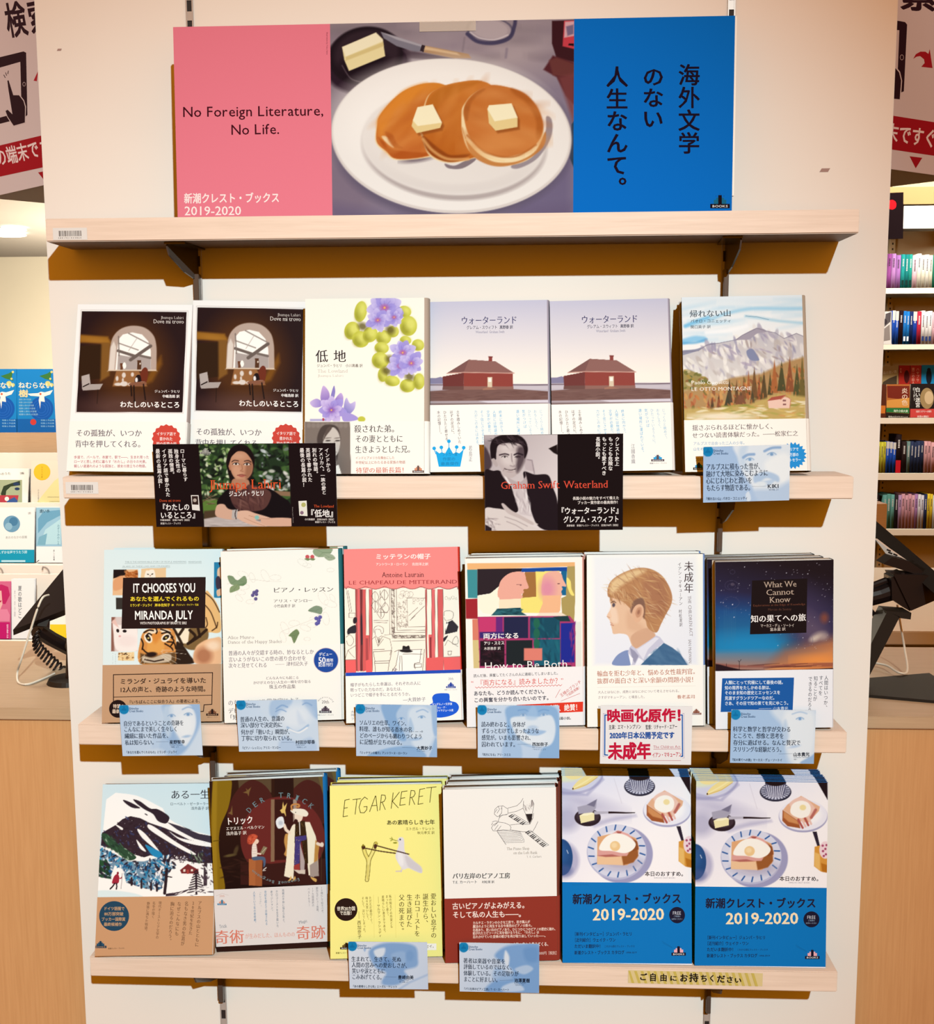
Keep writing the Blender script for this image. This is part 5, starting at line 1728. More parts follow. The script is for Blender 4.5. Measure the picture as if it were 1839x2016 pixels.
    f.L([(930, 435), (925, 395), (960, 378), (1000, 385), (1000, 405), (975, 405)], 18, '#c88a4c', 5, 1, 1)
    f.E(968, 462, 5, 5, '#241414')
    f.L([(850, 590), (870, 640), (905, 670)], 30, '#f3dcc6', 6)
    f.B([(765, 560), (790, 515), (835, 508), (850, 560), (840, 610), (790, 625)], '#eceef0', 4)
    f.E(815, 570, 22, 22, '#b8c0cc', 0, 20, .8)
    f.P([(808, 440), (830, 425), (838, 350), (850, 405), (880, 365), (862, 440), (870, 508), (850, 470), (825, 470)], '#e3bf6a', 4)
    f.L([(1190, 780), (1235, 800)], 30, '#f0d8c4', 6)
    f.E(1235, 790, 18, 24, '#f0d8c4', 0, 5)
    f.L([(1232, 815), (1228, 1160)], 6, '#4a3420', 3)
    for x in (905, 945):
        f.B([(x, 1140), (x + 14, 1110), (x + 20, 1145), (x - 20, 1165)], '#d8a85c', 4)
    f.B([(1120, 1120), (1140, 1150), (1175, 1170), (1178, 1140)], '#d8a85c', 4)
    for i, ch in enumerate('DER TRICK'):
        if ch == ' ':
            continue
        q = math.radians(222 + i * 10.6 + (0 if i < 3 else 4))
        cx, cy = 830 + 455 * math.cos(q), 740 + 455 * math.sin(q)
        d = np.array([-math.sin(q), math.cos(q)]) * 24
        f.t(ch, cx - d[0], cy - d[1], cx + d[0], cy + d[1], 78, '#6f8a90', 'sb')
    for i, ch in enumerate('Emanuel Bergmann'):
        if ch == ' ':
            continue
        q = math.radians(68 + i * 4.3)
        cx, cy = 830 + 440 * math.cos(q), 740 + 440 * math.sin(q)
        d = np.array([-math.sin(q), math.cos(q)]) * 14
        f.t(ch, cx - d[0], cy - d[1], cx + d[0], cy + d[1], 46, '#7a8a8c', 'sb')
    f.t('トリック', 258, 556, 535, 536, 84, '#fdf4ec', 'b')
    f.t('エマヌエル・ベルクマン', 258, 628, 650, 610, 40, '#f0e2d6', 'mb')
    f.t('浅井晶子 訳', 260, 678, 468, 668, 42, '#f0e2d6', 'mb')
    b.l([(160, 1312), (218, 1285), (285, 1305)], 2, '#c0a8a0')
    b.t('20th', 192, 1312, 245, 1310, 30, '#d89a88', 's')
    logo(b, 172, 1345, 265, 1405, '#2a7fa8', '#e09a80')
    for t_, x, x2, y0, y1, c in (('両親の不仲に悩む少年と、', 840, 848, 1240, 1600, '#7d8794'), ('ホロコーストを生き抜いた', 775, 785, 1250, 1630, '#7d8794'), ('老マジシャン。', 722, 728, 1255, 1480, '#7d8794'), ('世紀を超えて示唆される', 660, 672, 1255, 1610, '#6a90b0'),
                                 ('「トリック」。', 605, 612, 1260, 1430, '#9aa2ac'), ('人生という名の奇術劇。', 545, 556, 1262, 1600, '#6a90b0'), ('19歳にして知るべき、', 1232, 1242, 1215, 1500, '#9a9498'), ('鮮烈なデビュー長篇。', 1185, 1192, 1218, 1490, '#9a9498'), ('17カ国語訳の', 1140, 1146, 1222, 1420, '#9a9498'), ('ベストセラー', 1100, 1106, 1226, 1420, '#9a9498')):
        b.v(t_, x, y0, y1, 24, c, 'g', x2)
    b.t('奇術', 140, 1735, 445, 1722, 150, '#e0806a', 'm')
    b.t('が生みだした、ほんものの', 452, 1722, 962, 1700, 56, '#eaa898', 'm')
    b.t('奇跡', 970, 1690, 1272, 1678, 150, '#e0806a', 'm')
    b.t('Trick', 190, 1622, 268, 1612, 50, '#8a9098', 's')
    b.t('Magic', 1000, 1580, 1085, 1560, 44, '#8a9098', 's')


def stroke_word(f, segs, w, c):
    for s_ in segs:
        f.l(s_, w, c)


def art_seven(f, b):
    c = '#6a5a1c'
    S_ = {'E': [[(.8, 0), (.05, .02), (0, 1), (.75, .98)], [(.03, .5), (.6, .48)]], 'T': [[(0, .02), (1, 0)], [(.52, 0), (.5, 1)]], 'G': [[(.85, .15), (.5, .0), (.15, .2), (.0, .6), (.2, .95), (.6, .98), (.85, .8), (.85, .6), (.5, .6)]],
          'A': [[(0, 1), (.45, 0), (.5, 0), (.85, 1)], [(.15, .62), (.7, .62)]], 'R': [[(.05, 1), (.08, 0), (.6, .05), (.75, .25), (.55, .45), (.1, .5)], [(.3, .5), (.85, 1)]], 'K': [[(.05, 0), (0, 1)], [(.75, 0), (.05, .55), (.8, 1)]]}
    for ch, x, y, w, h in (('E', 235, 335, 62, 172), ('T', 318, 330, 80, 155), ('G', 392, 310, 95, 165), ('A', 505, 300, 95, 155), ('R', 605, 285, 70, 155), ('K', 725, 262, 90, 160), ('E', 812, 250, 75, 140), ('R', 905, 240, 70, 148), ('E', 998, 225, 68, 155), ('T', 1068, 210, 100, 155)):
        for sg in S_[ch]:
            f.l([(x + a * w + (1 - bb) * 16, y + bb * h - a * 8) for a, bb in sg], 7, '#5a4a12')
    f.t('あの素晴らしき七年', 678, 566, 1170, 560, 54, '#3a3010', 'b')
    f.t('エトガル・ケレット', 872, 630, 1168, 627, 38, '#6a5814', 'g')
    f.t('秋元孝文 訳', 990, 670, 1168, 668, 34, '#6a5814', 'g')
    # slingshot
    f.L([(442, 815), (460, 880), (492, 955), (488, 1060), (478, 1150)], 40, '#6a5a10', 4, 1, 1)
    f.L([(568, 780), (540, 860), (500, 950), (490, 1060), (478, 1150)], 40, '#6a5a10', 4, 1, 1)
    f.L([(442, 815), (460, 880), (492, 955), (488, 1060), (478, 1150)], 28, '#efdf78', 4, 1, 1)
    f.L([(568, 780), (540, 860), (500, 950), (490, 1060), (478, 1150)], 28, '#f2e488', 4, 1, 1)
    f.L([(492, 1000), (482, 1140)], 8, '#c8b448', 10, .8)
    # dove
    f.B([(795, 735), (815, 715), (845, 720), (858, 760), (862, 850), (900, 900), (960, 960), (1030, 1020), (1035, 1080), (960, 1055), (900, 1030), (850, 1045), (810, 1000), (770, 920), (780, 860), (800, 800)], '#e6e0e2', 4)
    f.B([(870, 900), (960, 960), (1030, 1020), (1030, 1075), (940, 1040), (890, 1000)], '#d0c8cc', 20, .8)
    f.B([(790, 880), (830, 870), (850, 950), (840, 1010), (800, 970)], '#f4f0f0', 20, .8)
    f.L([(832, 1040), (825, 1065)], 16, '#e0d4d4', 4)
    f.L([(775, 1062), (830, 1060)], 12, '#d8c8c4', 5)
    f.E(816, 738, 9, 9, '#4a5060')
    f.P([(795, 740), (778, 752), (800, 760)], '#c8b8a8', 3)
    f.E(765, 772, 22, 7, '#8a8a20', 0, 3)
    for a in ([(780, 752), (712, 728)], [(740, 738), (728, 715)], [(735, 745), (718, 752)]):
        f.L(a, 7, '#8a8a20', 3)
    for a in ([(455, 825), (620, 858), (768, 878)], [(575, 800), (740, 845), (905, 888)]):
        f.L(a, 12, '#4a2a1c', 3, 1, 1)
    f.E(443, 818, 17, 22, '#4a2a1c')
    f.E(563, 808, 16, 26, '#4a2a1c', 10)
    f.E(440, 798, 10, 12, '#8a7a1c')
    f.E(572, 772, 12, 14, '#c8b448')
    g = b if b is not None else f
    for t_, x, x2, y0, y1, w in (('愛おしい息子の', 1155, 1158, 1282, 1745, 60), ('誕生から、', 1075, 1076, 1285, 1620, 60), ('ホロコーストを', 992, 990, 1288, 1725, 60), ('生き延びた', 912, 910, 1292, 1632, 60), ('父の死まで。', 832, 830, 1295, 1700, 60)):
        g.v(t_, x, y0, y1, w, '#4a3c10', 'm', x2)
    for t_, x, x2, y0, y1 in (('私の知るどの作家とも', 715, 730, 1298, 1640), ('まったく違う。', 680, 690, 1302, 1530), ('素晴らしい書き手である。', 640, 660, 1306, 1700), ('ただただ面白くて、', 512, 525, 1315, 1610), ('時々大笑いして、', 475, 488, 1318, 1570), ('そして、泣いてしまった。', 437, 455, 1320, 1700)):
        g.v(t_, x, y0, y1, 26, '#7a6618', 'mb', x2)
    g.v('サルマン・ラシュディ', 595, 1395, 1735, 32, '#5a4a14', 'g', 612)
    g.l([(594, 1320), (596, 1385)], 3, '#8a7828')
    g.v('西加奈子', 398, 1560, 1750, 40, '#5a4a14', 'g', 404)
    g.l([(396, 1470), (398, 1545)], 3, '#8a7828')
    for x in (545, 765):
        g.l([(x, 1300), (x + 8, 1735)], 2, '#e0cc68')
    g.c(265, 1450, 116, '#2a1812')
    g.t('世界20カ国', 172, 1442, 360, 1438, 46, '#f6ecd8', 'b')
    g.t('で出版！', 200, 1486, 345, 1484, 46, '#f6ecd8', 'b')
    logo(g, 205, 1780, 330, 1855, '#33240e', '#6a5428')
    g.t('新潮クレスト・ブックス', 162, 1892, 350, 1888, 20, '#7a6618', 'b')
    g.r(560, 1795, 1185, 1862, '#fdf6ea')
    g.t('現代を代表する作家の初エッセイ。', 620, 1832, 1180, 1822, 38, '#4a4030', 'g')


def art_workshop(f, b):
    f.F('#faf4ec')
    k = '#2c2424'
    for pts in ([(905, 318), (880, 360), (840, 395), (750, 418)], [(750, 418), (750, 480)], [(755, 470), (840, 450), (905, 420), (910, 345)], [(745, 425), (700, 395), (650, 400), (618, 430), (612, 480), (640, 505), (680, 495), (745, 480)], [(650, 400), (665, 430), (640, 470)], [(690, 420), (685, 470), (660, 500)],
                [(640, 430), (620, 460)], [(690, 400), (680, 430)], [(672, 480), (655, 540), (650, 560)], [(660, 520), (690, 490), (740, 485)],
                [(775, 590), (860, 580), (950, 585), (975, 580)], [(780, 640), (900, 660), (1000, 660)], [(1000, 660), (1030, 610), (1055, 555)], [(975, 580), (1005, 520), (1012, 470)],
                [(765, 590), (720, 570), (650, 560), (600, 590), (582, 620), (600, 650), (630, 650), (700, 640), (770, 645)], [(765, 590), (782, 615), (770, 648)], [(650, 560), (610, 600)], [(650, 590), (615, 640)], [(680, 600), (640, 650)], [(590, 560), (620, 548), (645, 552)], [(582, 590), (595, 570)],
                [(905, 420), (975, 580)], [(995, 335), (1015, 375), (1000, 470)], [(995, 335), (985, 400)]):
        f.l(pts, 4, '#6a6060')
    f.P([(928, 478), (1000, 475), (995, 530), (970, 580), (945, 530)], k, 3)
    f.P([(985, 345), (1000, 335), (1015, 380), (990, 410)], '#b8aca8', 5)
    f.D(20, [(915, 390), (990, 380), (980, 440), (920, 440)], ['#6a6060', '#a89c98'], 30, 4, 70, 30, 4, 3, .8)
    for (ax, ay, bx, by, n) in ((755, 500, 900, 590, 9), (925, 665, 1110, 815, 13)):
        dx, dy = (bx - ax) / n, (by - ay) / n
        for i in range(n + 1):
            x, y = ax + dx * i, ay + dy * i
            f.l([(x, y), (x + 55, y - 22)], 3, '#8a8080')
            if i % 7 not in (2, 6) and i < n:
                f.p([(x + 4, y + 2), (x + 12, y + 8), (x + 46, y - 14), (x + 38, y - 20)], k)
        f.l([(ax, ay), (bx, by)], 3, '#6a6060')
        f.l([(ax + 55, ay - 22), (bx + 55, by - 22)], 3, '#6a6060')
    for i in range(9):
        x, y = 640 + i * 10, 650 + i * 15
        f.l([(x, y), (x + 130 + i * 8, y - 6), (x + 240 - i * 6, y + 10 - i * 6)], 3, '#8a8080')
        f.l([(x, y), (x + 5, y + 16), (x + 12, y + 18)], 3, '#6a6060')
    f.t('The Piano Shop', 738, 830, 970, 826, 40, '#c0b2a4', 's')
    f.t('on the Left Bank', 805, 872, 1052, 868, 40, '#c0b2a4', 's')
    f.t('T. E. Carhart', 940, 912, 1092, 908, 30, '#cdc0b4', 's')
    f.t('パリ左岸のピアノ工房', 185, 1110, 775, 1104, 64, '#2e2626', 'mb')
    f.t('T.E. カーハート', 188, 1172, 440, 1168, 36, '#5a5050', 'g')
    f.t('村松潔 訳', 485, 1170, 612, 1168, 30, '#5a5050', 'g')
    b.t('古いピアノがよみがえる。', 182, 1416, 958, 1404, 72, '#fbe8dc', 'b')
    b.t('そして私の人生も――。', 185, 1504, 925, 1494, 72, '#fbe8dc', 'b')
    for y, t_, x1 in ((1586, 'カルチエ・ラタンの小さな工房で、若き職人が', 975), (1622, '魔法のように再生する古今東西のピアノの数々。', 1012), (1658, '名器あり、思い出のピアノあり、ひとつひとつのピアノの歴史に触れ、', 1250), (1692, '紡がれたエピソードに耳を傾けるうちに、「わたし」は', 1068), (1728, '忘れかけていた音楽の歓びを再び取り戻していった――。', 1150)):
        b.t(t_, 392, y, x1, y - 12, 34, '#f6dccc', 'b')
    b.t('いまパリの小路の奥から見えてくる、', 640, 1812, 1180, 1800, 44, '#fbe8dc', 'b')
    b.t('定価：本体2000円［税別］', 900, 1898, 1265, 1890, 38, '#f0d0c0', 'g')


def art_menu(f, b):
    f.F('#f4eef2')
    f.P([(60, 170), (1330, 190), (1330, 1205), (60, 1200)], ('#e4dfee', (200, 250), '#faf4f4', (800, 900)), 1)
    f.E(300, 470, 330, 70, '#bdb8d0', 15, 120, .8)
    f.E(140, 620, 120, 110, '#aaa6c2', 0, 90, .7)
    f.L([(590, 250), (660, 480)], 4, '#d0c8d4', 8, .8)
    # banana plate
    f.E(180, 200, 310, 195, '#b7b3cf', 0, 6)
    f.E(180, 190, 296, 182, '#d2d1e4', 0, 6)
    f.E(120, 170, 230, 110, '#dfe3c4', 0, 30)
    f.B([(130, 210), (200, 190), (310, 185), (320, 215), (230, 255), (150, 245)], '#f3df9c', 5)
    f.B([(195, 335), (250, 270), (380, 190), (455, 180), (440, 230), (330, 310), (210, 352)], '#f2dc94', 5)
    f.L([(205, 340), (330, 270), (430, 205)], 8, '#fbf0c0', 12, .8)
    f.L([(200, 348), (330, 305), (430, 240)], 6, '#b98a48', 6, .6)
    f.E(200, 342, 7, 9, '#4a3020')
    f.P([(88, 330), (320, 390), (480, 230), (500, 260), (340, 410), (88, 400)], '#9a98be', 16, .5)
    # coffee cup on saucer
    f.E(830, 325, 146, 88, '#2c2a3c', 0, 4)
    f.E(830, 316, 136, 78, '#c9c9dc', 0, 4)
    f.E(830, 310, 90, 56, '#8a88a4', 0, 10)
    for i in range(26):
        q = 2 * math.pi * i / 26
        f.L([(830 + 96 * math.cos(q), 316 + 55 * math.sin(q)), (830 + 136 * math.cos(q), 316 + 78 * math.sin(q))], 9, '#33324a', 4, .9)
    f.P([(728, 190), (932, 190), (915, 330), (890, 372), (770, 372), (745, 320)], '#55536c', 4)
    for i in range(9):
        x = 745 + i * 21
        f.L([(x, 265), (772 + i * 14, 372)], 8, '#e4e2f0', 4, .9)
    f.E(830, 225, 96, 45, '#1e1014', 0, 5)
    f.L([(728, 190), (740, 250)], 8, '#2a2838', 4)
    f.L([(932, 190), (922, 250)], 8, '#2a2838', 4)
    # small butter dish and knife
    f.P([(330, 660), (600, 600), (790, 580), (800, 600), (560, 650), (400, 700)], '#b4b0cc', 30, .7)
    f.E(335, 608, 124, 80, '#2b1c24', 0, 4)
    f.E(335, 594, 108, 62, '#3f2f38', 0, 8)
    f.P([(258, 590), (345, 545), (398, 570), (398, 632), (272, 660)], '#f0e4b0', 4)
    f.P([(258, 590), (345, 545), (398, 570), (330, 590)], '#faf2cc', 5)
    f.P([(240, 510), (330, 490), (425, 440), (415, 520), (380, 560), (250, 575)], '#a7a2b4', 8)
    f.P([(330, 490), (425, 440), (400, 510)], '#77728a', 8)
    f.P([(395, 550), (530, 552), (540, 570), (400, 580)], '#b8b2c0', 5)
    f.P([(530, 552), (690, 558), (785, 562), (780, 570), (660, 572), (532, 572)], '#2c1c20', 3)
    # toast plate right
    f.E(1085, 550, 226, 148, '#a8a5c4', 0, 6)
    f.E(1085, 538, 222, 142, '#ece9f2', 0, 6)
    f.E(1085, 530, 170, 105, '#f8f5f6', 0, 30)
    f.P([(895, 490), (1040, 590), (1060, 660), (940, 640), (892, 590)], '#a0562c', 6)
    f.P([(905, 500), (1030, 590), (1045, 625), (950, 600), (905, 560)], '#cf8d58', 12)
    f.P([(940, 440), (1065, 360), (1240, 460), (1230, 500), (1130, 610), (1040, 590), (900, 490)], '#e4b08c', 6)
    f.B([(960, 430), (1065, 370), (1150, 420), (1200, 500), (1110, 560), (1020, 520)], '#ecc4b4', 10)
    for i in range(4):
        f.L([(1040 + i * 30, 580 - i * 8), (1080 + i * 26, 655 - i * 12)], 20, ('#b0544c', '#e8c0b4')[i % 2], 6)
    f.L([(1160, 560), (1200, 490)], 26, '#b86a60', 10)
    f.B([(970, 520), (985, 440), (1060, 405), (1130, 425), (1155, 480), (1130, 545), (1050, 565)], '#faf4ea', 6)
    f.E(1082, 468, 30, 26, '#f0dca0', 0, 8)
    # main plate
    f.E(655, 950, 290, 258, '#9f9dc0', -10, 10)
    f.E(605, 925, 282, 252, '#b9b9d4', 0, 5)
    f.E(605, 915, 276, 244, '#d6d6e6', 0, 5)
    f.E(605, 905, 205, 175, '#e6e3ea', 0, 10)
    for i in range(18):
        q = 2 * math.pi * (i + .3) / 18
        r0, r1 = .80, .97
        f.L([(605 + 276 * r0 * math.cos(q), 915 + 244 * r0 * math.sin(q)), (605 + 276 * r1 * math.cos(q + .05), 915 + 244 * r1 * math.sin(q + .05))], 13, '#2c5a9c', 5)
    f.E(640, 1030, 190, 60, '#a9a0b8', 0, 60, .7)
    f.P([(425, 785), (540, 760), (700, 760), (790, 800), (815, 880), (800, 980), (700, 1045), (418, 1035)], '#e0a878', 5)
    f.P([(420, 960), (650, 965), (665, 1045), (418, 1035)], '#ecc298', 6)
    f.P([(650, 960), (760, 900), (800, 880), (808, 960), (760, 1020), (665, 1045)], '#9a5a2c', 12)
    f.P([(730, 780), (800, 830), (812, 900), (760, 920)], '#8f4f28', 8)
    f.P([(540, 770), (620, 725), (720, 760), (770, 820), (640, 800)], '#e4a8a0', 8)
    f.P([(600, 735), (660, 735), (630, 770)], '#a85850', 8)
    f.P([(425, 905), (560, 915), (720, 930), (700, 960), (430, 965)], '#dca098', 8)
    f.P([(420, 955), (560, 945), (640, 965), (500, 970)], '#a85850', 8, .8)
    f.B([(440, 900), (490, 800), (580, 755), (690, 770), (780, 840), (760, 900), (680, 935), (560, 915)], '#faf4ea', 6)
    f.E(590, 870, 48, 46, '#eec78e', 0, 6)
    f.E(582, 862, 26, 24, '#f6dcae', 0, 16, .8)
    # blue pot, jar
    f.E(110, 1000, 140, 165, '#a8a4c4', 0, 40, .8)
    f.E(90, 970, 100, 165, '#234a80', 0, 5)
    f.E(70, 930, 70, 100, '#2f5f9a', 0, 60, .7)
    f.E(110, 1090, 70, 50, '#4a5a90', 0, 40, .6)
    f.L([(135, 905), (148, 935)], 5, '#dfe8f4', 4)
    f.P([(1170, 690), (1210, 690), (1240, 825), (1215, 825)], '#2a2030', 4)
    f.P([(1190, 830), (1310, 800), (1310, 1070), (1250, 1060), (1185, 1010)], '#d8963c', 5)
    f.P([(1190, 880), (1240, 900), (1240, 1050), (1190, 1010)], '#e8b868', 12)
    f.P([(1250, 980), (1310, 1000), (1310, 1070), (1260, 1060)], '#b8701c', 10)
    f.E(1290, 860, 56, 80, '#f0d4d8', 0, 5)
    for x, y in ((1265, 820), (1290, 850), (1268, 870), (1295, 900), (1275, 915), (1300, 815)):
        f.E(x, y, 11, 11, '#a84a6c')
    f.P([(1190, 190), (1310, 190), (1310, 400)], '#1f1016', 3)
    f.P([(940, 180), (1215, 180), (1215, 210), (1000, 205)], '#c8c4d4', 10, .6)
    f.t('本日のおすすめ。', 865, 1124, 1255, 1126, 48, '#2a1c24', 'b')
    f.t('SHINCHO CREST BOOKS', 950, 1160, 1150, 1162, 18, '#8a8490', 'l')
    f.p([(60, 1196), (1330, 1210), (1330, 1940), (60, 1940)], '#0a76c0')
    f.t('Illustration by Yuko Saito', 182, 1220, 338, 1221, 12, '#14608f', 'l')
    f.t('新潮クレスト・ブックス', 182, 1352, 1205, 1350, 100, '#1e1c34', 'B')
    f.t('2019-2020', 368, 1488, 1040, 1486, 148, '#fbe4bc', 'b')
    f.c(1161, 1500, 74, '#1a1830')
    f.t('FREE', 1120, 1480, 1200, 1480, 44, '#d8dce8', 'l')
    f.t('ご自由に', 1128, 1510, 1195, 1510, 17, '#a8c0dc', 'l')
    f.t('お持ちください', 1108, 1535, 1210, 1535, 16, '#a8c0dc', 'l')
    f.t('［新刊インタビュー］ジュンパ・ラヒリ', 182, 1668, 738, 1668, 38, '#14284c', 'b')
    f.t('［近刊紹介］ウェイク・ワン', 182, 1722, 582, 1722, 38, '#14284c', 'b')
    f.t('ただいま翻訳中！', 195, 1778, 460, 1778, 38, '#14284c', 'b')
    f.t('これから読むクレスト・ブックス', 475, 1780, 760, 1780, 22, '#14284c', 'g')
    f.t('新潮クレスト・ブックス カタログ', 195, 1836, 662, 1834, 38, '#14284c', 'b')
    f.t('1998-2019', 675, 1836, 778, 1835, 22, '#14284c', 'g')
    for k_, (y0, y1) in enumerate(((1735, 1790), (1750, 1800))):
        f.l([(1015 + k_ * 6, y0), (1110 + k_ * 6, y1)], 2, '#0c5a94')
    logo(f, 1102, 1772, 1236, 1866, '#16122a', '#f0b0b8')
# ================================================================ the display panel and its shelves
WALLX0, WALLX1 = -0.5245, 0.4633
pz0, pz1 = -1.32, 0.85
panel = empty('display_stand', loc=(0, 0, pz0))
tag(panel, 'tall off-white display stand that carries the four wooden book shelves', 'display stand')
box_obj('board', (WALLX0, 0.0, 0), (WALLX1, 0.022, pz1 - pz0), M['wall'], panel, 0.0008)


def rail(u_mid, v_mid):
    bm = bmesh.new()
    x = at(u_mid, v_mid, y=0)[0]
    hw = 0.0042
    # channel: two lips and a face with slots
    z0, z1 = 0.02, pz1 - pz0 - 0.02
    bm_box(bm, (x - hw, -0.0016, z0), (x - hw + 0.0014, 0.0, z1))
    bm_box(bm, (x + hw - 0.0014, -0.0016, z0), (x + hw, 0.0, z1))
    z = z0
    while z < z1:
        bm_box(bm, (x - hw + 0.0014, -0.0012, z), (x + hw - 0.0014, -0.0001, z + 0.0100))
        z += 0.0222
    r = bm_obj('slotted_rail', bm, M['chrome'], panel)
    box_obj('rail_back', (x - hw + 0.0014, -0.0004, z0), (x + hw - 0.0014, 0.0003, z1), M['slot'], r)
    return x


RX0 = rail(400, 800)
RX1 = rail(1415, 1040)
for (u, v, a, b_) in ((117, 98, .003, .0012), (1624, 335, .006, .002)):
    p_ = at(u, v, y=0)
    mk = MB()
    mk.quad((p_[0] - a, -0.0002, p_[2] - pz0 - b_), (p_[0] + a * .6, -0.0002, p_[2] - pz0 - b_), (p_[0] + a, -0.0002, p_[2] - pz0 + b_), (p_[0] - a * .6, -0.0002, p_[2] - pz0 + b_), ink('#b8968c'))
    mk.build('scuff_mark', M['paper'], panel)


def bracket(parent, x, z, skew):
    """folded steel bracket: top flange under the board, a tapering web and a hook tail in the rail"""
    bm = bmesh.new()
    d = SDP
    wdt = 0.020
    pts = [(0, 0), (-d * .80, 0), (-d * .86, -0.004), (-d * .80, -0.014), (-d * .40, -0.030), (-0.010, -0.036), (-0.010, -0.066), (0, -0.066)]
    p3 = [Vector((x - 0.001, y, z + zz)) for y, zz in pts]
    p3 = [Vector((p[0] + skew * p[1] / -d, p[1], p[2])) for p in p3]
    prism(bm, p3, None, (0.002, 0, 0))
    fx = x + skew * .8
    prism(bm, [Vector((a, b, z - .0022)) for a, b in ((fx - wdt * .15 - .001, -d * .86), (fx + wdt, -d * .86), (x + wdt * .5, -.004), (x - .002, -.004))] if skew < 0 else [Vector((a, b, z - .0022)) for a, b in ((fx - wdt, -d * .86), (fx + wdt * .1, -d * .86), (x + .002, -.004), (x - wdt * .5, -.004))], None, (0, 0, .0022))
    bm_box(bm, (x - 0.0028, -0.0105, z - 0.070), (x + 0.0028, -0.0016, z - 0.030), 0.0006)
    return bm_obj('bracket', bm, M['steel'], parent)


def barcode(parent, u0, v0, u1, v1, y):
    a, b_ = at(u0, v0, y=y), at(u1, v1, y=y)
    m = MB()
    yy = y - 0.0003
    m.quad((a[0], yy, b_[2]), (b_[0], yy, b_[2]), (b_[0], yy, a[2]), (a[0], yy, a[2]), ink('#efe6dd'))
    rg = random.Random(int(u0))
    w, h = b_[0] - a[0], a[2] - b_[2]
    x = a[0] + w * .17
    while x < a[0] + w * .84:
        bw = w * rg.choice([.008, .012, .02])
        m.quad((x, yy - 5e-5, b_[2] + h * .3), (x + bw, yy - 5e-5, b_[2] + h * .3), (x + bw, yy - 5e-5, a[2] - h * .24), (x, yy - 5e-5, a[2] - h * .24), ink('#4a3830'))
        x += bw + w * rg.choice([.007, .011, .018])
    x = a[0] + w * .15
    for ch in '2801921033864':
        V, T, adv = glyph(ch, .02, .02, 0)
        sz = h * .2
        VV = np.stack([x + V[:, 0] * sz * .85, np.full(len(V), yy - 5e-5), b_[2] + h * .11 + V[:, 1] * sz * .8], 1)
        m.add(VV, T, ink('#5a463c'))
        x += w * .054
    o = m.build('barcode_sticker', M['paper'], parent)
    return o


SHELVES = []
names = ['topmost birch wall shelf, holding the long pancake banner', 'second birch wall shelf from the top, under the two dark photo placards',
         'third birch wall shelf from the top, edged with five blue cards and one handwritten card', 'lowest birch wall shelf with a yellow striped tape note on its edge']
for i in range(4):
    sh = empty('wall_shelf', loc=(XL[i], 0, ZT[i]))
    tag(sh, names[i], 'shelf', 'wall shelves on the display panel')
    y0 = -SDP if i else -SDP
    bm = bmesh.new()
    bm_box(bm, (0, y0, -STH), (SWD, -0.0022, 0), 0.0011)
    bm_obj('shelf_board', bm, M['birch'], sh)
    for rx, sk in ((RX0, -0.020), (RX1, 0.006)):
        bracket(sh, rx - XL[i], -STH - 0.0002, sk)
    SHELVES.append(sh)
for o_, args in ((SHELVES[0], (104, 449, 172, 472)), (SHELVES[1], (129, 949, 194, 972))):
    i = SHELVES.index(o_)
    s_ = barcode(o_, *args, -SDP)
    s_.location = (-XL[i], 0, -ZT[i])
# tape note on the lowest shelf
view = (1100, 1840, 2.966)
q = [(400, 208), (1192, 226), (1190, 302), (412, 282)]


def flat_face(view, TL, TR, BR, BL, yb, yt, res=None, base='#fdf6ec'):
    O, U, V, N, w, h = frame_from(view, TL, TR, BR, BL, yb, yt)
    return Face(view, O, U, V, N, w, h, res, base=base)


f = flat_face(view, *q, -SDP - 0.0003, -SDP - 0.0003, base='#e6cd92')
for i in range(21):
    x = 398 + i * 38
    if x + 45 > 1190:
        break
    f.p([(x + 4, 212 + (i * .5)), (x + 20, 212 + i * .5), (x + 44, 284 + i * .9), (x + 28, 284 + i * .9)], '#d3ba5c')
for ch, x, y, w, h in (('ご', 470, 246, 46, 44), ('自', 528, 248, 44, 50), ('由', 590, 250, 44, 46), ('に', 648, 254, 44, 36), ('お', 706, 252, 48, 50), ('持', 762, 250, 54, 54), ('ち', 826, 254, 44, 46), ('く', 876, 254, 38, 44), ('だ', 922, 258, 50, 48), ('さ', 976, 262, 44, 42), ('い', 1024, 266, 44, 36)):
    f.t(ch, x, y, x + w * 1.02, y + 1, h, '#1c1010', 'B')
m_ = MB()
f.emit(m_)
o = m_.build('tape_note', M['paper'])
o.parent = SHELVES[3]
o.matrix_world = fmat(f.O, f.U, f.V, f.N)
o.matrix_parent_inverse = Matrix.Identity(4)
o.matrix_local = Matrix.Translation((-XL[3], 0, -ZT[3])) @ fmat(f.O, f.U, f.V, f.N)
tag(o, 'yellow striped tape with handwritten Japanese')

# ================================================================ the long banner
V2 = (340, 30, 3.5365)


def px2(view, pts):
    return [(p[0] / view[2] + view[0], p[1] / view[2] + view[1]) for p in pts]


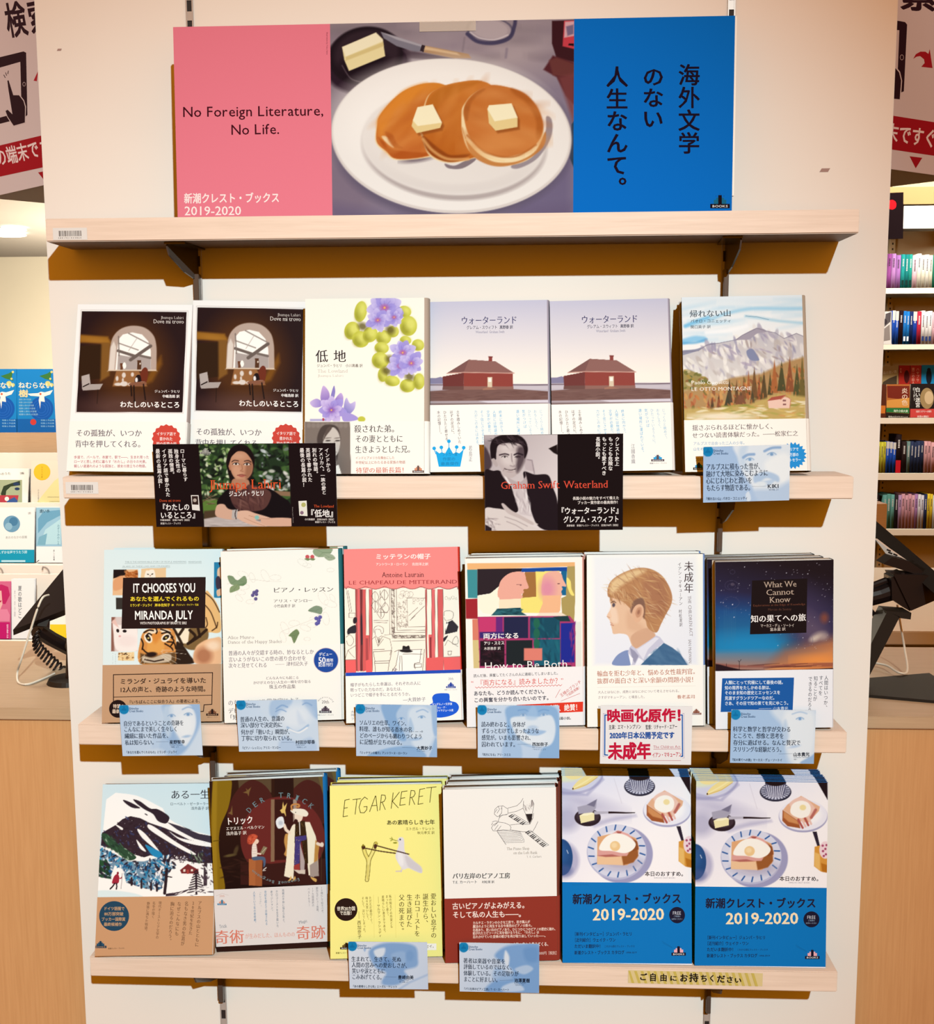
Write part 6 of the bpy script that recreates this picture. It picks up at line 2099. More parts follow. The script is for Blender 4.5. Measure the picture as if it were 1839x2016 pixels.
PV = (0, 0, 1.0)
bTL, bTR, bBR, bBL = (345.7, 55.4), (1443.5, 31.1), (1444.6, 417.5), (345, 428.5)
O, U, V, N, w, h = frame_from(PV, bTL, bTR, bBR, bBL, -0.0655, -0.0575)
dz = ZT[0] + 0.0003 - min(O[2], (O + U * w)[2], (O - N * 0.006)[2])
O = O + np.array([0, 0, dz])
ban = empty('banner_board', fmat(O, U, V, N))
tag(ban, 'long pink, pancake painting and blue banner board standing on the top shelf', 'banner')
A = Face(V2, O, U, V, N, w, h, None, base='#ec7f90')
B3v = (800, 30, 2.704)
f = A
ua, _ = f.loc(np.array([1096., 1096.]), np.array([70., 1400.]))
f.t('No Foreign Literature,', 66, 671, 1052, 660, 102, '#43101c', 'g')
f.t('No Life.', 402, 795, 745, 788, 102, '#43101c', 'g')
f.t('新潮クレスト・ブックス', 78, 1276, 745, 1270, 76, '#fdeee8', 'b')
f.t('2019-2020', 80, 1360, 478, 1358, 88, '#fdeee8', 'g')
f.t('Illustration by Yuko Saito', 1076, 118, 1076, 275, 14, '#7a2a3c', 'g')
mb_ = MB()
f.emit(mb_)
# painted middle
g = Face(V2, O, U, V, N, w, h, None)
xm0, xm1 = float(ua[0]), float(Face(B3v, O, U, V, N, w, h).loc(np.array(891.), np.array(500.))[0])


class Sub(Face):
    pass


OM = O + U * xm0
g = Face(V2, OM, U, V, N, xm1 - xm0, h, 0.00075, z=0.00012, base='#8b7c86')
X0 = 1096
# coordinates of the first view; the right part is given in the second view and converted
cv = lambda pts: [((p[0] / 2.704 + 800 - 340) * 3.5365, p[1] / 2.704 * 3.5365) for p in pts]
c1_ = lambda x, y: cv([(x, y)])[0]
K = 3.5365 / 2.704
g.P([(1090, 40), (2800, 0), (2800, 1460), (1090, 1460)], ('#8d7f86', (1200, 100), '#857a90', (2000, 1400)), 1)
g.E(2300, 250, 420, 180, '#b3a4a6', 0, 260, .8)
g.E(2050, 130, 300, 120, '#a0929a', 0, 200, .7)
g.E(1150, 1250, 260, 260, '#7a6a7c', 0, 200, .7)
g.P([(2500, 1100), (2790, 900), (2790, 1440), (2300, 1440)], '#6a6080', 120, .8)
g.P([(1090, 1300), (1500, 1380), (2200, 1400), (2790, 1300), (2790, 1450), (1090, 1450)], '#665a78', 90, .6)
g.D(60, [(1100, 60), (2780, 40), (2780, 300), (1100, 420)], ['#9a8c92', '#7c7078', '#a8999c', '#8a7a88'], 260, 60, 0, 12, 4, 50, .35)
# butter dish
g.E(1350, 330, 300, 220, '#2c1c28', -8, 30)
g.E(1345, 285, 262, 205, '#20151c', -8, 14)
g.E(1350, 270, 225, 165, '#35262e', -8, 30, .8)
g.E(1330, 340, 170, 90, '#1c1018', -10, 40, .9)
g.L([(1180, 350), (1240, 440), (1330, 470)], 6, '#6a5a62', 8, .8, 1)
g.L([(1300, 480), (1430, 440), (1540, 360)], 8, '#54444e', 10, .8, 1)
g.P([(1180, 222), (1415, 122), (1462, 168), (1480, 285), (1228, 388), (1195, 310)], '#eadba4', 6)
g.P([(1180, 222), (1415, 122), (1462, 168), (1465, 180), (1205, 290)], '#f4ebc8', 8)
g.P([(1205, 290), (1465, 188), (1470, 215), (1205, 318)], '#d8c486', 10)
# knife
g.P([(1450, 118), (1560, 150), (1740, 208), (1745, 250), (1690, 255), (1560, 215), (1470, 160)], '#7e7a86', 5)
g.P([(1450, 118), (1560, 150), (1740, 208), (1740, 222), (1560, 170)], '#a9a4ac', 8)
g.P([(1600, 240), (1740, 262), (1960, 300), (1960, 318), (1640, 300)], '#4a3a44', 14, .8)
g.P([(1735, 205), (1760, 212), (1748, 258), (1722, 248)], '#33262c', 4)
g.P([(1760, 212), (2060, 270), (2080, 300), (1960, 300), (1748, 258)], '#b08c68', 5)
g.P([(1760, 218), (1980, 262), (2000, 280), (1752, 240)], '#d8b890', 12)
# glass foot
for r_, c_ in ((1.0, '#5c5468'), (.9, '#a89aa0'), (.75, '#b4a6aa')):
    g.E(*c1_(445, 75), 165 * r_, 84 * r_, c_, 5, 8)
g.L(cv([(325, 100), (380, 140), (470, 148), (550, 120), (575, 60), (580, 30)]), 26, '#3f3a58', 10, .9, 1)
g.L(cv([(340, 90), (390, 122), (470, 130), (540, 105)]), 10, '#cfc4c8', 8, .9, 1)
g.L(cv([(300, 190), (310, 120)]), 10, '#7a6e78', 14, .6)
g.L(cv([(530, 225), (535, 180)]), 16, '#7a6e80', 14, .6)
# bottle
g.P(cv([(775, 30), (895, 26), (895, 250), (800, 230), (775, 150)]), '#3c1a20', 8)
g.P(cv([(840, 30), (895, 28), (895, 180), (832, 165)]), '#c8404c', 6)
g.P(cv([(845, 35), (895, 32), (895, 110), (840, 120)]), '#d8a8b0', 8)
g.P(cv([(850, 60), (890, 50), (890, 100), (858, 110)]), '#7a6a88', 10)
g.P(cv([(865, 150), (892, 150), (892, 165), (862, 160)]), '#241018', 4)
g.P(cv([(730, 290), (780, 215), (895, 250), (895, 480), (850, 430), (800, 330)]), '#54242a', 14)
g.P(cv([(760, 240), (800, 225), (895, 260), (895, 330), (780, 320)]), '#6e3c38', 16, .8)
g.P(cv([(810, 330), (895, 310), (895, 600), (860, 480)]), '#7a4040', 30, .8)
g.P(cv([(880, 580), (895, 560), (895, 820), (870, 760)]), '#1f3a4c', 8)
# plate
ccx, ccy = (c1_(860, 600)[0] + 1130) / 2, (c1_(400, 232)[1] + 1378) / 2
g.E(ccx + 15, ccy + 40, 838, 545, '#5f566c', 0, 50, .8)
g.E(ccx, ccy, 838, 538, '#d9d1cc', 3, 8)
g.E(ccx, ccy - 8, 824, 526, '#efebe6', 3, 10)
g.E(ccx - 60, ccy - 130, 700, 380, '#f8f5f0', 0, 160, .9)
g.E(ccx + 20, ccy + 70, 640, 378, '#b3a8a6', 3, 24)
g.E(ccx + 15, ccy + 40, 640, 372, '#e9e4df', 3, 14)
g.E(ccx + 10, ccy + 120, 560, 270, '#d0c8c4', 3, 90, .7)
g.E(ccx, ccy + 30, 600, 320, '#ece7e1', 3, 60, .7)
# shadows under pancakes
g.E(1700, 1000, 110, 24, '#7a6c74', -8, 24, .9)
g.B(cv([(205, 790), (260, 800), (340, 760), (370, 770), (300, 815), (225, 815)]), '#84767c', 8)
g.B(cv([(560, 800), (680, 720), (740, 620), (745, 540), (775, 560), (770, 650), (700, 760), (600, 815)]), '#9a8e94', 10)
# pancakes (left, middle, right)
p1 = [(1425, 760), (1440, 700), (1520, 600), (1620, 520), (1750, 475), (1880, 480), (1960, 560), (1960, 900), (1860, 950), (1760, 985), (1560, 1000), (1490, 950), (1420, 880)]
g.B([(x - 6 if x < 1700 else x, y + 8) for x, y in p1], '#f0d8a8', 10)
g.B(p1, ('#d6842e', (1700, 520), '#c46c30', (1650, 950)), 8)
g.B([(1428, 800), (1440, 700), (1530, 600), (1620, 520), (1740, 478), (1760, 500), (1560, 680), (1480, 800), (1460, 870)], '#de8a30', 40, .8)
g.B([(1430, 850), (1470, 880), (1520, 930), (1640, 950), (1780, 960), (1720, 990), (1560, 998), (1490, 945)], '#b0541c', 14, .9)
g.B([(1455, 845), (1500, 850), (1540, 920), (1500, 900)], '#f2ddb4', 10)
g.B([(1480, 815), (1530, 830), (1560, 890), (1600, 925), (1530, 910)], '#a54e1c', 14, .8)
g.D(40, [(1450, 700), (1700, 520), (1880, 520), (1800, 920), (1560, 930)], ['#d88a44', '#c8722c', '#e09a50', '#bc6428'], 150, 40, -40, 25, 6, 40, .35)
p2 = cv([(90, 640), (80, 600), (110, 450), (160, 395), (260, 360), (400, 350), (470, 420), (450, 700), (350, 760), (230, 780), (130, 740)])
g.B([(x - 10, y + 8) for x, y in p2], '#f0d6a4', 10)
g.B(p2, ('#cf7e34', c1_(300, 380), '#b8621f', c1_(200, 740)), 8)
g.B(cv([(110, 470), (170, 395), (280, 362), (400, 352), (300, 400), (190, 470), (150, 560)]), '#b4681f', 24, .6)
g.B(cv([(85, 640), (150, 690), (190, 720), (240, 745), (340, 740), (260, 780), (180, 770), (110, 720)]), '#8e4314', 14, .9)
g.L(cv([(90, 660), (140, 720), (220, 765), (330, 765)]), 20, '#e0a868', 14, .8, 1)
g.D(30, cv([(150, 450), (400, 380), (320, 740), (160, 700)]), ['#d48840', '#b86426', '#c87630'], 140, 40, -60, 25, 7, 40, .35)
p3 = cv([(300, 520), (310, 470), (360, 410), (450, 368), (560, 385), (640, 420), (700, 490), (735, 580), (730, 660), (680, 740), (600, 780), (490, 790), (420, 770), (340, 710), (305, 620)])
g.B([(x * 1.0 - 8, y + 14) for x, y in p3], '#f2dcae', 10)
g.B(cv([(300, 600), (310, 640), (360, 710), (430, 765), (500, 785), (600, 775), (690, 720), (740, 620), (730, 700), (640, 770), (520, 805), (420, 790), (340, 730)]), '#c07a3c', 10, .9)
p3b = cv([(305, 520), (320, 465), (370, 410), (450, 372), (560, 388), (640, 424), (700, 495), (728, 580), (715, 650), (660, 715), (580, 745), (510, 755), (440, 735), (370, 690), (325, 620)])
g.B(p3b, ('#c87634', c1_(500, 390), '#cb7a3c', c1_(500, 740)), 8)
g.B(cv([(560, 388), (640, 424), (700, 495), (728, 580), (715, 650), (690, 650), (690, 560), (640, 470), (570, 420)]), '#a4561e', 22, .7)
g.B(cv([(305, 520), (320, 465), (370, 410), (420, 395), (350, 460), (325, 560)]), '#9a5220', 18, .6)
g.L(cv([(325, 640), (400, 715), (450, 740), (520, 755), (600, 745), (690, 690)]), 12, '#a85c24', 12, .8, 1)
g.L(cv([(320, 660), (390, 735), (450, 762), (520, 775)]), 12, '#f0d4a0', 10, .9, 1)
g.D(36, p3b, ['#d68c4c', '#c06c2c', '#d99858', '#b8652a'], 170, 46, 10, 25, 8, 50, .35)
g.E(*c1_(520, 680), 260, 70, '#d8904e', -5, 80, .6)
# butter pats
for pts, top in ((([(35, 560), (60, 490), (140, 475), (190, 575), (180, 600), (55, 628), (28, 590)]), [(35, 560), (60, 490), (140, 475), (190, 572), (60, 590)]),
                 (([(432, 500), (440, 480), (560, 470), (592, 545), (592, 595), (475, 615), (440, 575)]), [(432, 500), (440, 480), (560, 470), (592, 545), (470, 565)])):
    g.P(cv([(x + 12, y + 14) for x, y in pts]), '#8e4a1c', 14, .7)
    g.P(cv(pts), '#e8d092', 6)
    g.P(cv(top), '#f8efca', 6)
g.emit_mb = MB()
g.emit(g.emit_mb)
for Vv, Tt, Cc in zip(g.emit_mb.V, g.emit_mb.T, g.emit_mb.C):
    pass
Vg = np.concatenate(g.emit_mb.V)
Vg[:, 0] += xm0
mb_.add(Vg, np.concatenate(g.emit_mb.T), np.concatenate(g.emit_mb.C))
# blue end
r_ = Face(B3v, O, U, V, N, w, h, None, z=0.00015)
r_.mb.quad((xm1, 0, 0.00015), (w, 0, 0.00015), (w, h, 0.00015), (xm1, h, 0.00015), ink('#0670cc'))
for t_, x, x2, y0, y1, ww in (('海外文学', 1506, 1505, 258, 742, 118), ('のない', 1316, 1312, 272, 608, 118), ('人生なんて。', 1122, 1122, 270, 975, 120)):
    r_.v(t_, x, y0, y1, ww, '#1a1024', 'b', x2)
logo(r_, 1618, 950, 1722, 1028, '#1a1018', '#1a6a8c')
r_.k += 1
mb_.add(np.concatenate(r_.mb.V), np.concatenate(r_.mb.T), np.concatenate(r_.mb.C))
mb_.build('printed_sheet', M['poster'], ban)
box_obj('foam_board', (0, 0, -0.005), (w, h, -0.00005), M['whitepl'], ban)
t0 = flat_face(PV, (826, 42), (937, 39), (937, 60), (826, 64), -0.0598, -0.0594)
tu0, tv0 = r_.loc(np.array([(826 - 800) * 2.704, (937 - 800) * 2.704]), np.array([(63 - 30) * 2.704, (40 - 30) * 2.704]))
box_obj('clear_tape', (float(tu0[0]), float(tv0[0]), 0.0007), (float(tu0[1]), float(tv0[1]), 0.00085), M['tape'], ban)
# white reveal strip seen beside the blue end
box_obj('edge_strip', (w + 0.0001, h * 0.08, -0.005), (w + 0.0022, h, -0.001), M['whitepl'], ban)

# ================================================================ books on the shelves
VW = lambda ox, oy, s: (ox, oy, s)
YB = -0.064
b1, d1 = make_book('book', 'leftmost book on the second shelf, dark arched window photo on white', 1, VW(110, 570, 5.307), (222, 183), (1405, 198), (1362, 1940), (125, 1935), -0.068, -0.019, 0.0165, 0.0012, art_arch,
                   band=(750, 1380), spine='#d8c4bc', group='copies of the arched window book')
O, U, V, N, w, h = frame_from(VW(350, 570, 5.307), (145, 138), (1352, 168), (1372, 1945), (126, 1930), -0.0495, -0.0195)
O = rest(O, U, V, N, w, 0.0165, ZT[1])
copy_thing(b1, fmat(O, U, V, N), 'arched window photo book partly covered by the white book with purple flowers')
make_book('book', 'white book with purple flowers and yellow-green leaves on its cover', 1, VW(580, 570, 5.307), (88, 125), (1338, 105), (1372, 1950), (130, 1945), -0.0685, -0.0405, 0.0165, 0.006, art_lowland,
          band=(750, 1378), bandres=0.0009, bandcol='#fcf5ea', spine='#b8a290', base='#fcf6e8')
b4, d4 = make_book('book', 'left copy of the lilac book with a red brick barn', 1, VW(830, 570, 5.307), (78, 115), (1295, 100), (1345, 1880), (105, 1900), YB, -0.0235, 0.019, 0.0034, art_barn,
                   band=(700, 1200), spine='#a89ca8', bandspine='#e8dfd6', group='copies of the red barn book')
O, U, V, N, w, h = frame_from(VW(1070, 570, 5.307), (62, 128), (1295, 103), (1365, 1878), (102, 1905), -0.0655, -0.0235)
O = rest(O, U, V, N, w, 0.019, ZT[1])
copy_thing(b4, fmat(O, U, V, N), 'right copy of the lilac book with a red brick barn')
make_book('book', 'book with a watercolour mountain and autumn trees on its cover', 1, VW(1310, 570, 5.307), (170, 130), (1432, 100), (1478, 1940), (208, 1950), YB, -0.025, 0.02, 0.0055, art_mountain,
          band=(800, 1357), spine='#b09a84', bandspine='#f0e6da', base='#e9f0f4')

make_book('book', 'pale blue book with a tiger picture and black title block, brown paper band', 2, VW(190, 1060, 5.45), (105, 130), (1345, 120), (1338, 1970), (40, 1985), -0.069, -0.0305, 0.0135, 0.001, art_chooses,
          band=(700, 1352), bandcol='#c49a76', spine='#dfeceb', base='#dfeceb', res=0.0006, copies=[(0.006, 0.0, 'second tiger book standing behind the front copy')], group='copies of the tiger book')
make_book('book', 'cream book with pencilled vine leaves and small purple berries', 2, VW(425, 1060, 5.449), (75, 148), (1315, 118), (1350, 1950), (72, 1990), -0.064, -0.042, 0.016, 0.0048, art_piano,
          band=(700, 1150), spine='#2f6f74', bandspine='#f4eee2', board='#f08a48', base='#fbf6ea', copies=[(0.003, 0.0, 'second vine leaf book standing behind the front copy')], group='copies of the vine leaf book')
make_book('book', 'coral red book with a café line drawing and a black hat on the table', 2, VW(665, 1060, 5.449), (75, 105), (1290, 90), (1325, 1935), (82, 1985), -0.0645, -0.025, 0.02, 0.0032, art_cafe,
          band=(700, 1424), spine='#e03a28', bandspine='#f0e8e0', board='#e8584a', base='#fc8a84')
make_book('book', 'cream book painted with two facing heads in colour blocks, frontmost copy', 2, VW(905, 1060, 5.449), (52, 190), (1305, 160), (1335, 1975), (85, 1985), -0.067, -0.056, 0.0175, 0.003, art_both,
          band=(700, 1383), spine='#e0a090', bandcol='#f8f2f0', board='#f6efe2', base='#fbf6ea', copies=[(0.003, 0.0, 'middle copy of the colour block heads book'), (0.006, 0.0, 'rearmost copy of the colour block heads book')],
          group='copies of the colour block heads book')
make_book('book', 'cream book with a watercolour boy in profile wearing a blue pullover', 2, VW(1140, 1060, 5.449), (75, 145), (1300, 135), (1365, 1975), (100, 1990), -0.066, -0.046, 0.0185, 0.0036, art_minor,
          band=(700, 1365), spine='#7d97c8', bandspine='#f0e8da', base='#fcf7ec', copies=[(-0.0015, 0.0, 'second boy in profile book standing behind the front copy')], group='copies of the boy in profile book')
make_book('book', 'dark starry night sky book with a black title square, frontmost copy', 2, VW(1380, 1060, 5.304), (195, 240), (1400, 190), (1360, 1965), (112, 1960), -0.069, -0.062, 0.018, 0.001, art_know,
          band=(750, 1375), bandcol='#f2f2f6', spine='#1c1a30', bandspine='#e8e4e4', board='#e4d6c2', base='#241728',
          copies=[(-0.006, 0.0, 'middle copy of the starry night sky book'), (-0.011, 0.0, 'rearmost copy of the starry night sky book')], group='copies of the starry night sky book')

make_book('book', 'pale blue book with a woodcut snowy mountain and red hut, brown paper band', 3, VW(160, 1510, 5.168), (270, 140), (1428, 133), (1290, 1870), (85, 1890), -0.0715, -0.0125, 0.011, 0.0008, art_life,
          band=(700, 1318), bandcol='#c9986f', spine='#c8d8dc', base='#d3e5ea')
make_book('book', 'dark brown book with a turbaned conjuror and a seated red-haired boy', 3, VW(395, 1510, 5.17), (140, 125), (1268, 85), (1278, 1808), (112, 1872), -0.052, -0.0385, 0.0155, 0.0052, art_trick,
          band=(700, 1222), band_lo=0.0065, bandcol='#e8e0dc', spine='#1f72ae', base='#2a1410', copies=[(0.0135, 0.0, 'second conjuror book standing behind the front copy')], group='copies of the conjuror book')
make_book('book', 'yellow book with a dove in a slingshot on its cover', 3, VW(630, 1510, 5.17), (118, 170), (1225, 160), (1258, 1905), (90, 1940), -0.0655, -0.045, 0.0155, 0.001, art_seven,
          band=(600, 1245), bandcol='#fdf290', spine='#fbe878', board='#f8e468', base='#fdf290', copies=[(0.006, 0.0, 'second dove and slingshot book standing behind the front copy')], group='copies of the dove and slingshot book')
make_book('book', 'white book with hands drawn over piano keys above a maroon band, frontmost copy', 3, VW(855, 1510, 5.17), (98, 200), (1222, 165), (1270, 1935), (105, 1955), -0.067, -0.056, 0.0165, 0.0042, art_workshop,
          band=(700, 1325), bandcol='#95372a', spine='#7a3c2c', base='#faf4ec', copies=[(0.003, 0.0, 'middle copy of the white piano keys book'), (0.006, 0.0, 'rearmost copy of the white piano keys book')], group='copies of the white piano keys book')


# ---- free catalogues: two piles of thin booklets leaning on the panel
def catalogue(view, TL, TR, BR, BL, yb, yt):
    O, U, V, N, w, h = frame_from(view, TL, TR, BR, BL, yb, yt)
    return O, U, V, N, w, h


vE2 = VW(1350, 1490, 4.688)
O, U, V, N, w, h = catalogue(vE2, (90, 183), (1300, 200), (1310, 1915), (92, 1890), -0.066, -0.048)
tcat = 0.0019
O = rest(O, U, V, N, w, tcat, ZT[3])
cat0 = empty('booklet', fmat(O, U, V, N))
tag(cat0, 'front booklet of the right pile, blue and white with egg toast plates', 'booklet', 'free booklets in the right pile')
f = Face(vE2, O, U, V, N, w, h, 0.0006, base='#f4eef2')
art_menu(f, None)
mc = MB()
f.emit(mc)
mc.quad((0, 0, -tcat), (w, 0, -tcat), (w, h, -tcat), (0, h, -tcat), ink('#0a76c0'))
fold = ink('#3a6f9c')
mc.quad((w, 0, 0), (w, 0, -tcat), (w, h, -tcat), (w, h, 0), fold)
mc.build('cover', M['jacket'], cat0)
mp = MB()
mp.box((0.0004, 0.0004, -tcat + 0.0002), (w - 0.0003, h - 0.0004, -0.0002), ink('#efe6e4'))
mp.build('pages', M['paper'], cat0)
ordw = ['second', 'third', 'fourth', 'fifth', 'sixth', 'seventh', 'eighth', 'ninth', 'tenth', 'eleventh', 'twelfth', 'thirteenth']
rg = random.Random(5)
for k in range(1, 11):
    O2 = O + np.array([(-0.0004 * k + rg.uniform(-.0008, .0008)), (tcat + 0.0007) / -N[1] * k, 0.0007 * k * (0.9 if k < 6 else 0.8)])
    copy_thing(cat0, fmat(O2, U, V, N), ordw[k - 1] + ' booklet from the front in the right pile of egg toast booklets')
vE1 = VW(1090, 1500, 4.917)
O, U, V, N, w1, h1 = catalogue(vE1, (78, 112), (1302, 112), (1355, 1935), (90, 1900), -0.066, -0.032)
O = rest(O, U, V, N, w1, tcat, ZT[3])
for k in range(0, 8):
    O2 = O + np.array([rg.uniform(-.0006, .0004) * (k > 0), (tcat + 0.0007) / -N[1] * k, 0.0004 * k])
    copy_thing(cat0, fmat(O2, U, V, N), ('front booklet of the left pile, egg toast plates, its top half in shade' if k == 0 else ordw[k - 1] + ' booklet from the front in the left pile of egg toast booklets'), 'free booklets in the left pile')


# ================================================================ cards clipped along the shelf edges
def card(view, TL, TR, BR, BL, label, art, shelf, yb=-0.0790, yt=-0.0802, res=0.0007, name='quote_card', group=None, base='#cfdff0', clip=True, cat='card'):
    O, U, V, N, w, h = frame_from(view, TL, TR, BR, BL, yb, yt)
    root = empty(name, fmat(O, U, V, N))
    tag(root, label, cat, group)
    f = Face(view, O, U, V, N, w, h, res, base=base)
    art(f)
    m = MB()
    m.box((0, 0, -0.0006), (w, h, -2e-5), ink('#e8e4e0'))
    f.emit(m)
    m.build('printed_card', M['card'], root)
    if clip:
        # clear clip: a foot under the card and a tongue gripping the edge of the board
        zb = ZT[shelf] - STH
        vtop = (ZT[shelf] + 0.003 - O[2]) / max(V[2], .5)
        bm = bmesh.new()
        x0 = w * .12
        ycl = -SDP - 0.0006
        back = (O[1] - ycl) / N[1] if abs(N[1]) > .1 else 0
        dd = max(0.0012, abs(O[1] - (-SDP)) - 0.0014)
        bm_box(bm, (x0 - 0.010, vtop - 0.034 if vtop > .036 else 0.002, -dd), (w - x0, vtop + 0.004, -0.0008))
        bm_obj('card_clip', bm, M['clip'], root)
    return root


def quote(lines, author, title, face, sub=None):
    def art(f):
        f.P([(-900, -900), (4000, -900), (4000, 3000), (-900, 3000)], face['bg'], 1)
        face['art'](f)
        x0, y0, w, h = face['box']
        cx, cy, r = x0 + w * .055, y0 + h * .085, w * .062
        f.E(cx, cy, r, r * 1.05, '#1784bc', 0, 3)
        f.P([(cx - r * .5, cy + r * .35), (cx + r * .5, cy + r * .35), (cx + r * .5, cy + r * .1), (cx + r * .25, cy - r * .1), (cx + r * .12, cy - r * .1), (cx + r * .1, cy - r * .5), (cx - r * .1, cy - r * .5), (cx - r * .12, cy - r * .1), (cx - r * .25, cy - r * .1), (cx - r * .5, cy + r * .1)], '#0f6ea6', 4, .8)
        f.t('Shincho', x0 + w * .118, y0 + h * .075, x0 + w * .235, y0 + h * .073, h * .062, '#3d5a80', 'b')
        f.t('Crest Books', x0 + w * .118, y0 + h * .125, x0 + w * .29, y0 + h * .122, h * .062, '#3d5a80', 'b')
        for t_, a, y, b_, yy in lines:
            f.t(t_, a, y, b_, yy, face['th'] * 1.06, '#142038', 'mb')
        t_, a, y, b_, yy, hh = author
        f.t(t_, a, y, b_, yy, hh, '#10182c', 'B')
        if sub:
            for (tt, p0, p1, p2, p3, hh) in sub:
                f.t(tt, p0, p1, p2, p3, hh, '#3a4a6a', 'g')
        f.l(face['ln'], 1.6, '#4a5a78')
        t_, a, y, b_, yy, hh = title
        f.t(t_, a, y, b_, yy, hh, '#18243e', 'b')
    return art


def eye(f, x, y, s, c='#7fa4cc', rot=0):
    f.E(x, y, 34 * s, 15 * s, '#c8d8ea', rot, 10 * s, .7)
    f.E(x, y, 13 * s, 12 * s, c, rot, 6 * s)
    f.L([(x - 34 * s, y + 2 * s), (x - 10 * s, y - 13 * s), (x + 16 * s, y - 13 * s), (x + 36 * s, y + 2 * s)], 6 * s, c, 6 * s, .9, 1)


def k0(f):
    f.B([(540, 100), (545, 250), (600, 400), (680, 520), (760, 660), (1100, 700), (1100, 100)], '#e4ebf2', 30)
    f.B([(800, 300), (980, 200), (1060, 300), (1000, 480), (860, 420)], '#f4f6f6', 50, .9)
    f.B([(560, 160), (640, 130), (620, 260), (660, 380), (570, 320)], '#c3d6ea', 40, .7)
    f.L([(598, 245), (640, 220), (700, 215)], 26, '#8cacd4', 12, .9, 1)
    f.L([(800, 185), (870, 155), (950, 150)], 24, '#8cacd4', 12, .9, 1)
    eye(f, 660, 265, 1.1)
    eye(f, 868, 215, 1.2)
    f.B([(700, 420), (820, 380), (930, 420), (930, 480), (820, 440), (720, 500)], '#a9c3e2', 20, .8)
    f.B([(700, 460), (800, 470), (900, 450), (860, 500), (760, 520)], '#b8cee8', 14, .8)
    f.E(760, 500, 60, 26, '#eef2f4', -5, 14, .8)
    f.B([(680, 560), (900, 540), (1040, 480), (1040, 660), (700, 660)], '#b4cae6', 50, .8)
    f.B([(620, 600), (650, 570), (670, 640), (640, 670)], '#e4ecf4', 10, .8)


KF = dict(bg=('#a8c4e6', (220, 150), '#b3c9e6', (1000, 660)), art=k0, box=(215, 140, 825, 525), th=64, ln=[(680, 521), (818, 519)])
card(VW(1340, 850, 4.84), (215, 145), (1040, 122), (1040, 652), (217, 676), 'blue quote card with a large close-up face at the right end of the second shelf',
     quote([('アルプスに積もった雪が、', 242, 336, 785, 328), ('融けて大地に染みこむように', 242, 404, 835, 390), ('心にじわじわと潤いを', 242, 468, 682, 462), ('もたらす物語である。', 245, 536, 690, 530)], ('KIKI', 828, 518, 936, 516, 52),
           ('『帰れない山』パオロ・コニェッティ', 232, 640, 640, 632, 32), KF, [('『旅の本箱』より', 832, 553, 935, 552, 16)]), 1, -0.0785, -0.0825, group='blue quote cards')


def k1(f):
    f.B([(640, 90), (900, 90), (905, 200), (860, 330), (760, 460), (600, 480), (620, 330), (640, 200)], '#9dbce0', 24)
    f.B([(680, 110), (800, 95), (855, 150), (868, 230), (845, 320), (790, 400), (740, 330), (690, 240)], '#e3ebf3', 16)
    f.E(790, 260, 60, 90, '#f0f4f6', 10, 50, .8)
    f.B([(630, 130), (690, 110), (700, 200), (680, 330), (640, 300)], '#c8daec', 30, .8)
    eye(f, 690, 182, .8)
    eye(f, 810, 172, .85)
    f.L([(770, 135), (810, 118), (850, 130)], 10, '#94b4da', 8, .8, 1)
    f.E(800, 330, 30, 9, '#a9c4e2', -8, 10, .9)
    f.B([(560, 300), (640, 330), (720, 460), (560, 470)], '#b9d0ea', 30, .7)
    f.B([(400, 480), (600, 420), (640, 480)], '#dfe8f2', 30, .6)


K1 = dict(bg=('#bcd2ec', (320, 100), '#d4e2f0', (900, 470)), art=k1, box=(313, 100, 595, 370), th=40, ln=[(578, 370), (668, 368)])
card(VW(150, 1360, 3.678), (313, 105), (897, 97), (915, 468), (333, 472), 'leftmost blue quote card on the third shelf, below the tiger book',
     quote([('自分であるということの奇跡を', 342, 238, 780, 232), ('こんなにまで美しく生々しく', 345, 280, 735, 276), ('繊細に描いた作品を、', 350, 328, 688, 324), ('私は知らない。', 353, 376, 582, 372)], ('星野智幸', 675, 372, 788, 369, 30),
           ('『あなたを選んでくれるもの』ミランダ・ジュライ', 355, 446, 732, 443, 22), K1, [('Hoshino Tomoyuki', 678, 393, 772, 391, 11), ('『俺俺』より', 678, 408, 745, 406, 12)]), 2, -0.0790, -0.0800, group='blue quote cards')


def k2(f):
    f.B([(1340, 60), (1750, 55), (1765, 300), (1700, 440), (1500, 440), (1400, 250)], '#cfdeee', 26)
    f.B([(1420, 70), (1560, 60), (1540, 120), (1480, 150), (1440, 200), (1400, 160)], '#a6c2e2', 20, .8)
    f.B([(1640, 60), (1745, 60), (1755, 200), (1690, 160)], '#9cbade', 24, .8)
    f.E(1590, 190, 110, 80, '#e6edf4', -10, 60, .8)
    f.L([(1450, 130), (1490, 105), (1530, 118)], 10, '#86a8d2', 8, .9, 1)
    f.L([(1445, 150), (1480, 135), (1520, 150)], 8, '#86a8d2', 6, .9, 1)
    f.L([(1640, 100), (1670, 88), (1705, 105)], 8, '#86a8d2', 8, .9, 1)
    f.B([(1600, 140), (1640, 200), (1660, 235), (1610, 240)], '#bdd0e8', 24, .4)
    f.L([(1530, 265), (1600, 300), (1680, 250)], 16, '#a4c0e0', 8, .9, 1)
    f.L([(1545, 280), (1610, 302), (1672, 268)], 12, '#f2f4f6', 5, .95, 1)
    f.B([(1500, 330), (1600, 370), (1700, 340), (1740, 440), (1480, 440)], '#b2c9e6', 26, .8)


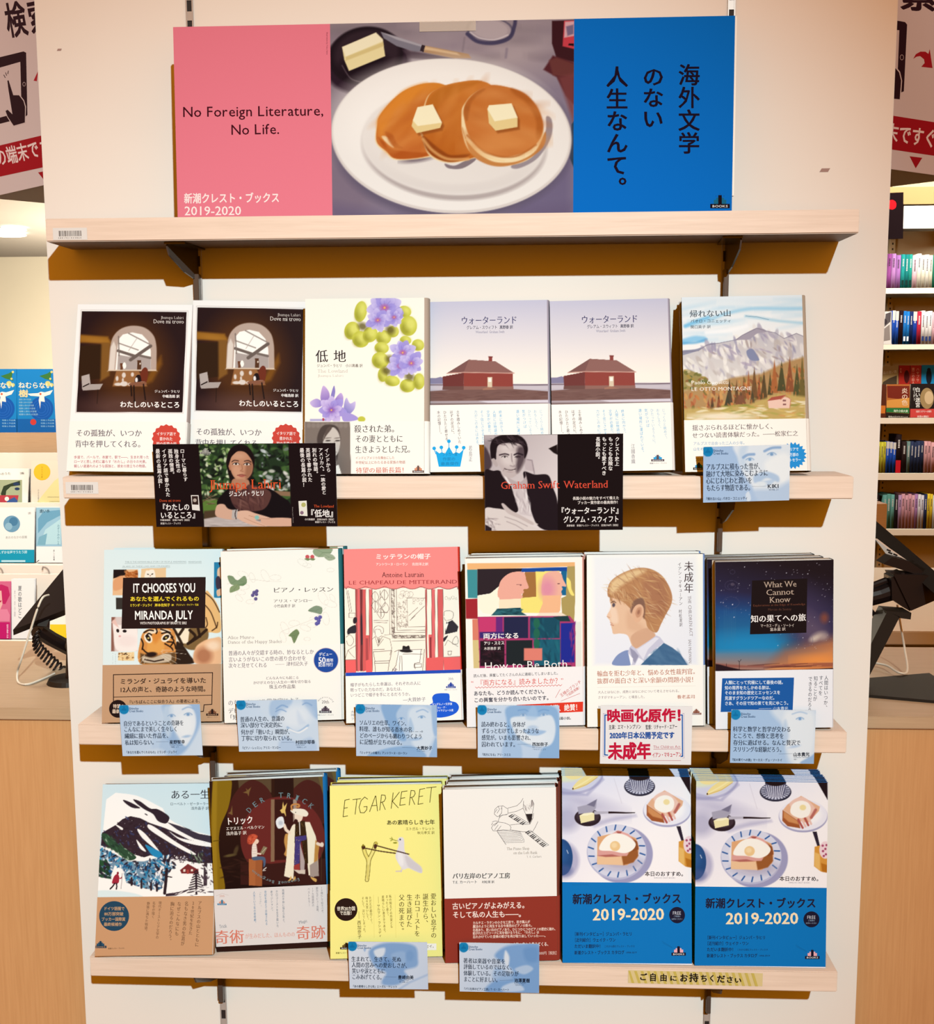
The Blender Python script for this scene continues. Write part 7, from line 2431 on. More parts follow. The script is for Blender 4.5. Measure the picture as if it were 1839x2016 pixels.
K2 = dict(bg=('#c6d9ee', (1160, 80), '#dbe6f2', (1760, 430)), art=k2, box=(1160, 68, 595, 370), th=40, ln=[(1487, 374), (1582, 371)])
card(VW(150, 1360, 3.678), (1155, 72), (1742, 62), (1760, 435), (1182, 440), 'blue quote card with a laughing face, below the vine leaf book',
     quote([('普通の人生の、意識の', 1187, 208, 1510, 200), ('深い部分で決定的に', 1190, 250, 1495, 246), ('何かが「動いた」瞬間が、', 1193, 300, 1565, 296), ('丁寧に切り取られている。', 1195, 344, 1582, 342)], ('村田沙耶香', 1588, 373, 1730, 370, 30),
           ('『ピアノ・レッスン』アリス・マンロー', 1195, 415, 1482, 411, 22), K2, [('Murata Sayaka', 1590, 393, 1655, 392, 10), ('『地球星人』より', 1590, 409, 1668, 408, 12)]), 2, -0.0790, -0.0800, group='blue quote cards')


def k3(f):
    f.B([(370, 60), (700, 60), (780, 180), (790, 330), (720, 440), (560, 420), (440, 250), (380, 140)], '#b5cce6', 24)
    f.B([(370, 60), (520, 60), (480, 160), (560, 340), (480, 330), (390, 180)], '#86add8', 16, .9)
    f.B([(580, 120), (680, 80), (760, 140), (785, 300), (720, 420), (620, 400), (590, 280)], '#d8e4f0', 30, .9)
    eye(f, 680, 168, .8)
    eye(f, 520, 180, .7, '#6f9aca')
    f.L([(640, 125), (690, 108), (730, 128)], 9, '#8fb0d8', 8, .8, 1)
    f.B([(590, 170), (620, 250), (610, 280), (580, 260)], '#a8c4e2', 14, .8)
    f.E(630, 340, 50, 12, '#a2bfe0', -5, 12, .9)
    f.B([(760, 60), (805, 60), (805, 300), (770, 280)], '#9fbde0', 16)
    f.B([(760, 420), (790, 330), (805, 380), (805, 490), (740, 490)], '#8fb2da', 14, .8)
    f.B([(260, 480), (420, 410), (620, 400), (700, 490)], '#86add8', 16, .85)


K3 = dict(bg=('#bcd0e8', (160, 80), '#c7d8ec', (800, 480)), art=k3, box=(162, 66, 640, 412), th=43, ln=[(527, 406), (635, 408)])
card(VW(660, 1370, 3.998), (160, 66), (800, 73), (802, 484), (165, 472), 'blue quote card below the coral red café book',
     quote([('ソムリエの仕草、ワイン、', 190, 210, 580, 216), ('料理、誰もが知る香水の名……。', 190, 260, 712, 268), ('どのページからも纏わりつくよう', 192, 312, 685, 320), ('に記憶が立ちのぼる。', 192, 362, 548, 368)], ('大貫妙子', 640, 410, 765, 411, 32),
           ('『ミッテランの帽子』アントワーヌ・ローラン', 185, 447, 568, 452, 23), K3, [('Onuki Taeko', 642, 433, 708, 434, 11)]), 2, -0.0790, -0.0800, group='blue quote cards')


def k4(f):
    f.B([(1370, 80), (1700, 78), (1765, 200), (1765, 490), (1600, 490), (1700, 300), (1560, 400), (1380, 330), (1350, 200)], '#8fb4dc', 20)
    f.B([(1340, 330), (1420, 260), (1470, 490), (1320, 490)], '#a4c2e4', 20, .8)
    f.B([(1380, 180), (1490, 160), (1590, 165), (1700, 155), (1735, 260), (1700, 380), (1600, 400), (1500, 370), (1420, 300)], '#dde7f1', 16)
    f.E(1560, 330, 120, 50, '#e8eef4', 0, 50, .7)
    eye(f, 1480, 150, .8)
    eye(f, 1640, 148, .8)
    f.L([(1440, 115), (1490, 108), (1520, 122)], 9, '#749fd0', 8, .8, 1)
    f.L([(1600, 122), (1640, 108), (1680, 115)], 9, '#749fd0', 8, .8, 1)
    f.E(1555, 250, 40, 18, '#b4cae4', 0, 14, .8)
    f.B([(1480, 270), (1540, 262), (1600, 268), (1660, 280), (1600, 310), (1520, 305)], '#9bbbe0', 14, .85)
    f.B([(1500, 180), (1540, 90), (1580, 90), (1590, 180)], '#a8c6e6', 20, .6)


K4 = dict(bg=('#ccdcee', (1120, 80), '#bdd1ea', (1760, 490)), art=k4, box=(1120, 74, 645, 414), th=43, ln=[(1435, 381), (1540, 380)])
card(VW(660, 1370, 3.998), (1120, 72), (1765, 78), (1763, 490), (1122, 487), 'blue quote card below the book of two colour block heads',
     quote([('読み終わると、身体が', 1150, 224, 1497, 226), ('ずるっとむけてしまったような', 1152, 276, 1605, 276), ('感覚が。いまも影響され、', 1152, 328, 1560, 330), ('囚われています。', 1152, 381, 1438, 383)], ('西加奈子', 1550, 381, 1676, 381, 32),
           ('『両方になる』アリ・スミス', 1148, 462, 1382, 464, 23), K4, [('Nishi Kanako', 1550, 405, 1625, 405, 11), ('『サラバ！』より', 1550, 422, 1660, 422, 12)]), 2, -0.0790, -0.0800, group='blue quote cards')


def k5(f):
    f.F('#efeae8')
    for t_, x0, y0, x1, y1, h, c, s_ in (('映画化原作！', 200, 108, 800, 102, 100, '#c8183c', 'X'), ('主演：エマ・トンプソン', 215, 190, 450, 186, 36, '#3a3038', 'b'), ('監督：リチャード・エアー', 482, 190, 712, 186, 36, '#3a3038', 'b'),
                                          ('2020年日本公開予定です', 222, 250, 692, 248, 52, '#2452a0', 'X'), ('未成年', 210, 365, 522, 360, 128, '#c8183c', 'X'), ('The Children Act', 538, 332, 735, 330, 30, '#c04a5c', 'l'), ('イアン・マキューアン', 530, 392, 742, 386, 40, '#c8183c', 'b')):
        f.t(t_, x0, y0, x1, y1, h, c, s_)
    f.l([(540, 350), (738, 348)], 2.5, '#c04a5c')
    f.l([(285, 430), (738, 432)], 2.5, '#c04a5c')
    for dx, c, w in ((0, '#2e66b4', 9), (-12, '#b8a8c8', 3)):
        f.l([(205 + dx, 102 + dx), (188 + dx, 102 + dx), (186 + dx, 390 - dx), (208 + dx, 392 - dx)], w, c)
        f.l([(735 - dx, 102 + dx), (748 - dx, 102 + dx), (750 - dx, 400 - dx), (738 - dx, 402 - dx)], w, c)


card(VW(1140, 1380, 3.678), (160, 35), (823, 38), (810, 465), (148, 452), 'handwritten white card in red and blue marker below the boy in profile book', k5, 2, -0.0792, -0.0800, name='handwritten_card', base='#efeae8', res=0.002)


def k6(f):
    f.B([(1400, 60), (1720, 60), (1715, 460), (1540, 460), (1500, 350), (1490, 200)], '#d6e2ef', 40)
    f.B([(1490, 90), (1620, 70), (1700, 110), (1700, 330), (1640, 440), (1560, 450), (1500, 320)], '#e9eff4', 40, .9)
    eye(f, 1600, 130, .8, '#7ba2ce')
    f.L([(1545, 95), (1600, 80), (1650, 92)], 8, '#9dbbde', 10, .8, 1)
    f.B([(1500, 140), (1520, 260), (1480, 330), (1480, 180)], '#b0c9e6', 24, .7)
    f.B([(1600, 450), (1680, 400), (1712, 380), (1712, 460)], '#94b4da', 12, .9)
    f.E(1560, 330, 40, 10, '#b3cae6', -10, 12, .8)


K6 = dict(bg=('#a6c4e6', (1100, 80), '#b0cae8', (1480, 440)), art=k6, box=(1100, 64, 610, 388), th=41, ln=[(1447, 384), (1545, 382)])
card(VW(1140, 1380, 3.678), (1100, 62), (1712, 68), (1705, 455), (1097, 448), 'rightmost blue quote card on the third shelf, below the starry sky book',
     quote([('科学と数学と哲学が交わる', 1115, 204, 1535, 206), ('ところで、想像と思考を', 1115, 252, 1485, 254), ('存分に遊ばせる。なんと贅沢で', 1117, 302, 1605, 303), ('スリリングな経験だろう。', 1115, 350, 1485, 352)], ('山本貴光', 1550, 388, 1670, 386, 32),
           ('『知の果てへの旅』マーカス・デュ・ソートイ', 1100, 426, 1472, 428, 23), K6, [('Yamamoto Takamitsu', 1552, 408, 1668, 407, 11), ('『文学問題』より', 1552, 423, 1580, 423, 11)]), 2, -0.0790, -0.0800, group='blue quote cards')


def k7(f):
    f.B([(330, 130), (420, 70), (560, 62), (680, 90), (700, 180), (690, 240), (600, 270), (620, 320), (540, 380), (420, 370), (460, 290), (380, 250)], '#86a9d6', 22)
    f.B([(370, 120), (450, 100), (440, 160), (390, 170)], '#e4eaf2', 16, .9)
    f.B([(500, 150), (600, 130), (600, 220), (540, 240)], '#9ab8de', 20, .8)
    f.E(470, 210, 40, 30, '#6f98cc', 0, 24, .8)
    f.E(640, 160, 30, 40, '#7aa0d0', 0, 20, .8)
    f.B([(180, 300), (330, 230), (420, 330), (400, 410), (200, 410)], '#d2dcec', 30, .8)
    f.L([(780, 300), (640, 360), (560, 412)], 14, '#9fb6d8', 14, .7)
    f.B([(290, 110), (310, 105), (300, 130)], '#a0bce0', 8)


K7 = dict(bg=('#dfe5f0', (180, 80), '#c9d5e8', (770, 400)), art=k7, box=(172, 55, 600, 358), th=41, ln=[(445, 318), (540, 320)])
card(VW(640, 1840, 3.831), (172, 52), (770, 60), (778, 412), (188, 410), 'blue quote card on the lowest shelf below the yellow dove book',
     quote([('生まれて、生きて、死ぬ', 198, 184, 575, 188), ('人間の営みへの愛おしさが、', 200, 228, 640, 234), ('笑いや涙とともに', 203, 274, 455, 276), ('こみあげてくる。', 203, 318, 445, 322)], ('豊崎由美', 550, 322, 668, 323, 32),
           ('『あの素晴らしき七年』エトガル・ケレット', 202, 390, 545, 394, 22), K7, [('Toyozaki Yumi', 555, 343, 632, 344, 11), ('『勝てる読書』より', 555, 357, 628, 358, 11)]), 3, -0.0790, -0.0800, group='blue quote cards')


def k8(f):
    f.B([(1280, 160), (1360, 90), (1500, 70), (1615, 80), (1612, 440), (1220, 435), (1300, 330), (1420, 290), (1360, 220)], '#7fa6d6', 24)
    f.B([(1360, 120), (1390, 170), (1380, 240), (1350, 200)], '#e8ecf2', 16, .9)
    f.B([(1430, 260), (1520, 230), (1570, 260), (1500, 300)], '#b8cce6', 14, .9)
    f.B([(1340, 390), (1440, 360), (1500, 420), (1350, 430)], '#c6d6ec', 16, .9)
    f.B([(1500, 110), (1600, 100), (1600, 200), (1520, 200)], '#6d98cc', 30, .8)
    f.B([(1290, 250), (1400, 300), (1400, 340), (1270, 340)], '#9cbae0', 24, .8)


K8 = dict(bg=('#d6deec', (1020, 80), '#b6cbe6', (1600, 430)), art=k8, box=(1012, 64, 602, 368), th=41, ln=[(1318, 346), (1415, 343)])
card(VW(640, 1840, 3.831), (1010, 58), (1615, 72), (1615, 440), (1018, 430), 'blue quote card on the lowest shelf below the white piano keys book',
     quote([('著者は楽器や音楽を', 1042, 196, 1362, 204), ('評価しているのではなく、', 1045, 242, 1428, 248), ('体験している。その足取りが', 1045, 290, 1460, 296), ('まことに好ましい。', 1045, 336, 1320, 342)], ('池澤夏樹', 1427, 346, 1545, 347, 34),
           ('『パリ左岸のピアノ工房』T・E・カーハート', 1040, 408, 1390, 416, 22), K8, [('Ikezawa Natsuki', 1428, 367, 1515, 367, 11), ('『世界文学』より', 1428, 381, 1500, 381, 11)]), 3, -0.0790, -0.0800, group='blue quote cards')


# ---- the two dark photo placards
def p1a(f):
    f.F('#190c0e')
    ph = [(497, 108), (1290, 104), (1318, 836), (548, 842)]
    f.clip(ph)
    f.F('#22321f')
    f.D(260, [(490, 100), (1320, 100), (1320, 700), (490, 700)], ['#1a2416', '#2f4a26', '#101410', '#4a6a34', '#243a1e', '#0c100c'], 90, 40, 20, 80, 3, 10, .8)
    f.D(90, [(500, 110), (780, 110), (780, 560), (520, 560)], ['#8aa860', '#c8d8a0', '#5c7c40', '#e4e8c8', '#33502a'], 40, 20, 30, 80, 4, 8, .8)
    f.D(60, [(980, 110), (1300, 110), (1310, 500), (980, 480)], ['#141814', '#1f2a1e', '#d8dce0', '#7a8478', '#324a2c', '#0e120e'], 44, 22, 30, 80, 5, 8, .8)
    f.D(30, [(1080, 330), (1300, 330), (1310, 520), (1060, 520)], ['#e8e4dc', '#b8bcb8', '#d8d4cc', '#4a5048'], 50, 26, 10, 60, 6, 10, .8)
    f.P([(1160, 520), (1310, 530), (1310, 570), (1150, 560)], '#8a6a50', 8)
    f.P([(530, 600), (680, 600), (700, 720), (540, 720)], '#5a7a34', 12)
    f.D(20, [(540, 560), (680, 560), (670, 640), (540, 640)], ['#5c4434', '#8a7a60'], 60, 8, 0, 40, 7, 4, .8)
    f.P([(545, 700), (660, 690), (700, 770), (545, 780)], '#4c3a28', 14)
    f.P([(545, 770), (760, 735), (1318, 780), (1318, 845), (545, 845)], '#b8aca8', 10)
    f.D(30, [(550, 780), (1300, 780), (1300, 840), (550, 840)], ['#d8ccc8', '#948884', '#c4b8b4'], 120, 10, 0, 12, 8, 6, .6)
    # hair, neck, face
    f.B([(750, 330), (745, 240), (780, 150), (850, 112), (930, 130), (985, 210), (990, 300), (960, 440), (1010, 480), (900, 520), (800, 480)], '#1b0f10', 6)
    f.B([(800, 420), (930, 420), (950, 520), (900, 560), (800, 520)], '#b07a5c', 8)
    f.B([(772, 260), (790, 205), (850, 172), (920, 185), (965, 230), (978, 300), (965, 370), (920, 420), (870, 435), (820, 410), (785, 350)], '#c08a6c', 6)
    f.B([(800, 330), (830, 300), (870, 330), (880, 400), (840, 410), (810, 380)], '#d29c7e', 30, .8)
    f.E(850, 215, 60, 26, '#d0a082', 0, 30, .7)
    f.B([(930, 260), (978, 280), (965, 370), (920, 420), (910, 360)], '#8f5c44', 24, .7)
    f.B([(768, 260), (762, 300), (775, 340), (785, 320)], '#b47c60', 4)
    f.B([(760, 300), (752, 230), (790, 150), (850, 115), (868, 150), (830, 180), (790, 220), (775, 260)], '#180c0e', 5)
    f.B([(868, 150), (930, 140), (985, 220), (985, 310), (965, 250), (925, 195)], '#180c0e', 5)
    for x, y in ((828, 285), (925, 287)):
        f.E(x, y, 27, 10, '#e8dcd0', 2, 4)
        f.E(x, y, 10, 9, '#1c0e0c', 0, 3)
        f.L([(x - 32, y + 2), (x - 8, y - 11), (x + 14, y - 10), (x + 32, y + 3)], 6, '#241210', 3, .9, 1)
        m = 1 if x < 870 else -1
        f.L([(x - 36 * m, y - 20), (x - 12 * m, y - 33), (x + 22 * m, y - 27)], 9, '#2a1512', 5, .8, 1)
    f.L([(878, 290), (884, 330), (866, 345), (892, 350)], 7, '#9a6448', 6, .8, 1)
    f.L([(840, 385), (875, 378), (915, 386)], 7, '#7a3830', 4, .95, 1)
    f.B([(845, 388), (875, 384), (910, 388), (880, 402)], '#a85c50', 4)
    # clothes, arms
    f.B([(660, 620), (720, 540), (800, 480), (960, 470), (1120, 500), (1230, 570), (1310, 640), (1310, 790), (900, 760), (700, 680)], '#140c10', 6)
    f.B([(770, 520), (820, 470), (960, 470), (1120, 520), (1130, 600), (1060, 690), (880, 700), (800, 640)], '#5a3834', 8)
    f.D(50, [(800, 500), (1100, 520), (1050, 680), (850, 680)], ['#6e4640', '#45282a', '#7a544c', '#3a2024'], 90, 14, 60, 40, 9, 8, .7)
    f.B([(820, 470), (850, 520), (900, 500), (940, 460), (930, 430), (820, 420)], '#b47e62', 8)
    f.B([(645, 730), (660, 650), (720, 640), (760, 680), (840, 700), (880, 740), (800, 775), (690, 760)], '#d4a890', 6)
    f.B([(830, 710), (920, 695), (1000, 720), (1130, 760), (1120, 775), (1000, 780), (1100, 820), (1080, 838), (960, 820), (850, 770)], '#ddb29a', 5)
    f.B([(1060, 770), (1318, 765), (1318, 835), (1100, 830)], '#d8aa92', 6)
    f.L([(900, 760), (990, 800), (1080, 832)], 4, '#a87860', 4, .8)
    f.L([(940, 740), (1040, 765), (1125, 768)], 4, '#a87860', 4, .8)
    f.P([(795, 690), (845, 685), (835, 770), (790, 768)], '#b8b0ac', 5)
    f.L([(830, 690), (820, 730), (830, 770)], 8, '#2a1a1c', 4, .9, 1)
    f.E(1013, 757, 20, 18, '#6fc0c0', 0, 4)
    f.E(1013, 757, 22, 20, '#c8b89c', 0, 3, .3)
    f.clip()
    logo(f, 510, 140, 605, 195, '#a8a49c', '#8a8880', '#302820')
    f.t('Shincho Crest Books', 525, 203, 600, 202, 12, '#c8c4bc', 'g')
    f.t('Jhumpa Lahiri', 600, 465, 1228, 455, 120, '#e2552c', 's')
    f.t('ジュンパ・ラヒリ', 765, 548, 1078, 542, 54, '#f4ece6', 'b')
    for t_, x, x2, y0, y1 in (('ローマに暮らす', 352, 385, 150, 440), ('独身女性の', 298, 325, 152, 365), ('孤独の情景。', 245, 270, 152, 395), ('イタリア語で書かれた', 190, 230, 150, 575), ('最新の長篇小説！', 135, 165, 150, 500)):
        f.v(t_, x, y0, y1, 40, '#f0e6e0', 'b', x2)
    for t_, x, x2, y0, y1 in (('インドから', 1628, 1648, 142, 358), ('アメリカへ。一族の愛と', 1574, 1608, 142, 555), ('別れの物語。', 1518, 1538, 142, 390), ('英語で書かれた', 1462, 1485, 142, 445), ('最後の長篇小説！', 1408, 1438, 142, 490)):
        f.v(t_, x, y0, y1, 40, '#f0e6e0', 'b', x2)
    f.t('Dove mi trovo', 152, 607, 340, 605, 34, '#d8542c', 's')
    f.t('『わたしの', 152, 668, 420, 664, 66, '#f4ece6', 'b')
    f.t('いるところ』', 160, 738, 500, 734, 66, '#f4ece6', 'b')
    f.t('中嶋浩郎訳　定価1700円［税別］', 158, 780, 432, 779, 20, '#d8ccc4', 'b')
    f.t('新潮クレスト・ブックス', 162, 810, 342, 809, 20, '#d8ccc4', 'b')
    f.t('The Lowland', 1515, 655, 1692, 657, 34, '#d8542c', 's')
    f.t('『低地』', 1452, 720, 1725, 722, 72, '#f4ece6', 'b')
    f.t('小川高義訳　定価2500円［税別］', 1435, 773, 1705, 775, 20, '#d8ccc4', 'b')
    f.t('新潮クレスト・ブックス', 1527, 797, 1705, 799, 20, '#d8ccc4', 'b')
    f.p([(430, 560), (498, 560), (510, 698), (442, 690)], '#e8e0d8')
    f.p([(438, 568), (492, 568), (497, 645), (442, 642)], '#33201c')
    f.c(465, 605, 16, '#b8a89c')
    f.p([(1380, 612), (1452, 608), (1460, 745), (1388, 740)], '#e8e2d4')
    f.c(1425, 645, 20, '#b8b46c')
    f.c(1410, 715, 16, '#8a6a7c')
    f.t('Photo Liana Miuccio', 1328, 665, 1335, 805, 12, '#a89c94', 'l')


card(VW(280, 850, 4.485), (85, 108), (1695, 102), (1735, 833), (132, 843), 'wide dark placard with a photo of a woman leaning on a table', p1a, 1, -0.0795, -0.0800, name='photo_placard', base='#190c0e', group='dark photo placards', cat='placard')


def p2a(f):
    f.F('#170b0d')
    ph = [(178, 88), (962, 82), (965, 1104), (190, 1112)]
    f.clip(ph)
    f.P([(170, 80), (970, 80), (970, 1110), (170, 1110)], ('#b8aaac', (300, 100), '#e0d4d2', (960, 700)), 1)
    f.E(220, 200, 90, 60, '#9a8c90', 0, 50, .9)
    f.B([(180, 220), (240, 300), (260, 420), (180, 470)], '#4a3a40', 20)
    f.P([(600, 350), (690, 350), (720, 480), (620, 460)], '#c0b0b2', 14)
    f.L([(640, 350), (690, 360), (715, 500)], 10, '#8a7a80', 10, .8)
    f.P([(865, 232), (958, 190), (962, 300), (920, 280)], '#1a0e10', 8)
    # jacket
    f.B([(180, 490), (280, 470), (360, 480), (480, 640), (540, 900), (360, 890), (180, 900)], '#1d1116', 8)
    f.B([(600, 480), (720, 510), (860, 515), (910, 640), (960, 800), (962, 1105), (780, 1080), (700, 960), (650, 800), (620, 620)], '#20141a', 8)
    f.P([(470, 640), (560, 600), (630, 640), (650, 800), (700, 960), (560, 930), (520, 800)], '#cfc2c2', 8)
    f.D(20, [(500, 700), (620, 700), (680, 900), (560, 900)], ['#e8dedc', '#b0a2a4', '#f0e8e6'], 90, 14, 80, 30, 3, 10, .7)
    f.B([(360, 480), (470, 560), (560, 590), (620, 530), (610, 460), (640, 640), (500, 650), (400, 560)], '#b8a8a8', 10)
    f.P([(360, 470), (420, 540), (480, 640), (430, 600)], '#e8dedc', 8)
    # face
    f.B([(270, 360), (310, 260), (330, 180), (480, 150), (600, 190), (625, 290), (600, 400), (540, 500), (470, 545), (390, 520), (350, 430), (300, 400)], '#c2b2b0', 8)
    f.B([(540, 220), (630, 230), (615, 340), (580, 430), (530, 490), (520, 380)], '#4a3a40', 40, .9)
    f.E(440, 330, 80, 90, '#dccfcb', -10, 60, .8)
    f.E(420, 220, 70, 30, '#dccfcb', -10, 30, .8)
    f.B([(250, 320), (245, 200), (290, 120), (400, 84), (540, 90), (620, 150), (645, 250), (610, 340), (600, 230), (540, 180), (420, 170), (330, 200), (310, 280), (305, 350), (270, 350)], '#1c1015', 8)
    f.D(40, [(260, 150), (520, 90), (600, 170), (340, 190)], ['#3a2a30', '#120a0e', '#54444a'], 110, 8, 30, 40, 4, 5, .7)
    f.B([(258, 350), (290, 340), (325, 400), (310, 430), (275, 390)], '#b8a8a6', 6)
    f.L([(345, 302), (400, 290), (440, 300)], 16, '#3a2a30', 8, .9, 1)
    f.L([(500, 300), (540, 285), (590, 300)], 16, '#241820', 8, .9, 1)
    f.E(398, 322, 28, 11, '#d8ccc8', 0, 6)
    f.E(400, 323, 10, 9, '#22161a', 0, 5)
    f.L([(366, 324), (385, 312), (410, 311), (430, 322)], 7, '#2a1c20', 5, .9, 1)
    f.E(540, 325, 24, 10, '#4a3a40', 0, 6)
    f.L([(508, 324), (530, 314), (566, 322)], 7, '#120a0e', 5, .9, 1)
    f.L([(470, 290), (478, 370), (500, 420), (460, 415)], 12, '#8a787a', 12, .8, 1)
    f.E(482, 395, 28, 20, '#d4c6c2', 0, 14, .7)
    f.L([(398, 446), (425, 458), (470, 464), (515, 450)], 9, '#3a2428', 6, .95, 1)
    f.L([(415, 462), (465, 470), (505, 462)], 6, '#e8dcd8', 5, .7, 1)
    f.L([(395, 440), (385, 470)], 7, '#8a787a', 8, .7)
    f.E(455, 480, 36, 8, '#b09a9a', 0, 8, .8)
    # hands
    f.B([(185, 880), (300, 870), (420, 890), (520, 930), (600, 960), (740, 1030), (740, 1045), (640, 1040), (560, 1010), (760, 1090), (815, 1108), (185, 1112)], '#dccfca', 8)
    f.B([(365, 830), (390, 820), (470, 890), (600, 960), (700, 1020), (690, 1045), (560, 980), (430, 920)], '#c8b8b4', 6)
    f.L([(400, 960), (520, 1000), (640, 1060)], 8, '#a09090', 8, .8)
    f.L([(420, 1010), (520, 1050), (600, 1100)], 8, '#a09090', 8, .8)
    f.D(40, [(190, 960), (320, 980), (330, 1100), (190, 1105)], ['#f0e8e4', '#b0a0a0', '#8a7a7c', '#e4d8d4'], 60, 14, 40, 50, 5, 6, .7)
    f.P([(190, 1040), (260, 1080), (260, 1112), (190, 1112)], '#2a1c22', 8)
    f.P([(540, 920), (700, 1000), (750, 1030), (960, 950), (960, 1108), (820, 1108), (600, 1000)], '#241820', 12, .0)
    f.clip()
    f.t('Graham Swift', 355, 622, 985, 612, 112, '#e2503a', 's')
    f.t('Waterland', 1030, 614, 1498, 608, 112, '#e2503a', 's')
    for t_, x, x2, y0, y1 in (('クレスト史上', 1598, 1594, 108, 420), ('もっとも危険な', 1527, 1525, 108, 470), ('もっとも愛すべき', 1460, 1456, 108, 520), ('長篇小説。', 1393, 1390, 108, 375)):
        f.v(t_, x, y0, y1, 50, '#f4ece6', 'b', x2)
    f.t('長篇小説の魅力をすべて備えた', 1122, 764, 1618, 758, 38, '#e8dcd4', 'b')
    f.t('ブッカー賞作家の最高傑作！', 1172, 810, 1625, 804, 38, '#e8dcd4', 'b')
    f.t('『ウォーターランド』', 965, 898, 1650, 890, 80, '#f4ece6', 'b')
    f.t('グレアム・スウィフト', 1022, 990, 1618, 982, 76, '#f4ece6', 'b')
    f.t('真野泰訳　新潮クレスト・ブックス　定価2700円［税別］', 1058, 1054, 1622, 1048, 24, '#d8ccc4', 'b')


card(VW(920, 840, 5.409), (178, 88), (1665, 75), (1652, 1097), (190, 1110), 'dark placard with a black-and-white photo of a smiling man', p2a, 1, -0.0795, -0.0800, name='photo_placard', base='#170b0d', group='dark photo placards', cat='placard')
# ================================================================ the desk behind the panel
ZD = float(at(70, 1394, y=0.03)[2])
desk = empty('service_desk', loc=(0, 0, -1.40))
tag(desk, 'long oak-coloured service desk behind the display panel, both tablets stand on it', 'desk')
box_obj('desk_top', (-1.25, 0.03, ZD + 1.40 - 0.016), (1.2, 0.385, ZD + 1.40), M['desktop'], desk, 0.001)
box_obj('front_board', (-1.25, 0.034, 0), (1.2, 0.055, ZD + 1.40 - 0.0162), M['desk'], desk)
fl = box_obj('floor', (-16, -5, -1.42), (12, 10, -1.40), M['floor'])
tag(fl, kind='structure')
fw = box_obj('wall_back', (-16, 9.0, -1.40), (12, 9.1, 1.27), M['cream'])
tag(fw, kind='structure')
ce = box_obj('ceiling', (-16, 1.2, 1.25), (12, 9.1, 1.32), M['ceil'])
tag(ce, kind='structure')
for k, (u, v, r) in enumerate(((8, 457, .17), (26, 447, .10))):
    p_ = at(u, v, z=1.249)
    bm = bmesh.new()
    bmesh.ops.create_cone(bm, cap_ends=True, segments=24, radius1=r, radius2=r * .8, depth=0.02, matrix=Matrix.Translation(Vector((p_[0], p_[1], 1.239))))
    tag(bm_obj('ceiling_lamp', bm, M['glow']), ('larger', 'smaller')[k] + ' glowing round lamp on the far ceiling', 'lamp')

# ---- overhead sign, a hexagonal column
zs = float(at(82, 366, y=0.25)[2])
L1 = np.array([-0.76, 0.34])
pA = at(82, 366, y=0.25)[:2]
dl = (pA - L1) / np.linalg.norm(pA - L1)
L0 = L1 + dl * 0.44
R0, R1 = at(1752, 333, z=zs)[:2], at(1839, 345, z=zs)[:2]
dr = (R1 - R0) / np.linalg.norm(R1 - R0)
Rv = R1 + dr * 0.05
Rf = Rv - dr * 0.44
plan = [L1, L0, Rf, Rv, np.array([Rv[0] - .25, Rv[1] + .2]), np.array([L1[0] + .25, L1[1] + .2])]
sg = empty('overhead_sign', loc=(0, 0, 0))
tag(sg, 'large angled overhead sign with tablet pictograms and red bands above the service desk', 'sign')
bm = bmesh.new()
prism(bm, [(p[0], p[1], zs) for p in plan], None, (0, 0, 0.62))
bm_obj('sign_body', bm, M['soffit'], sg)


def sign_panel(P, Q, view, art):
    d = np.append((Q - P), 0)
    w_ = np.linalg.norm(d)
    Uu = d / w_
    Vv = np.array([0, 0, 1.0])
    Nn = np.cross(Uu, Vv)
    Oo = np.append(P, zs) + Nn * 0.001
    f = Face(view, Oo, Uu, Vv, Nn, w_, 0.62, None, base='#d9c6c2')
    art(f)
    m = MB()
    f.emit(m)
    o = m.build('printed_panel', M['poster'], sg)
    o.matrix_local = fmat(Oo, Uu, Vv, Nn)


def sl(f):
    f.t('検', 45, 170, 205, 140, 290, '#30101a', 'B')
    f.t('索', 222, 140, 400, 105, 290, '#30101a', 'B')
    f.p([(-200, 505), (185, 405), (206, 415), (216, 905), (195, 925), (-200, 1030)], '#2c0c14')
    f.p([(-190, 590), (160, 487), (170, 880), (-190, 980)], '#d4c0bc')
    f.c(190, 663, 12, '#c8b0ac', 17)
    f.c(190, 663, 9, '#2c0c14', 14)
    f.p([(55, 632), (70, 628), (108, 745), (155, 745), (190, 790), (205, 840), (200, 970), (105, 998), (55, 920), (38, 870), (60, 858), (92, 890), (60, 700)], '#d4c0bc')
    f.p([(58, 635), (68, 632), (105, 750), (150, 750), (185, 795), (198, 842), (196, 965), (108, 990), (60, 918), (44, 874), (60, 864), (98, 900), (66, 700)], '#2c0c14')
    for a in (((30, 590), (42, 612)), ((44, 572), (52, 595)), ((66, 558), (62, 582))):
        f.l(a, 5, '#2c0c14')
    f.p([(265, 635), (300, 560), (290, 640)], '#b01c28')
    f.p([(-300, 1225), (420, 1045), (420, 1300), (-300, 1462)], '#a5101c')
    f.t('この端末で', -120, 1268, 305, 1170, 150, '#f0d8d4', 'b')
    f.t('すぐ', 315, 1168, 480, 1130, 150, '#f0d8d4', 'b')
    f.p([(300, 1358), (420, 1335), (365, 1440)], '#a5101c')


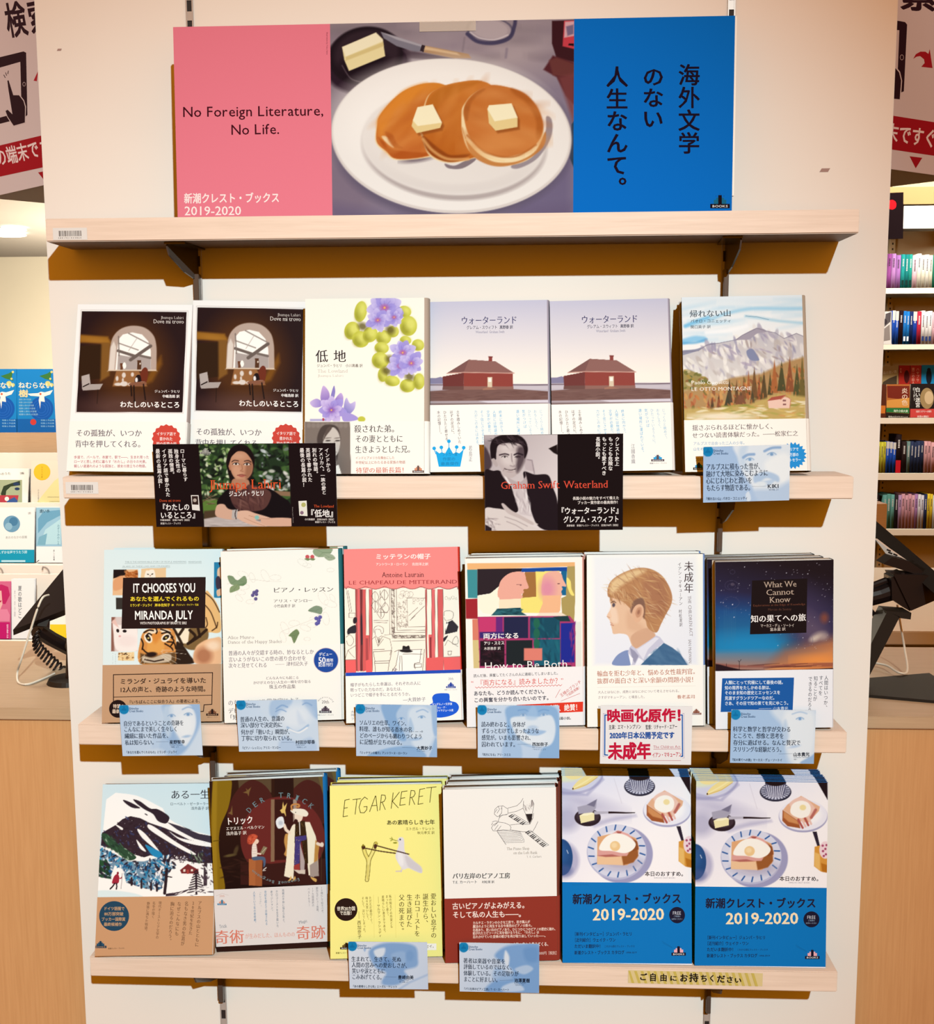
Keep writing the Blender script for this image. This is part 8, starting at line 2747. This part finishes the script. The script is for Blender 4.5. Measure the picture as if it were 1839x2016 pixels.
def sr(f):
    f.t('検', 1250, -90, 1480, -60, 290, '#30101a', 'B')
    f.t('索', 1500, -40, 1800, -20, 250, '#30101a', 'B')
    f.p([(1150, 130), (1485, 165), (1540, 175), (1556, 195), (1530, 725), (1505, 735), (1150, 690)], '#2c0c14')
    f.p([(1150, 210), (1494, 240), (1478, 640), (1150, 600)], '#d4c0bc')
    f.p([(1300, 560), (1470, 532), (1500, 570), (1516, 640), (1505, 790), (1300, 780)], '#d4c0bc')
    f.p([(1300, 570), (1462, 540), (1492, 575), (1508, 640), (1497, 788), (1300, 770)], '#2c0c14')
    f.c(1514, 455, 15, '#c8b0ac', 22)
    f.c(1514, 455, 12, '#2c0c14', 18)
    f.p([(1604, 468), (1625, 430), (1660, 410), (1700, 410), (1725, 428), (1735, 390), (1757, 540), (1668, 530), (1695, 500), (1690, 470), (1660, 445), (1630, 450)], '#a8121e')
    f.p([(1150, 880), (1443, 918), (1900, 990), (1900, 1255), (1432, 1186), (1150, 1140)], '#a5101c')
    f.t('の端末ですぐ', 1185, 1020, 1790, 1105, 160, '#f0d8d4', 'b')
    f.p([(1576, 1240), (1676, 1252), (1624, 1335)], '#a5101c')


sign_panel(L1, L0, (0, 0, 4.0), sl)
sign_panel(Rf, Rv, (1400, 0, 4.03), sr)

# ---- left background: counter with blue books, white rack of books
zc = float(at(40, 852, y=2.0)[2])
ct = box_obj('low_counter', (-2.6, 2.0, -1.40), (-1.0, 2.35, zc), M['desktop'])
tag(ct, 'tan low counter behind the white rack at left, two blue books stand on it', 'counter')
VL, VB = (0, 700, 2.8), (0, 360, 3.733)


def bgbook(view, x0, y0, x1, y1, y, label, art, base, t=0.014, lean=0.02, group=None, zrest=None, name='book'):
    O, U, V, N, w, h = frame_from(view, (x0, y0), (x1, y0), (x1, y1), (x0, y1), y, y + lean)
    if zrest is not None:
        O = rest(O, U, V, N, w, t, zrest)
    root = empty(name, fmat(O, U, V, N))
    tag(root, label, 'book', group)
    f = Face(view, O, U, V, N, w, h, None, base=base)
    f.z = 0.0002
    f.k = 8
    if art:
        art(f)
    m = MB()
    f.emit(m)
    m.box((0, 0, -0.0012), (w, h, 0), ink(base))
    m.box((0, 0, -t), (w, h, -t + .0012), ink(base))
    m.box((w - .001, 0, -t), (w, h, 0), ink(base))
    m.build('cover', M['jacket'], root)
    m = MB()
    m.box((0.001, 0.002, -t + .0013), (w - .0012, h - .002, -.0013), ink('#efe6d6'))
    m.build('pages', M['paper'], root)
    return root


def a_bird(dx):
    def art(f):
        f.c(305 + dx, 1660, 88, '#1559b0')
        for r in (70, 52, 34):
            f.c(305 + dx, 1660, r, '#2468c0')
            f.c(305 + dx, 1660, r - 5, '#1559b0')
        f.r(125 + dx, 1735, 420 + dx, 1838, '#1563b0')
        f.p([(290 + dx, 1420), (350 + dx, 1400), (380 + dx, 1380), (372 + dx, 1430), (385 + dx, 1455), (330 + dx, 1440)], '#3c7a3c')
        f.p([(200 + dx, 1550), (280 + dx, 1545), (300 + dx, 1535), (330 + dx, 1540), (390 + dx, 1522), (370 + dx, 1555), (325 + dx, 1570), (330 + dx, 1610), (300 + dx, 1605), (295 + dx, 1660), (285 + dx, 1600), (290 + dx, 1570), (225 + dx, 1565)], '#f4f0e8')
        f.c(298 + dx, 1552, 8, '#d8684c')
        for x, y, r in ((352, 1476, 20), (380, 1485, 14), (380, 1390, 9), (370, 1440, 8)):
            f.c(x + dx, y, r, '#d8d080')
        f.c(245 + dx, 1758, 22, '#d0403c')
        f.t('ねむらない', 135 + dx, 1487, 385 + dx, 1490, 50, '#f4ecd0', 'b')
        f.t('樹', 138 + dx, 1548, 208 + dx, 1548, 58, '#e8d8a0', 'B')
        for i in range(6):
            f.t('短歌と詩の文芸誌', 140 + dx, 1592 + i * 22, 230 + dx + 10 * i, 1592 + i * 22, 14, '#9cd0e8', 'g')
        for i in range(3):
            f.t('特集と作品集', 300 + dx, 1745 + i * 22, 400 + dx, 1745 + i * 22, 13, '#8cc4e8', 'g')
    return art


bgbook(VB, -160, 1368, 122, 1838, 2.03, 'left blue book with a white bird on the tan counter', a_bird(-285), '#1a86cc', group='blue bird books on the counter')
bgbook(VB, 126, 1368, 420, 1838, 2.03, 'right blue book with a white bird and red apple on the tan counter', a_bird(0), '#1a86cc', group='blue bird books on the counter')


def a3(f):
    f.r(-60, 685, 122, 832, '#a7b08c')
    f.p([(5, 760), (20, 720), (60, 705), (110, 690), (112, 715), (60, 722), (35, 745), (30, 785), (10, 785)], '#33402c')
    f.c(90, 708, 18, '#2a3c5a', 9)
    f.c(95, 735, 14, '#2a3c5a', 8)
    f.p([(-20, 770), (103, 770), (92, 832), (-15, 832)], '#b8404a')
    f.p([(40, 800), (80, 780), (98, 800), (90, 830), (30, 830)], '#3c5a94')
    f.c(38, 790, 12, '#f0ece4')
    f.t('〔詩集〕', 105, 650, 140, 648, 14, '#4a4a44', 'g')
    f.t('もりのうた', -30, 655, 60, 650, 16, '#5a5a50', 'g')


def a4(f):
    f.c(232, 642, 46, '#f2c93a')
    f.v('ひかりの庭', 232, 610, 675, 9, '#b08a20', 'g')
    f.v('小さな音のする', 212, 735, 840, 9, '#8a8a84', 'g')
    for i in range(3):
        f.l([(262 + i * 10, 780 + i * 24), (325, 780 + i * 24)], 2, '#8a8a80')
    f.p([(300, 690), (330, 670), (330, 845), (180, 845), (210, 800)], '#f2e8a8')


def a5(f):
    f.c(65, 928, 46, '#6d9cb8')
    f.c(75, 915, 24, '#4a7da0')
    f.c(48, 942, 20, '#8fb8cc')
    f.t('あおのなかの部屋', 30, 1003, 150, 1000, 16, '#a8b0a8', 'g')
    f.t('〔詩〕', 148, 870, 178, 868, 14, '#7a7a74', 'g')
    f.r(-50, 1070, 195, 1155, '#1a9ab8')
    f.t('しずかな声でうたう詩', -10, 1085, 150, 1083, 18, '#c8ecf0', 'b')
    f.r(8, 1128, 140, 1138, '#bfe4ec')


def a6(f):
    f.r(195, 838, 360, 1052, '#9cc4d8')
    f.p([(210, 900), (240, 860), (335, 850), (335, 880), (260, 920), (210, 980)], '#6ea4c0')
    f.p([(250, 960), (335, 900), (335, 1040), (220, 1040)], '#b8dce4')
    f.p([(215, 1000), (260, 980), (250, 1045), (205, 1045)], '#7cb0c4')
    f.t('遠い水', 218, 858, 275, 856, 20, '#2c4a5c', 'b')
    f.v('みずうみのこえ', 322, 930, 1045, 14, '#5a8aa0', 'g')
    f.v('新しい短編', 298, 1070, 1130, 8, '#5a5a5a', 'g')
    f.l([(200, 1140), (215, 1128)], 4, '#33332f')


def a7(f):
    f.p([(-60, 1258), (62, 1258), (58, 1465), (-60, 1465)], '#d86a8c')
    f.p([(-60, 1270), (10, 1262), (45, 1275), (55, 1320), (30, 1370), (-60, 1360)], '#c42a64')
    f.p([(-60, 1300), (8, 1296), (14, 1370), (2, 1400), (-60, 1390)], '#f0b8b0')
    f.p([(-5, 1352), (10, 1350), (4, 1362)], '#b01c4c')
    f.p([(-60, 1400), (40, 1398), (54, 1430), (52, 1465), (-60, 1465)], '#e888a4')
    f.p([(-60, 1470), (56, 1470), (54, 1575), (-60, 1575)], '#c81e6c')
    f.v('短歌は', 42, 1480, 1560, 10, '#f4c8dc', 'b')


def a8(f):
    f.v('夏の歌はどこ', 110, 1268, 1450, 22, '#8a8c90', 'b')
    f.v('木下の小説', 82, 1290, 1440, 9, '#b8a8b0', 'g')


zt3, zt2, zt1 = [float(at(60, v, y=y)[2]) for v, y in ((1262, 1.45), (1111, 1.6), (1004, 1.75))]
rk = empty('book_rack', loc=(0, 0, 0))
tag(rk, 'white stepped book rack with poetry books behind the left tablet', 'rack')
for k, (z, y) in enumerate(((zt3, 1.45), (zt2, 1.60), (zt1, 1.75))):
    box_obj('tier', (-2.2, y - 0.015, z - 0.045), (-0.98, y + 0.15, z), M['whitepl'], rk)
    box_obj('riser', (-2.2, y + 0.115, z + 0.0005), (-0.98, y + 0.128, z + 0.16), M['whitepl'], rk)
box_obj('plinth', (-2.2, 1.46, -1.40), (-0.98, 1.62, zt3 - 0.046), M['desk'], rk)
bm = bmesh.new()
for xx in (12, 268):
    c0 = at(xx / 2.8, 700 + 1185 / 2.8, y=1.575)
    tube(bm, smooth_path([c0 + (0.0, 0, -0.03), c0 + (0.0, 0, 0.0), c0 + (-0.012, -.004, 0.012), c0 + (-0.016, -.004, 0.002)], 5), 0.0022, 6)
bm_obj('wire_hook', bm, M['chrome'], rk)
GB = 'poetry books in the white rack'
bgbook(VL, -70, 628, 156, 848, 1.765, 'white book with a dark plant in a red box, top tier of the white rack', a3, '#f6f2e8', group=GB, zrest=zt1)
bgbook(VL, 172, 583, 350, 848, 1.765, 'cream book with a round yellow sun, top tier of the white rack', a4, '#efe6d2', group=GB, zrest=zt1)
bgbook(VL, -50, 848, 190, 1152, 1.615, 'white book with a blue watercolour circle, middle tier of the white rack', a5, '#f4f0ea', group=GB, zrest=zt2)
bgbook(VL, 200, 842, 365, 1150, 1.615, 'pale blue watercolour book with a white band, middle tier of the white rack', a6, '#f4f2ee', group=GB, zrest=zt2)
bgbook(VL, -60, 1258, 60, 1574, 1.462, 'pink book with a red-haired woman, bottom tier of the white rack', a7, '#d86a8c', group=GB, zrest=zt3)
bgbook(VL, 64, 1244, 190, 1574, 1.466, 'white book with grey lettering, bottom tier of the white rack', a8, '#f6f2ee', group=GB, zrest=zt3)
bgbook(VL, 196, 1400, 272, 1574, 1.462, 'black and brown book in the bottom tier of the white rack', lambda f: (f.r(198, 1500, 270, 1570, '#5a4030'), f.c(232, 1535, 22, '#a88a60')), '#241814', group=GB, zrest=zt3)
bgbook(VL, 276, 1390, 390, 1574, 1.462, 'yellow and white book in the bottom tier of the white rack', lambda f: f.r(276, 1482, 390, 1574, '#f0cc2c'), '#f6f0e0', group=GB, zrest=zt3)


# ---- left tablet terminal
def slab(bm, quad, th):
    A_, B_, C_, D_ = [np.array(p) for p in quad]
    n_ = np.cross(B_ - A_, D_ - A_)
    n_ /= np.linalg.norm(n_)
    if n_[1] < 0:
        n_ = -n_
    prism(bm, [tuple(p) for p in (A_, B_, C_, D_)], None, tuple(n_ * th))


g5 = lambda x, y, yy: at(x / 2.8, 700 + y / 2.8, y=yy)
TL_ = empty('tablet_terminal', loc=(0, 0, ZD))
tag(TL_, 'black tablet on a stand with a coiled cord, seen from behind left of the panel', 'tablet', 'tablet terminals on the desk')


def under(o, root):
    o.parent = root
    o.matrix_parent_inverse = Matrix.Translation((0, 0, -ZD))
    return o


A_, B_, D_ = g5(72, 1512, 0.15), g5(352, 1172, 0.26), g5(356, 1402, 0.20)
C_ = B_ + D_ - A_
bm = bmesh.new()
slab(bm, (A_, B_, C_, D_), 0.012)
under(bm_obj('tablet', bm, M['black']), TL_)
bm = bmesh.new()
mid = (A_ + B_ * 1.2 + D_ * 1.4) / 3.6
slab(bm, [tuple(A_ * .3 + x * .7 + np.array([0.0, -0.004, -0.006])) for x in (g5(240, 1440, .19), g5(340, 1330, .215), g5(372, 1370, .215), g5(340, 1450, .20))], 0.004)
under(bm_obj('back_cover', bm, M['iron']), TL_)
bm = bmesh.new()
tube(bm, [g5(205, 1512, .20), g5(280, 1560, .22), g5(380, 1612, .245)], 0.011, 10)
under(bm_obj('arm', bm, M['black']), TL_)
bm = bmesh.new()
pc = at(123, 1342, z=ZD)
bmesh.ops.create_cone(bm, cap_ends=True, segments=32, radius1=0.032, radius2=0.029, depth=0.006, matrix=Matrix.Translation(Vector((pc[0] + .012, pc[1], ZD + 0.0032))))
under(bm_obj('base', bm, M['iron']), TL_)
bm = bmesh.new()
tube(bm, [(pc[0] + .012, pc[1], ZD + .005), (pc[0] + 0.012, pc[1] + .01, ZD + .06), tuple(g5(380, 1612, .245))], 0.007, 10)
under(bm_obj('post', bm, M['black']), TL_)
ctr = smooth_path([g5(200, 1530, .19), g5(205, 1600, .19), g5(255, 1660, .20), g5(320, 1720, .215), g5(390, 1785, .23)], 24)
pts = []
n = len(ctr)
for i, p in enumerate(ctr):
    for k in range(4):
        q = 2 * math.pi * (i * 4 + k) / 26.0
        if i + 1 < n:
            c_ = p + (ctr[i + 1] - p) * k / 4
            pts.append(c_ + np.array([math.cos(q) * .004, math.sin(q) * .0065, math.cos(q) * .0065]))
bm = bmesh.new()
tube(bm, pts, 0.0016, 5)
under(bm_obj('coiled_cord', bm, M['black']), TL_)
bm = bmesh.new()
e1 = at(100 / 2.8, 700 + 1800 / 2.8, z=ZD + .002)
e2 = at(300 / 2.8, 700 + 1752 / 2.8, z=ZD + .002)
tube(bm, smooth_path([g5(268, 1320, .168), g5(235, 1335, .15), g5(205, 1400, .14), g5(160, 1540, .14), g5(115, 1680, .14), g5(96, 1740, e1[1] + .01), e1, at(150 / 2.8, 700 + 1812 / 2.8, z=ZD + .002), at(230 / 2.8, 700 + 1785 / 2.8, z=ZD + .002), e2], 6), 0.0015, 8)
under(bm_obj('white_cable', bm, M['cable']), TL_)

# ---- right tablet terminal
g7 = lambda x, y, yy: at(1660 + x / 3.475, 860 + y / 3.475, y=yy)
TR_ = empty('tablet_terminal', loc=(0, 0, ZD))
tag(TR_, 'black tablet on a folded metal stand, seen from behind right of the panel', 'tablet', 'tablet terminals on the desk')
A_, B_, D_ = g7(190, 545, .30), g7(640, 930, .16), g7(205, 700, .27)
bm = bmesh.new()
slab(bm, (A_, B_, B_ + D_ - A_, D_), 0.012)
under(bm_obj('tablet', bm, M['iron']), TR_)
bm = bmesh.new()
slab(bm, (g7(215, 695, .25), g7(300, 760, .23), g7(480, 885, .19), g7(330, 850, .22)), 0.006)
o_ = under(bm_obj('vent_plate', bm, M['whitepl']), TR_)
bm = bmesh.new()
for i in range(3):
    for j in range(2):
        a_ = g7(300 + i * 45 + j * 10, 772 + i * 30 + j * 18, .1985 - i * .008)
        b_ = g7(325 + i * 45 + j * 10, 782 + i * 30 + j * 18, .1945 - i * .008)
        tube(bm, [tuple(a_), tuple(b_)], 0.0012, 5)
under(bm_obj('vent_slot', bm, M['slot']), TR_)
bm = bmesh.new()
slab(bm, [tuple(g7(x, y, .175)) for x, y in ((275, 870), (340, 822), (450, 850), (640, 985), (650, 1110), (470, 1196), (330, 1115), (345, 960), (290, 925))][0:4], 0.03)
slab(bm, [tuple(g7(x, y, .165)) for x, y in ((345, 940), (640, 950), (640, 1115), (465, 1190))], 0.035)
slab(bm, [tuple(g7(x, y, .168)) for x, y in ((330, 960), (420, 930), (460, 1195), (335, 1112))], 0.03)
under(bm_obj('mount', bm, M['black']), TR_)
bm = bmesh.new()
tube(bm, [tuple(g7(150, 1105, .185)), tuple(g7(250, 1080, .185)), tuple(g7(365, 1040, .185))], [.0125, .0125, .0145], 14)
under(bm_obj('arm', bm, M['black']), TR_)
bm = bmesh.new()
tube(bm, [tuple(g7(195, 1022, .183)), tuple(g7(290, 985, .183)), tuple(g7(345, 1010, .183))], .005, 10)
under(bm_obj('hose', bm, M['black']), TR_)
bm = bmesh.new()
yb_ = .15
prism(bm, [tuple(g7(x, y, yb_)) for x, y in ((303, 1192), (468, 1205), (462, 1250), (385, 1240), (375, 1228))], None, (0, .035, 0))
prism(bm, [tuple(g7(x, y, yb_)) for x, y in ((303, 1192), (388, 1232), (178, 1640), (90, 1640), (120, 1560))], None, (0, .035, 0))
under(bm_obj('folded_stand', bm, M['iron']), TR_)
c4 = [at(1660 + x / 3.475, 860 + y / 3.475, z=ZD + .004) for x, y in ((100, 1655), (590, 1615), (720, 1700), (720, 1812), (100, 1758))]
bm = bmesh.new()
prism(bm, [tuple(p) for p in c4], None, (0, 0, -.0036))
under(bm_obj('base_plate', bm, M['iron']), TR_)
bm = bmesh.new()
z_ = ZD + .008
c7 = lambda x, y: at(1660 + x / 3.475, 860 + y / 3.475, z=z_)
tube(bm, smooth_path([g7(370, 1150, .24), g7(388, 1260, .245), g7(420, 1440, .25), c7(440, 1600), c7(380, 1612), c7(300, 1565), c7(200, 1545), c7(100, 1540)], 6), 0.0015, 8)
under(bm_obj('white_cable', bm, M['cable']), TR_)
bm = bmesh.new()
tube(bm, smooth_path([g7(165, 1160, .19), g7(215, 1220, .19), g7(238, 1320, .19), g7(215, 1420, .19), g7(150, 1540, .19)], 6), 0.003, 8)
under(bm_obj('black_cable', bm, M['black']), TR_)

# ---- right background: pale counter and the bookcase
wc = empty('pale_counter', loc=(0, 0, -1.4))
tag(wc, 'pale counter between the right tablet and the bookcase', 'counter')
zk = float(at(1780, 1243, y=0.85)[2])
box_obj('counter_top', (0.6, 0.85, zk + 1.4 - .028), (1.6, 1.6, zk + 1.4), M['shelfpaint'], wc, 0.002)
box_obj('counter_base', (0.66, 0.93, 0), (1.5, 1.55, zk + 1.4 - .0285), M['steelpaint'], wc)
YS = 3.6
xl_, xr_ = float(at(1690, 600, y=YS)[0]), float(at(1900, 600, y=YS)[0])
bc = empty('bookcase', loc=(0, 0, 0))
tag(bc, 'tall tan bookcase full of paperbacks in the right background', 'bookcase')
box_obj('back_panel', (xl_ - .3, YS + .22, -1.39), (xr_ + .6, YS + .25, 1.2), M['steelpaint'], bc)
rows = [(567, 578), (678, 688), (823, 834), (932, 945), (1042, 1054), (1160, 1170)]
ZR = []
for a_, b_ in rows:
    za, zb = float(at(1785, a_, y=YS - .02)[2]), float(at(1785, b_, y=YS - .02)[2])
    ZR.append(za)
    box_obj('shelf', (xl_ - .3, YS - .02, zb), (xr_ + .6, YS + .2195, za), M['shelfpaint'], bc)
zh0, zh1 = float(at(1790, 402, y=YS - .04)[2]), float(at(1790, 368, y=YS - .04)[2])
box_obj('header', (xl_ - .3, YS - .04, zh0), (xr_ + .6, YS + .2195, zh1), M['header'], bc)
bm = bmesh.new()
xu = float(at(1752, 600, y=YS + .21)[0])
bm_box(bm, (xu - .012, YS + .205, -1.2), (xu + .012, YS + .2195, 1.1))
u_ = bm_obj('upright', bm, M['steelpaint'], bc)
bm = bmesh.new()
for i in range(90):
    zz = -1.1 + i * .0245
    bm_box(bm, (xu - .003, YS + .2035, zz), (xu + .003, YS + .2049, zz + .009))
bm_obj('peg_holes', bm, M['slot'], u_)
lb = box_obj('light_box', tuple(at(1778, 450, y=YS - .06)), tuple(at(1900, 404, y=YS - .06) + np.array([0, .09, 0])), M['whitepl'])
tag(lb, 'white rectangular header plate on the right bookcase', 'sign')
O, U, V, N, w, h = frame_from(PV, (1715, 381), (1779, 379), (1778, 469), (1713, 473), YS - .12, YS - .12)
f = Face(PV, O, U, V, N, w, h, None, base='#160a0c')
f.c(1756, 403, 9, '#e8141c', 9.5)
m = MB()
f.emit(m)
m.box((0, 0, -.006), (w, h, -1e-4), ink('#160a0c'))
m.box((w * .3, h * .5, -.09), (w * .36, h * .56, -.0059), ink('#160a0c'))
o = m.build('shelf_sign', M['poster'])
o.matrix_world = fmat(O, U, V, N)
tag(o, 'black shelf sign with a red dot at the bookcase edge', 'sign')
NUM = ['first', 'second', 'third', 'fourth', 'fifth', 'sixth', 'seventh', 'eighth', 'ninth', 'tenth', 'eleventh', 'twelfth', 'thirteenth', 'fourteenth', 'fifteenth', 'sixteenth', 'seventeenth', 'eighteenth']
ROWN = ['top', 'second', None, 'fourth', 'fifth']
SP = {0: (501, [(1740, 8, '#d8a0c8', 'pink'), (1748.5, 8, '#a8549c', 'magenta'), (1757, 8, '#c88cc8', 'mauve'), (1765.5, 9, '#b478bc', 'mauve'), (1776, 7, '#2a9a94', 'teal'), (1783.5, 7, '#1f8480', 'teal'), (1791, 6.5, '#2a9a88', 'teal'), (1798, 9, '#f0c4c8', 'pale pink'),
                (1807.5, 7.5, '#f2e8d0', 'cream'), (1815.5, 7.5, '#f0e4c8', 'cream'), (1823.5, 7, '#f4ead4', 'cream'), (1831, 6.5, '#efe2c4', 'cream'), (1838, 8, '#2a7a5c', 'green')]),
      1: (613, [(1758, 6, '#1f4aa8', 'blue'), (1764.5, 6, '#2450b0', 'blue'), (1771.5, 8, '#241014', 'black'), (1780, 6, '#1c6cb4', 'sky blue'), (1786.5, 5.5, '#2074bc', 'sky blue'), (1792.5, 6, '#1c2c5c', 'navy'), (1799, 7.5, '#1f3c94', 'blue'), (1807, 8, '#b8283c', 'red'),
                (1816, 6.5, '#eee6de', 'white'), (1823, 6.5, '#ece4dc', 'white'), (1830, 6.5, '#f0e8e0', 'white'), (1837, 8, '#e8b4b8', 'pink')]),
      3: (870, [(1722, 6.5, '#c8b83c', 'yellow'), (1729, 5.5, '#bcb030', 'yellow'), (1735, 5.5, '#c4b83a', 'yellow'), (1741, 4.5, '#b8ac2c', 'yellow'), (1746, 6, '#2450b4', 'blue'), (1752.5, 6, '#2048a8', 'blue'), (1759, 6, '#2450b4', 'blue'), (1766, 10, '#1c0e10', 'black'), (1777, 9, '#2a1a18', 'dark brown'),
                (1787, 6, '#6a8078', 'grey green'), (1794, 6, '#2c3450', 'navy'), (1800.5, 6, '#28304a', 'navy'), (1807, 6, '#2c3450', 'navy'), (1813.5, 6, '#262c44', 'navy'), (1821, 6, '#d49a98', 'pink'), (1827.5, 6, '#cc9090', 'pink'), (1834, 8, '#d89c9a', 'pink')]),
      4: (974, [(1722, 10, '#1c0e10', 'black'), (1740, 7, '#5c9084', 'teal'), (1747.5, 7, '#548878', 'teal'), (1755, 7, '#609488', 'teal'), (1763, 6, '#2a2024', 'dark'), (1770, 6, '#b088a8', 'mauve'), (1776.5, 6, '#c89098', 'pink'), (1783, 6, '#cc949c', 'pink'), (1789.5, 6, '#c88c94', 'pink'), (1796, 6, '#d09aa0', 'pink'), (1802.5, 5.5, '#a878a8', 'mauve'),
                (1808.5, 5.5, '#d8d0d0', 'white'), (1814.5, 5.5, '#d4ccd0', 'white'), (1820.5, 6, '#2c3458', 'navy'), (1827, 5, '#e4c030', 'yellow'), (1832.5, 5, '#e0bc2c', 'yellow'), (1838, 8, '#e0dcd8', 'white')])}
rg = random.Random(8)
for k, (vt, lst) in SP.items():
    for i, (u, wd, c, cn) in enumerate(lst):
        vt2 = vt + rg.uniform(-2, 2) + (-14 if cn == 'black' and k == 3 else 0)
        a_ = at(u, vt2, y=YS)
        x0, x1 = a_[0], at(u + wd - .25, vt2, y=YS)[0]
        z0, z1 = ZR[k] + .0006, a_[2]
        m = MB()
        dep = .105
        m.box((0, 0, 0), (x1 - x0, dep, z1 - z0), ink(c))
        W_, H_ = x1 - x0, z1 - z0
        dark = lin(hx(c)).mean() < .25
        tc_ = ink('#e8e0d8' if dark else '#5a4a50')
        yy = H_ * .86
        for j in range(rg.randint(5, 8)):
            m.quad((W_ * .32, -.0004, yy), (W_ * .68, -.0004, yy), (W_ * .68, -.0004, yy - H_ * .03), (W_ * .32, -.0004, yy - H_ * .03), tc_)
            yy -= H_ * .045
        if cn in ('blue',) and k in (1, 3):
            m.quad((0, -.0005, H_ * (.72 if k == 1 else .78)), (W_, -.0005, H_ * (.72 if k == 1 else .78)), (W_, -.0005, H_), (0, -.0005, H_), ink('#e8e0d4'))
        if cn in ('teal', 'white', 'sky blue') and k < 2:
            m.quad((W_ * .15, -.0006, H_ * .1), (W_ * .85, -.0006, H_ * .1), (W_ * .85, -.0006, H_ * .24), (W_ * .15, -.0006, H_ * .24), ink('#2a3a6c' if cn == 'white' else ('#dfe6ea' if cn == 'sky blue' else '#14302c')))
        if cn == 'black' and k == 3:
            m.quad((0, -.0006, 0), (W_, -.0006, 0), (W_, -.0006, H_ * .33), (0, -.0006, H_ * .33), ink('#d8202c'))
        o = m.build('paperback', M['paper'])
        o.location = (x0, YS, z0)
        tag(o, f'{cn} paperback spine, {NUM[i]} from the left on the {ROWN[k]} shelf of the right bookcase', 'book', f'paperbacks on the {ROWN[k]} bookcase shelf')
VR = (1700, 360, 3.877)


def r1(f):
    f.p([(170, 1000), (210, 985), (205, 1060), (160, 1100)], '#5a5050')
    f.p([(150, 1120), (200, 1080), (205, 1200), (150, 1210)], '#8a7c74')
    f.c(165, 1060, 16, '#3a3034', 22)


def r2(f):
    f.p([(180, 1550), (350, 1550), (350, 1660), (185, 1640)], '#7a2a1c')
    f.p([(180, 1660), (350, 1640), (350, 1715), (175, 1715)], '#e09a48')
    f.v('炎の色', 315, 1565, 1700, 50, '#f0d8c0', 'g')
    f.p([(168, 1718), (350, 1718), (350, 1760), (168, 1750)], '#2a7a3c')
    f.p([(165, 1752), (350, 1762), (348, 1802), (160, 1802)], '#2a2018')
    f.t('海外小説大賞', 230, 1740, 340, 1742, 20, '#e8f0d8', 'b')
    f.t('戦争の炎を生きた人々', 190, 1785, 340, 1788, 16, '#e0d4c4', 'g')


def r3(f):
    f.c(485, 1645, 52, '#a88a5c', 80)
    f.c(500, 1640, 34, '#d8b88c', 50)
    f.v('白い迷宮', 415, 1560, 1715, 38, '#f0ece4', 'b')
    f.v('ロードー', 388, 1560, 1665, 24, '#f0ece4', 'b')
    f.p([(355, 1725), (540, 1725), (540, 1808), (355, 1808)], '#d84a44')
    f.t('北欧ミステリーの傑作', 400, 1745, 520, 1745, 18, '#f8e0d8', 'b')
    f.t('待望の翻訳！', 410, 1785, 510, 1785, 20, '#f8e0d8', 'b')


def r4(f):
    f.c(500, 1480, 22, '#14202c', 60)
    f.c(500, 1428, 14, '#14202c', 16)


def r5(f):
    f.v('第二の殺人', 380, 1410, 1540, 24, '#e8a890', 'g')
    f.v('ハヤブサ', 415, 1410, 1520, 24, '#e8a890', 'g')


def r6(f):
    f.c(330, 1480, 20, '#4a1416', 50)
    f.v('赤い鳥', 285, 1415, 1450, 14, '#e8a890', 'g')


def r7(f):
    f.p([(150, 1520), (200, 1490), (255, 1470), (255, 1550), (140, 1550)], '#4a3c2c')
    f.t('森の迷い路', 150, 1450, 255, 1440, 24, '#e0d0b0', 'g')


def r8(f):
    f.p([(110, 1700), (170, 1700), (165, 1760), (110, 1760)], '#d8782c')


zC = YS - .01
for (x0, y0, x1, y1, yy, lab, art, base) in ((148, 985, 220, 1236, YS + .0, 'manga with a grey ink drawing, face out on the second bookcase shelf', r1, '#dcd2c8'),
                                             (128, 1408, 262, 1800, YS + .05, 'brown novel with a dark hill, back row of the third bookcase shelf', r7, '#a88c5c'),
                                             (266, 1404, 350, 1800, YS + .05, 'red novel with a dark bird, back row of the third bookcase shelf', r6, '#a8281f'),
                                             (354, 1404, 436, 1800, YS + .05, 'red novel with pale lettering, back row of the third bookcase shelf', r5, '#b03024'),
                                             (440, 1402, 560, 1800, YS + .05, 'blue novel with a black bird, back row of the third bookcase shelf', r4, '#1f86b8'),
                                             (95, 1550, 172, 1802, YS + .0, 'orange novel partly behind the panel, front row of the third bookcase shelf', r8, '#5c2a18'),
                                             (175, 1548, 352, 1802, YS + .0, 'orange flame novel with a green band, front row of the third bookcase shelf', r2, '#b86a34'),
                                             (358, 1548, 545, 1806, YS + .0, 'dark novel with a red band, front row of the third bookcase shelf', r3, '#241a18')):
    b_ = bgbook(VR, x0, y0, x1, y1, yy, lab, art, base, t=.012, lean=.012, zrest=ZR[1 if 'second' in lab else 2])
# small pale stand at the panel's right edge
o = box_obj('display_box', tuple(at(1716, 1046, y=1.0)), tuple(at(1747, 992, y=1.0) + np.array([0, .05, 0])), M['birch'])
tag(o, 'small pale wooden box above the right tablet', 'box')
bpy.data.objects.remove(_fo)
bpy.data.curves.remove(_fc)
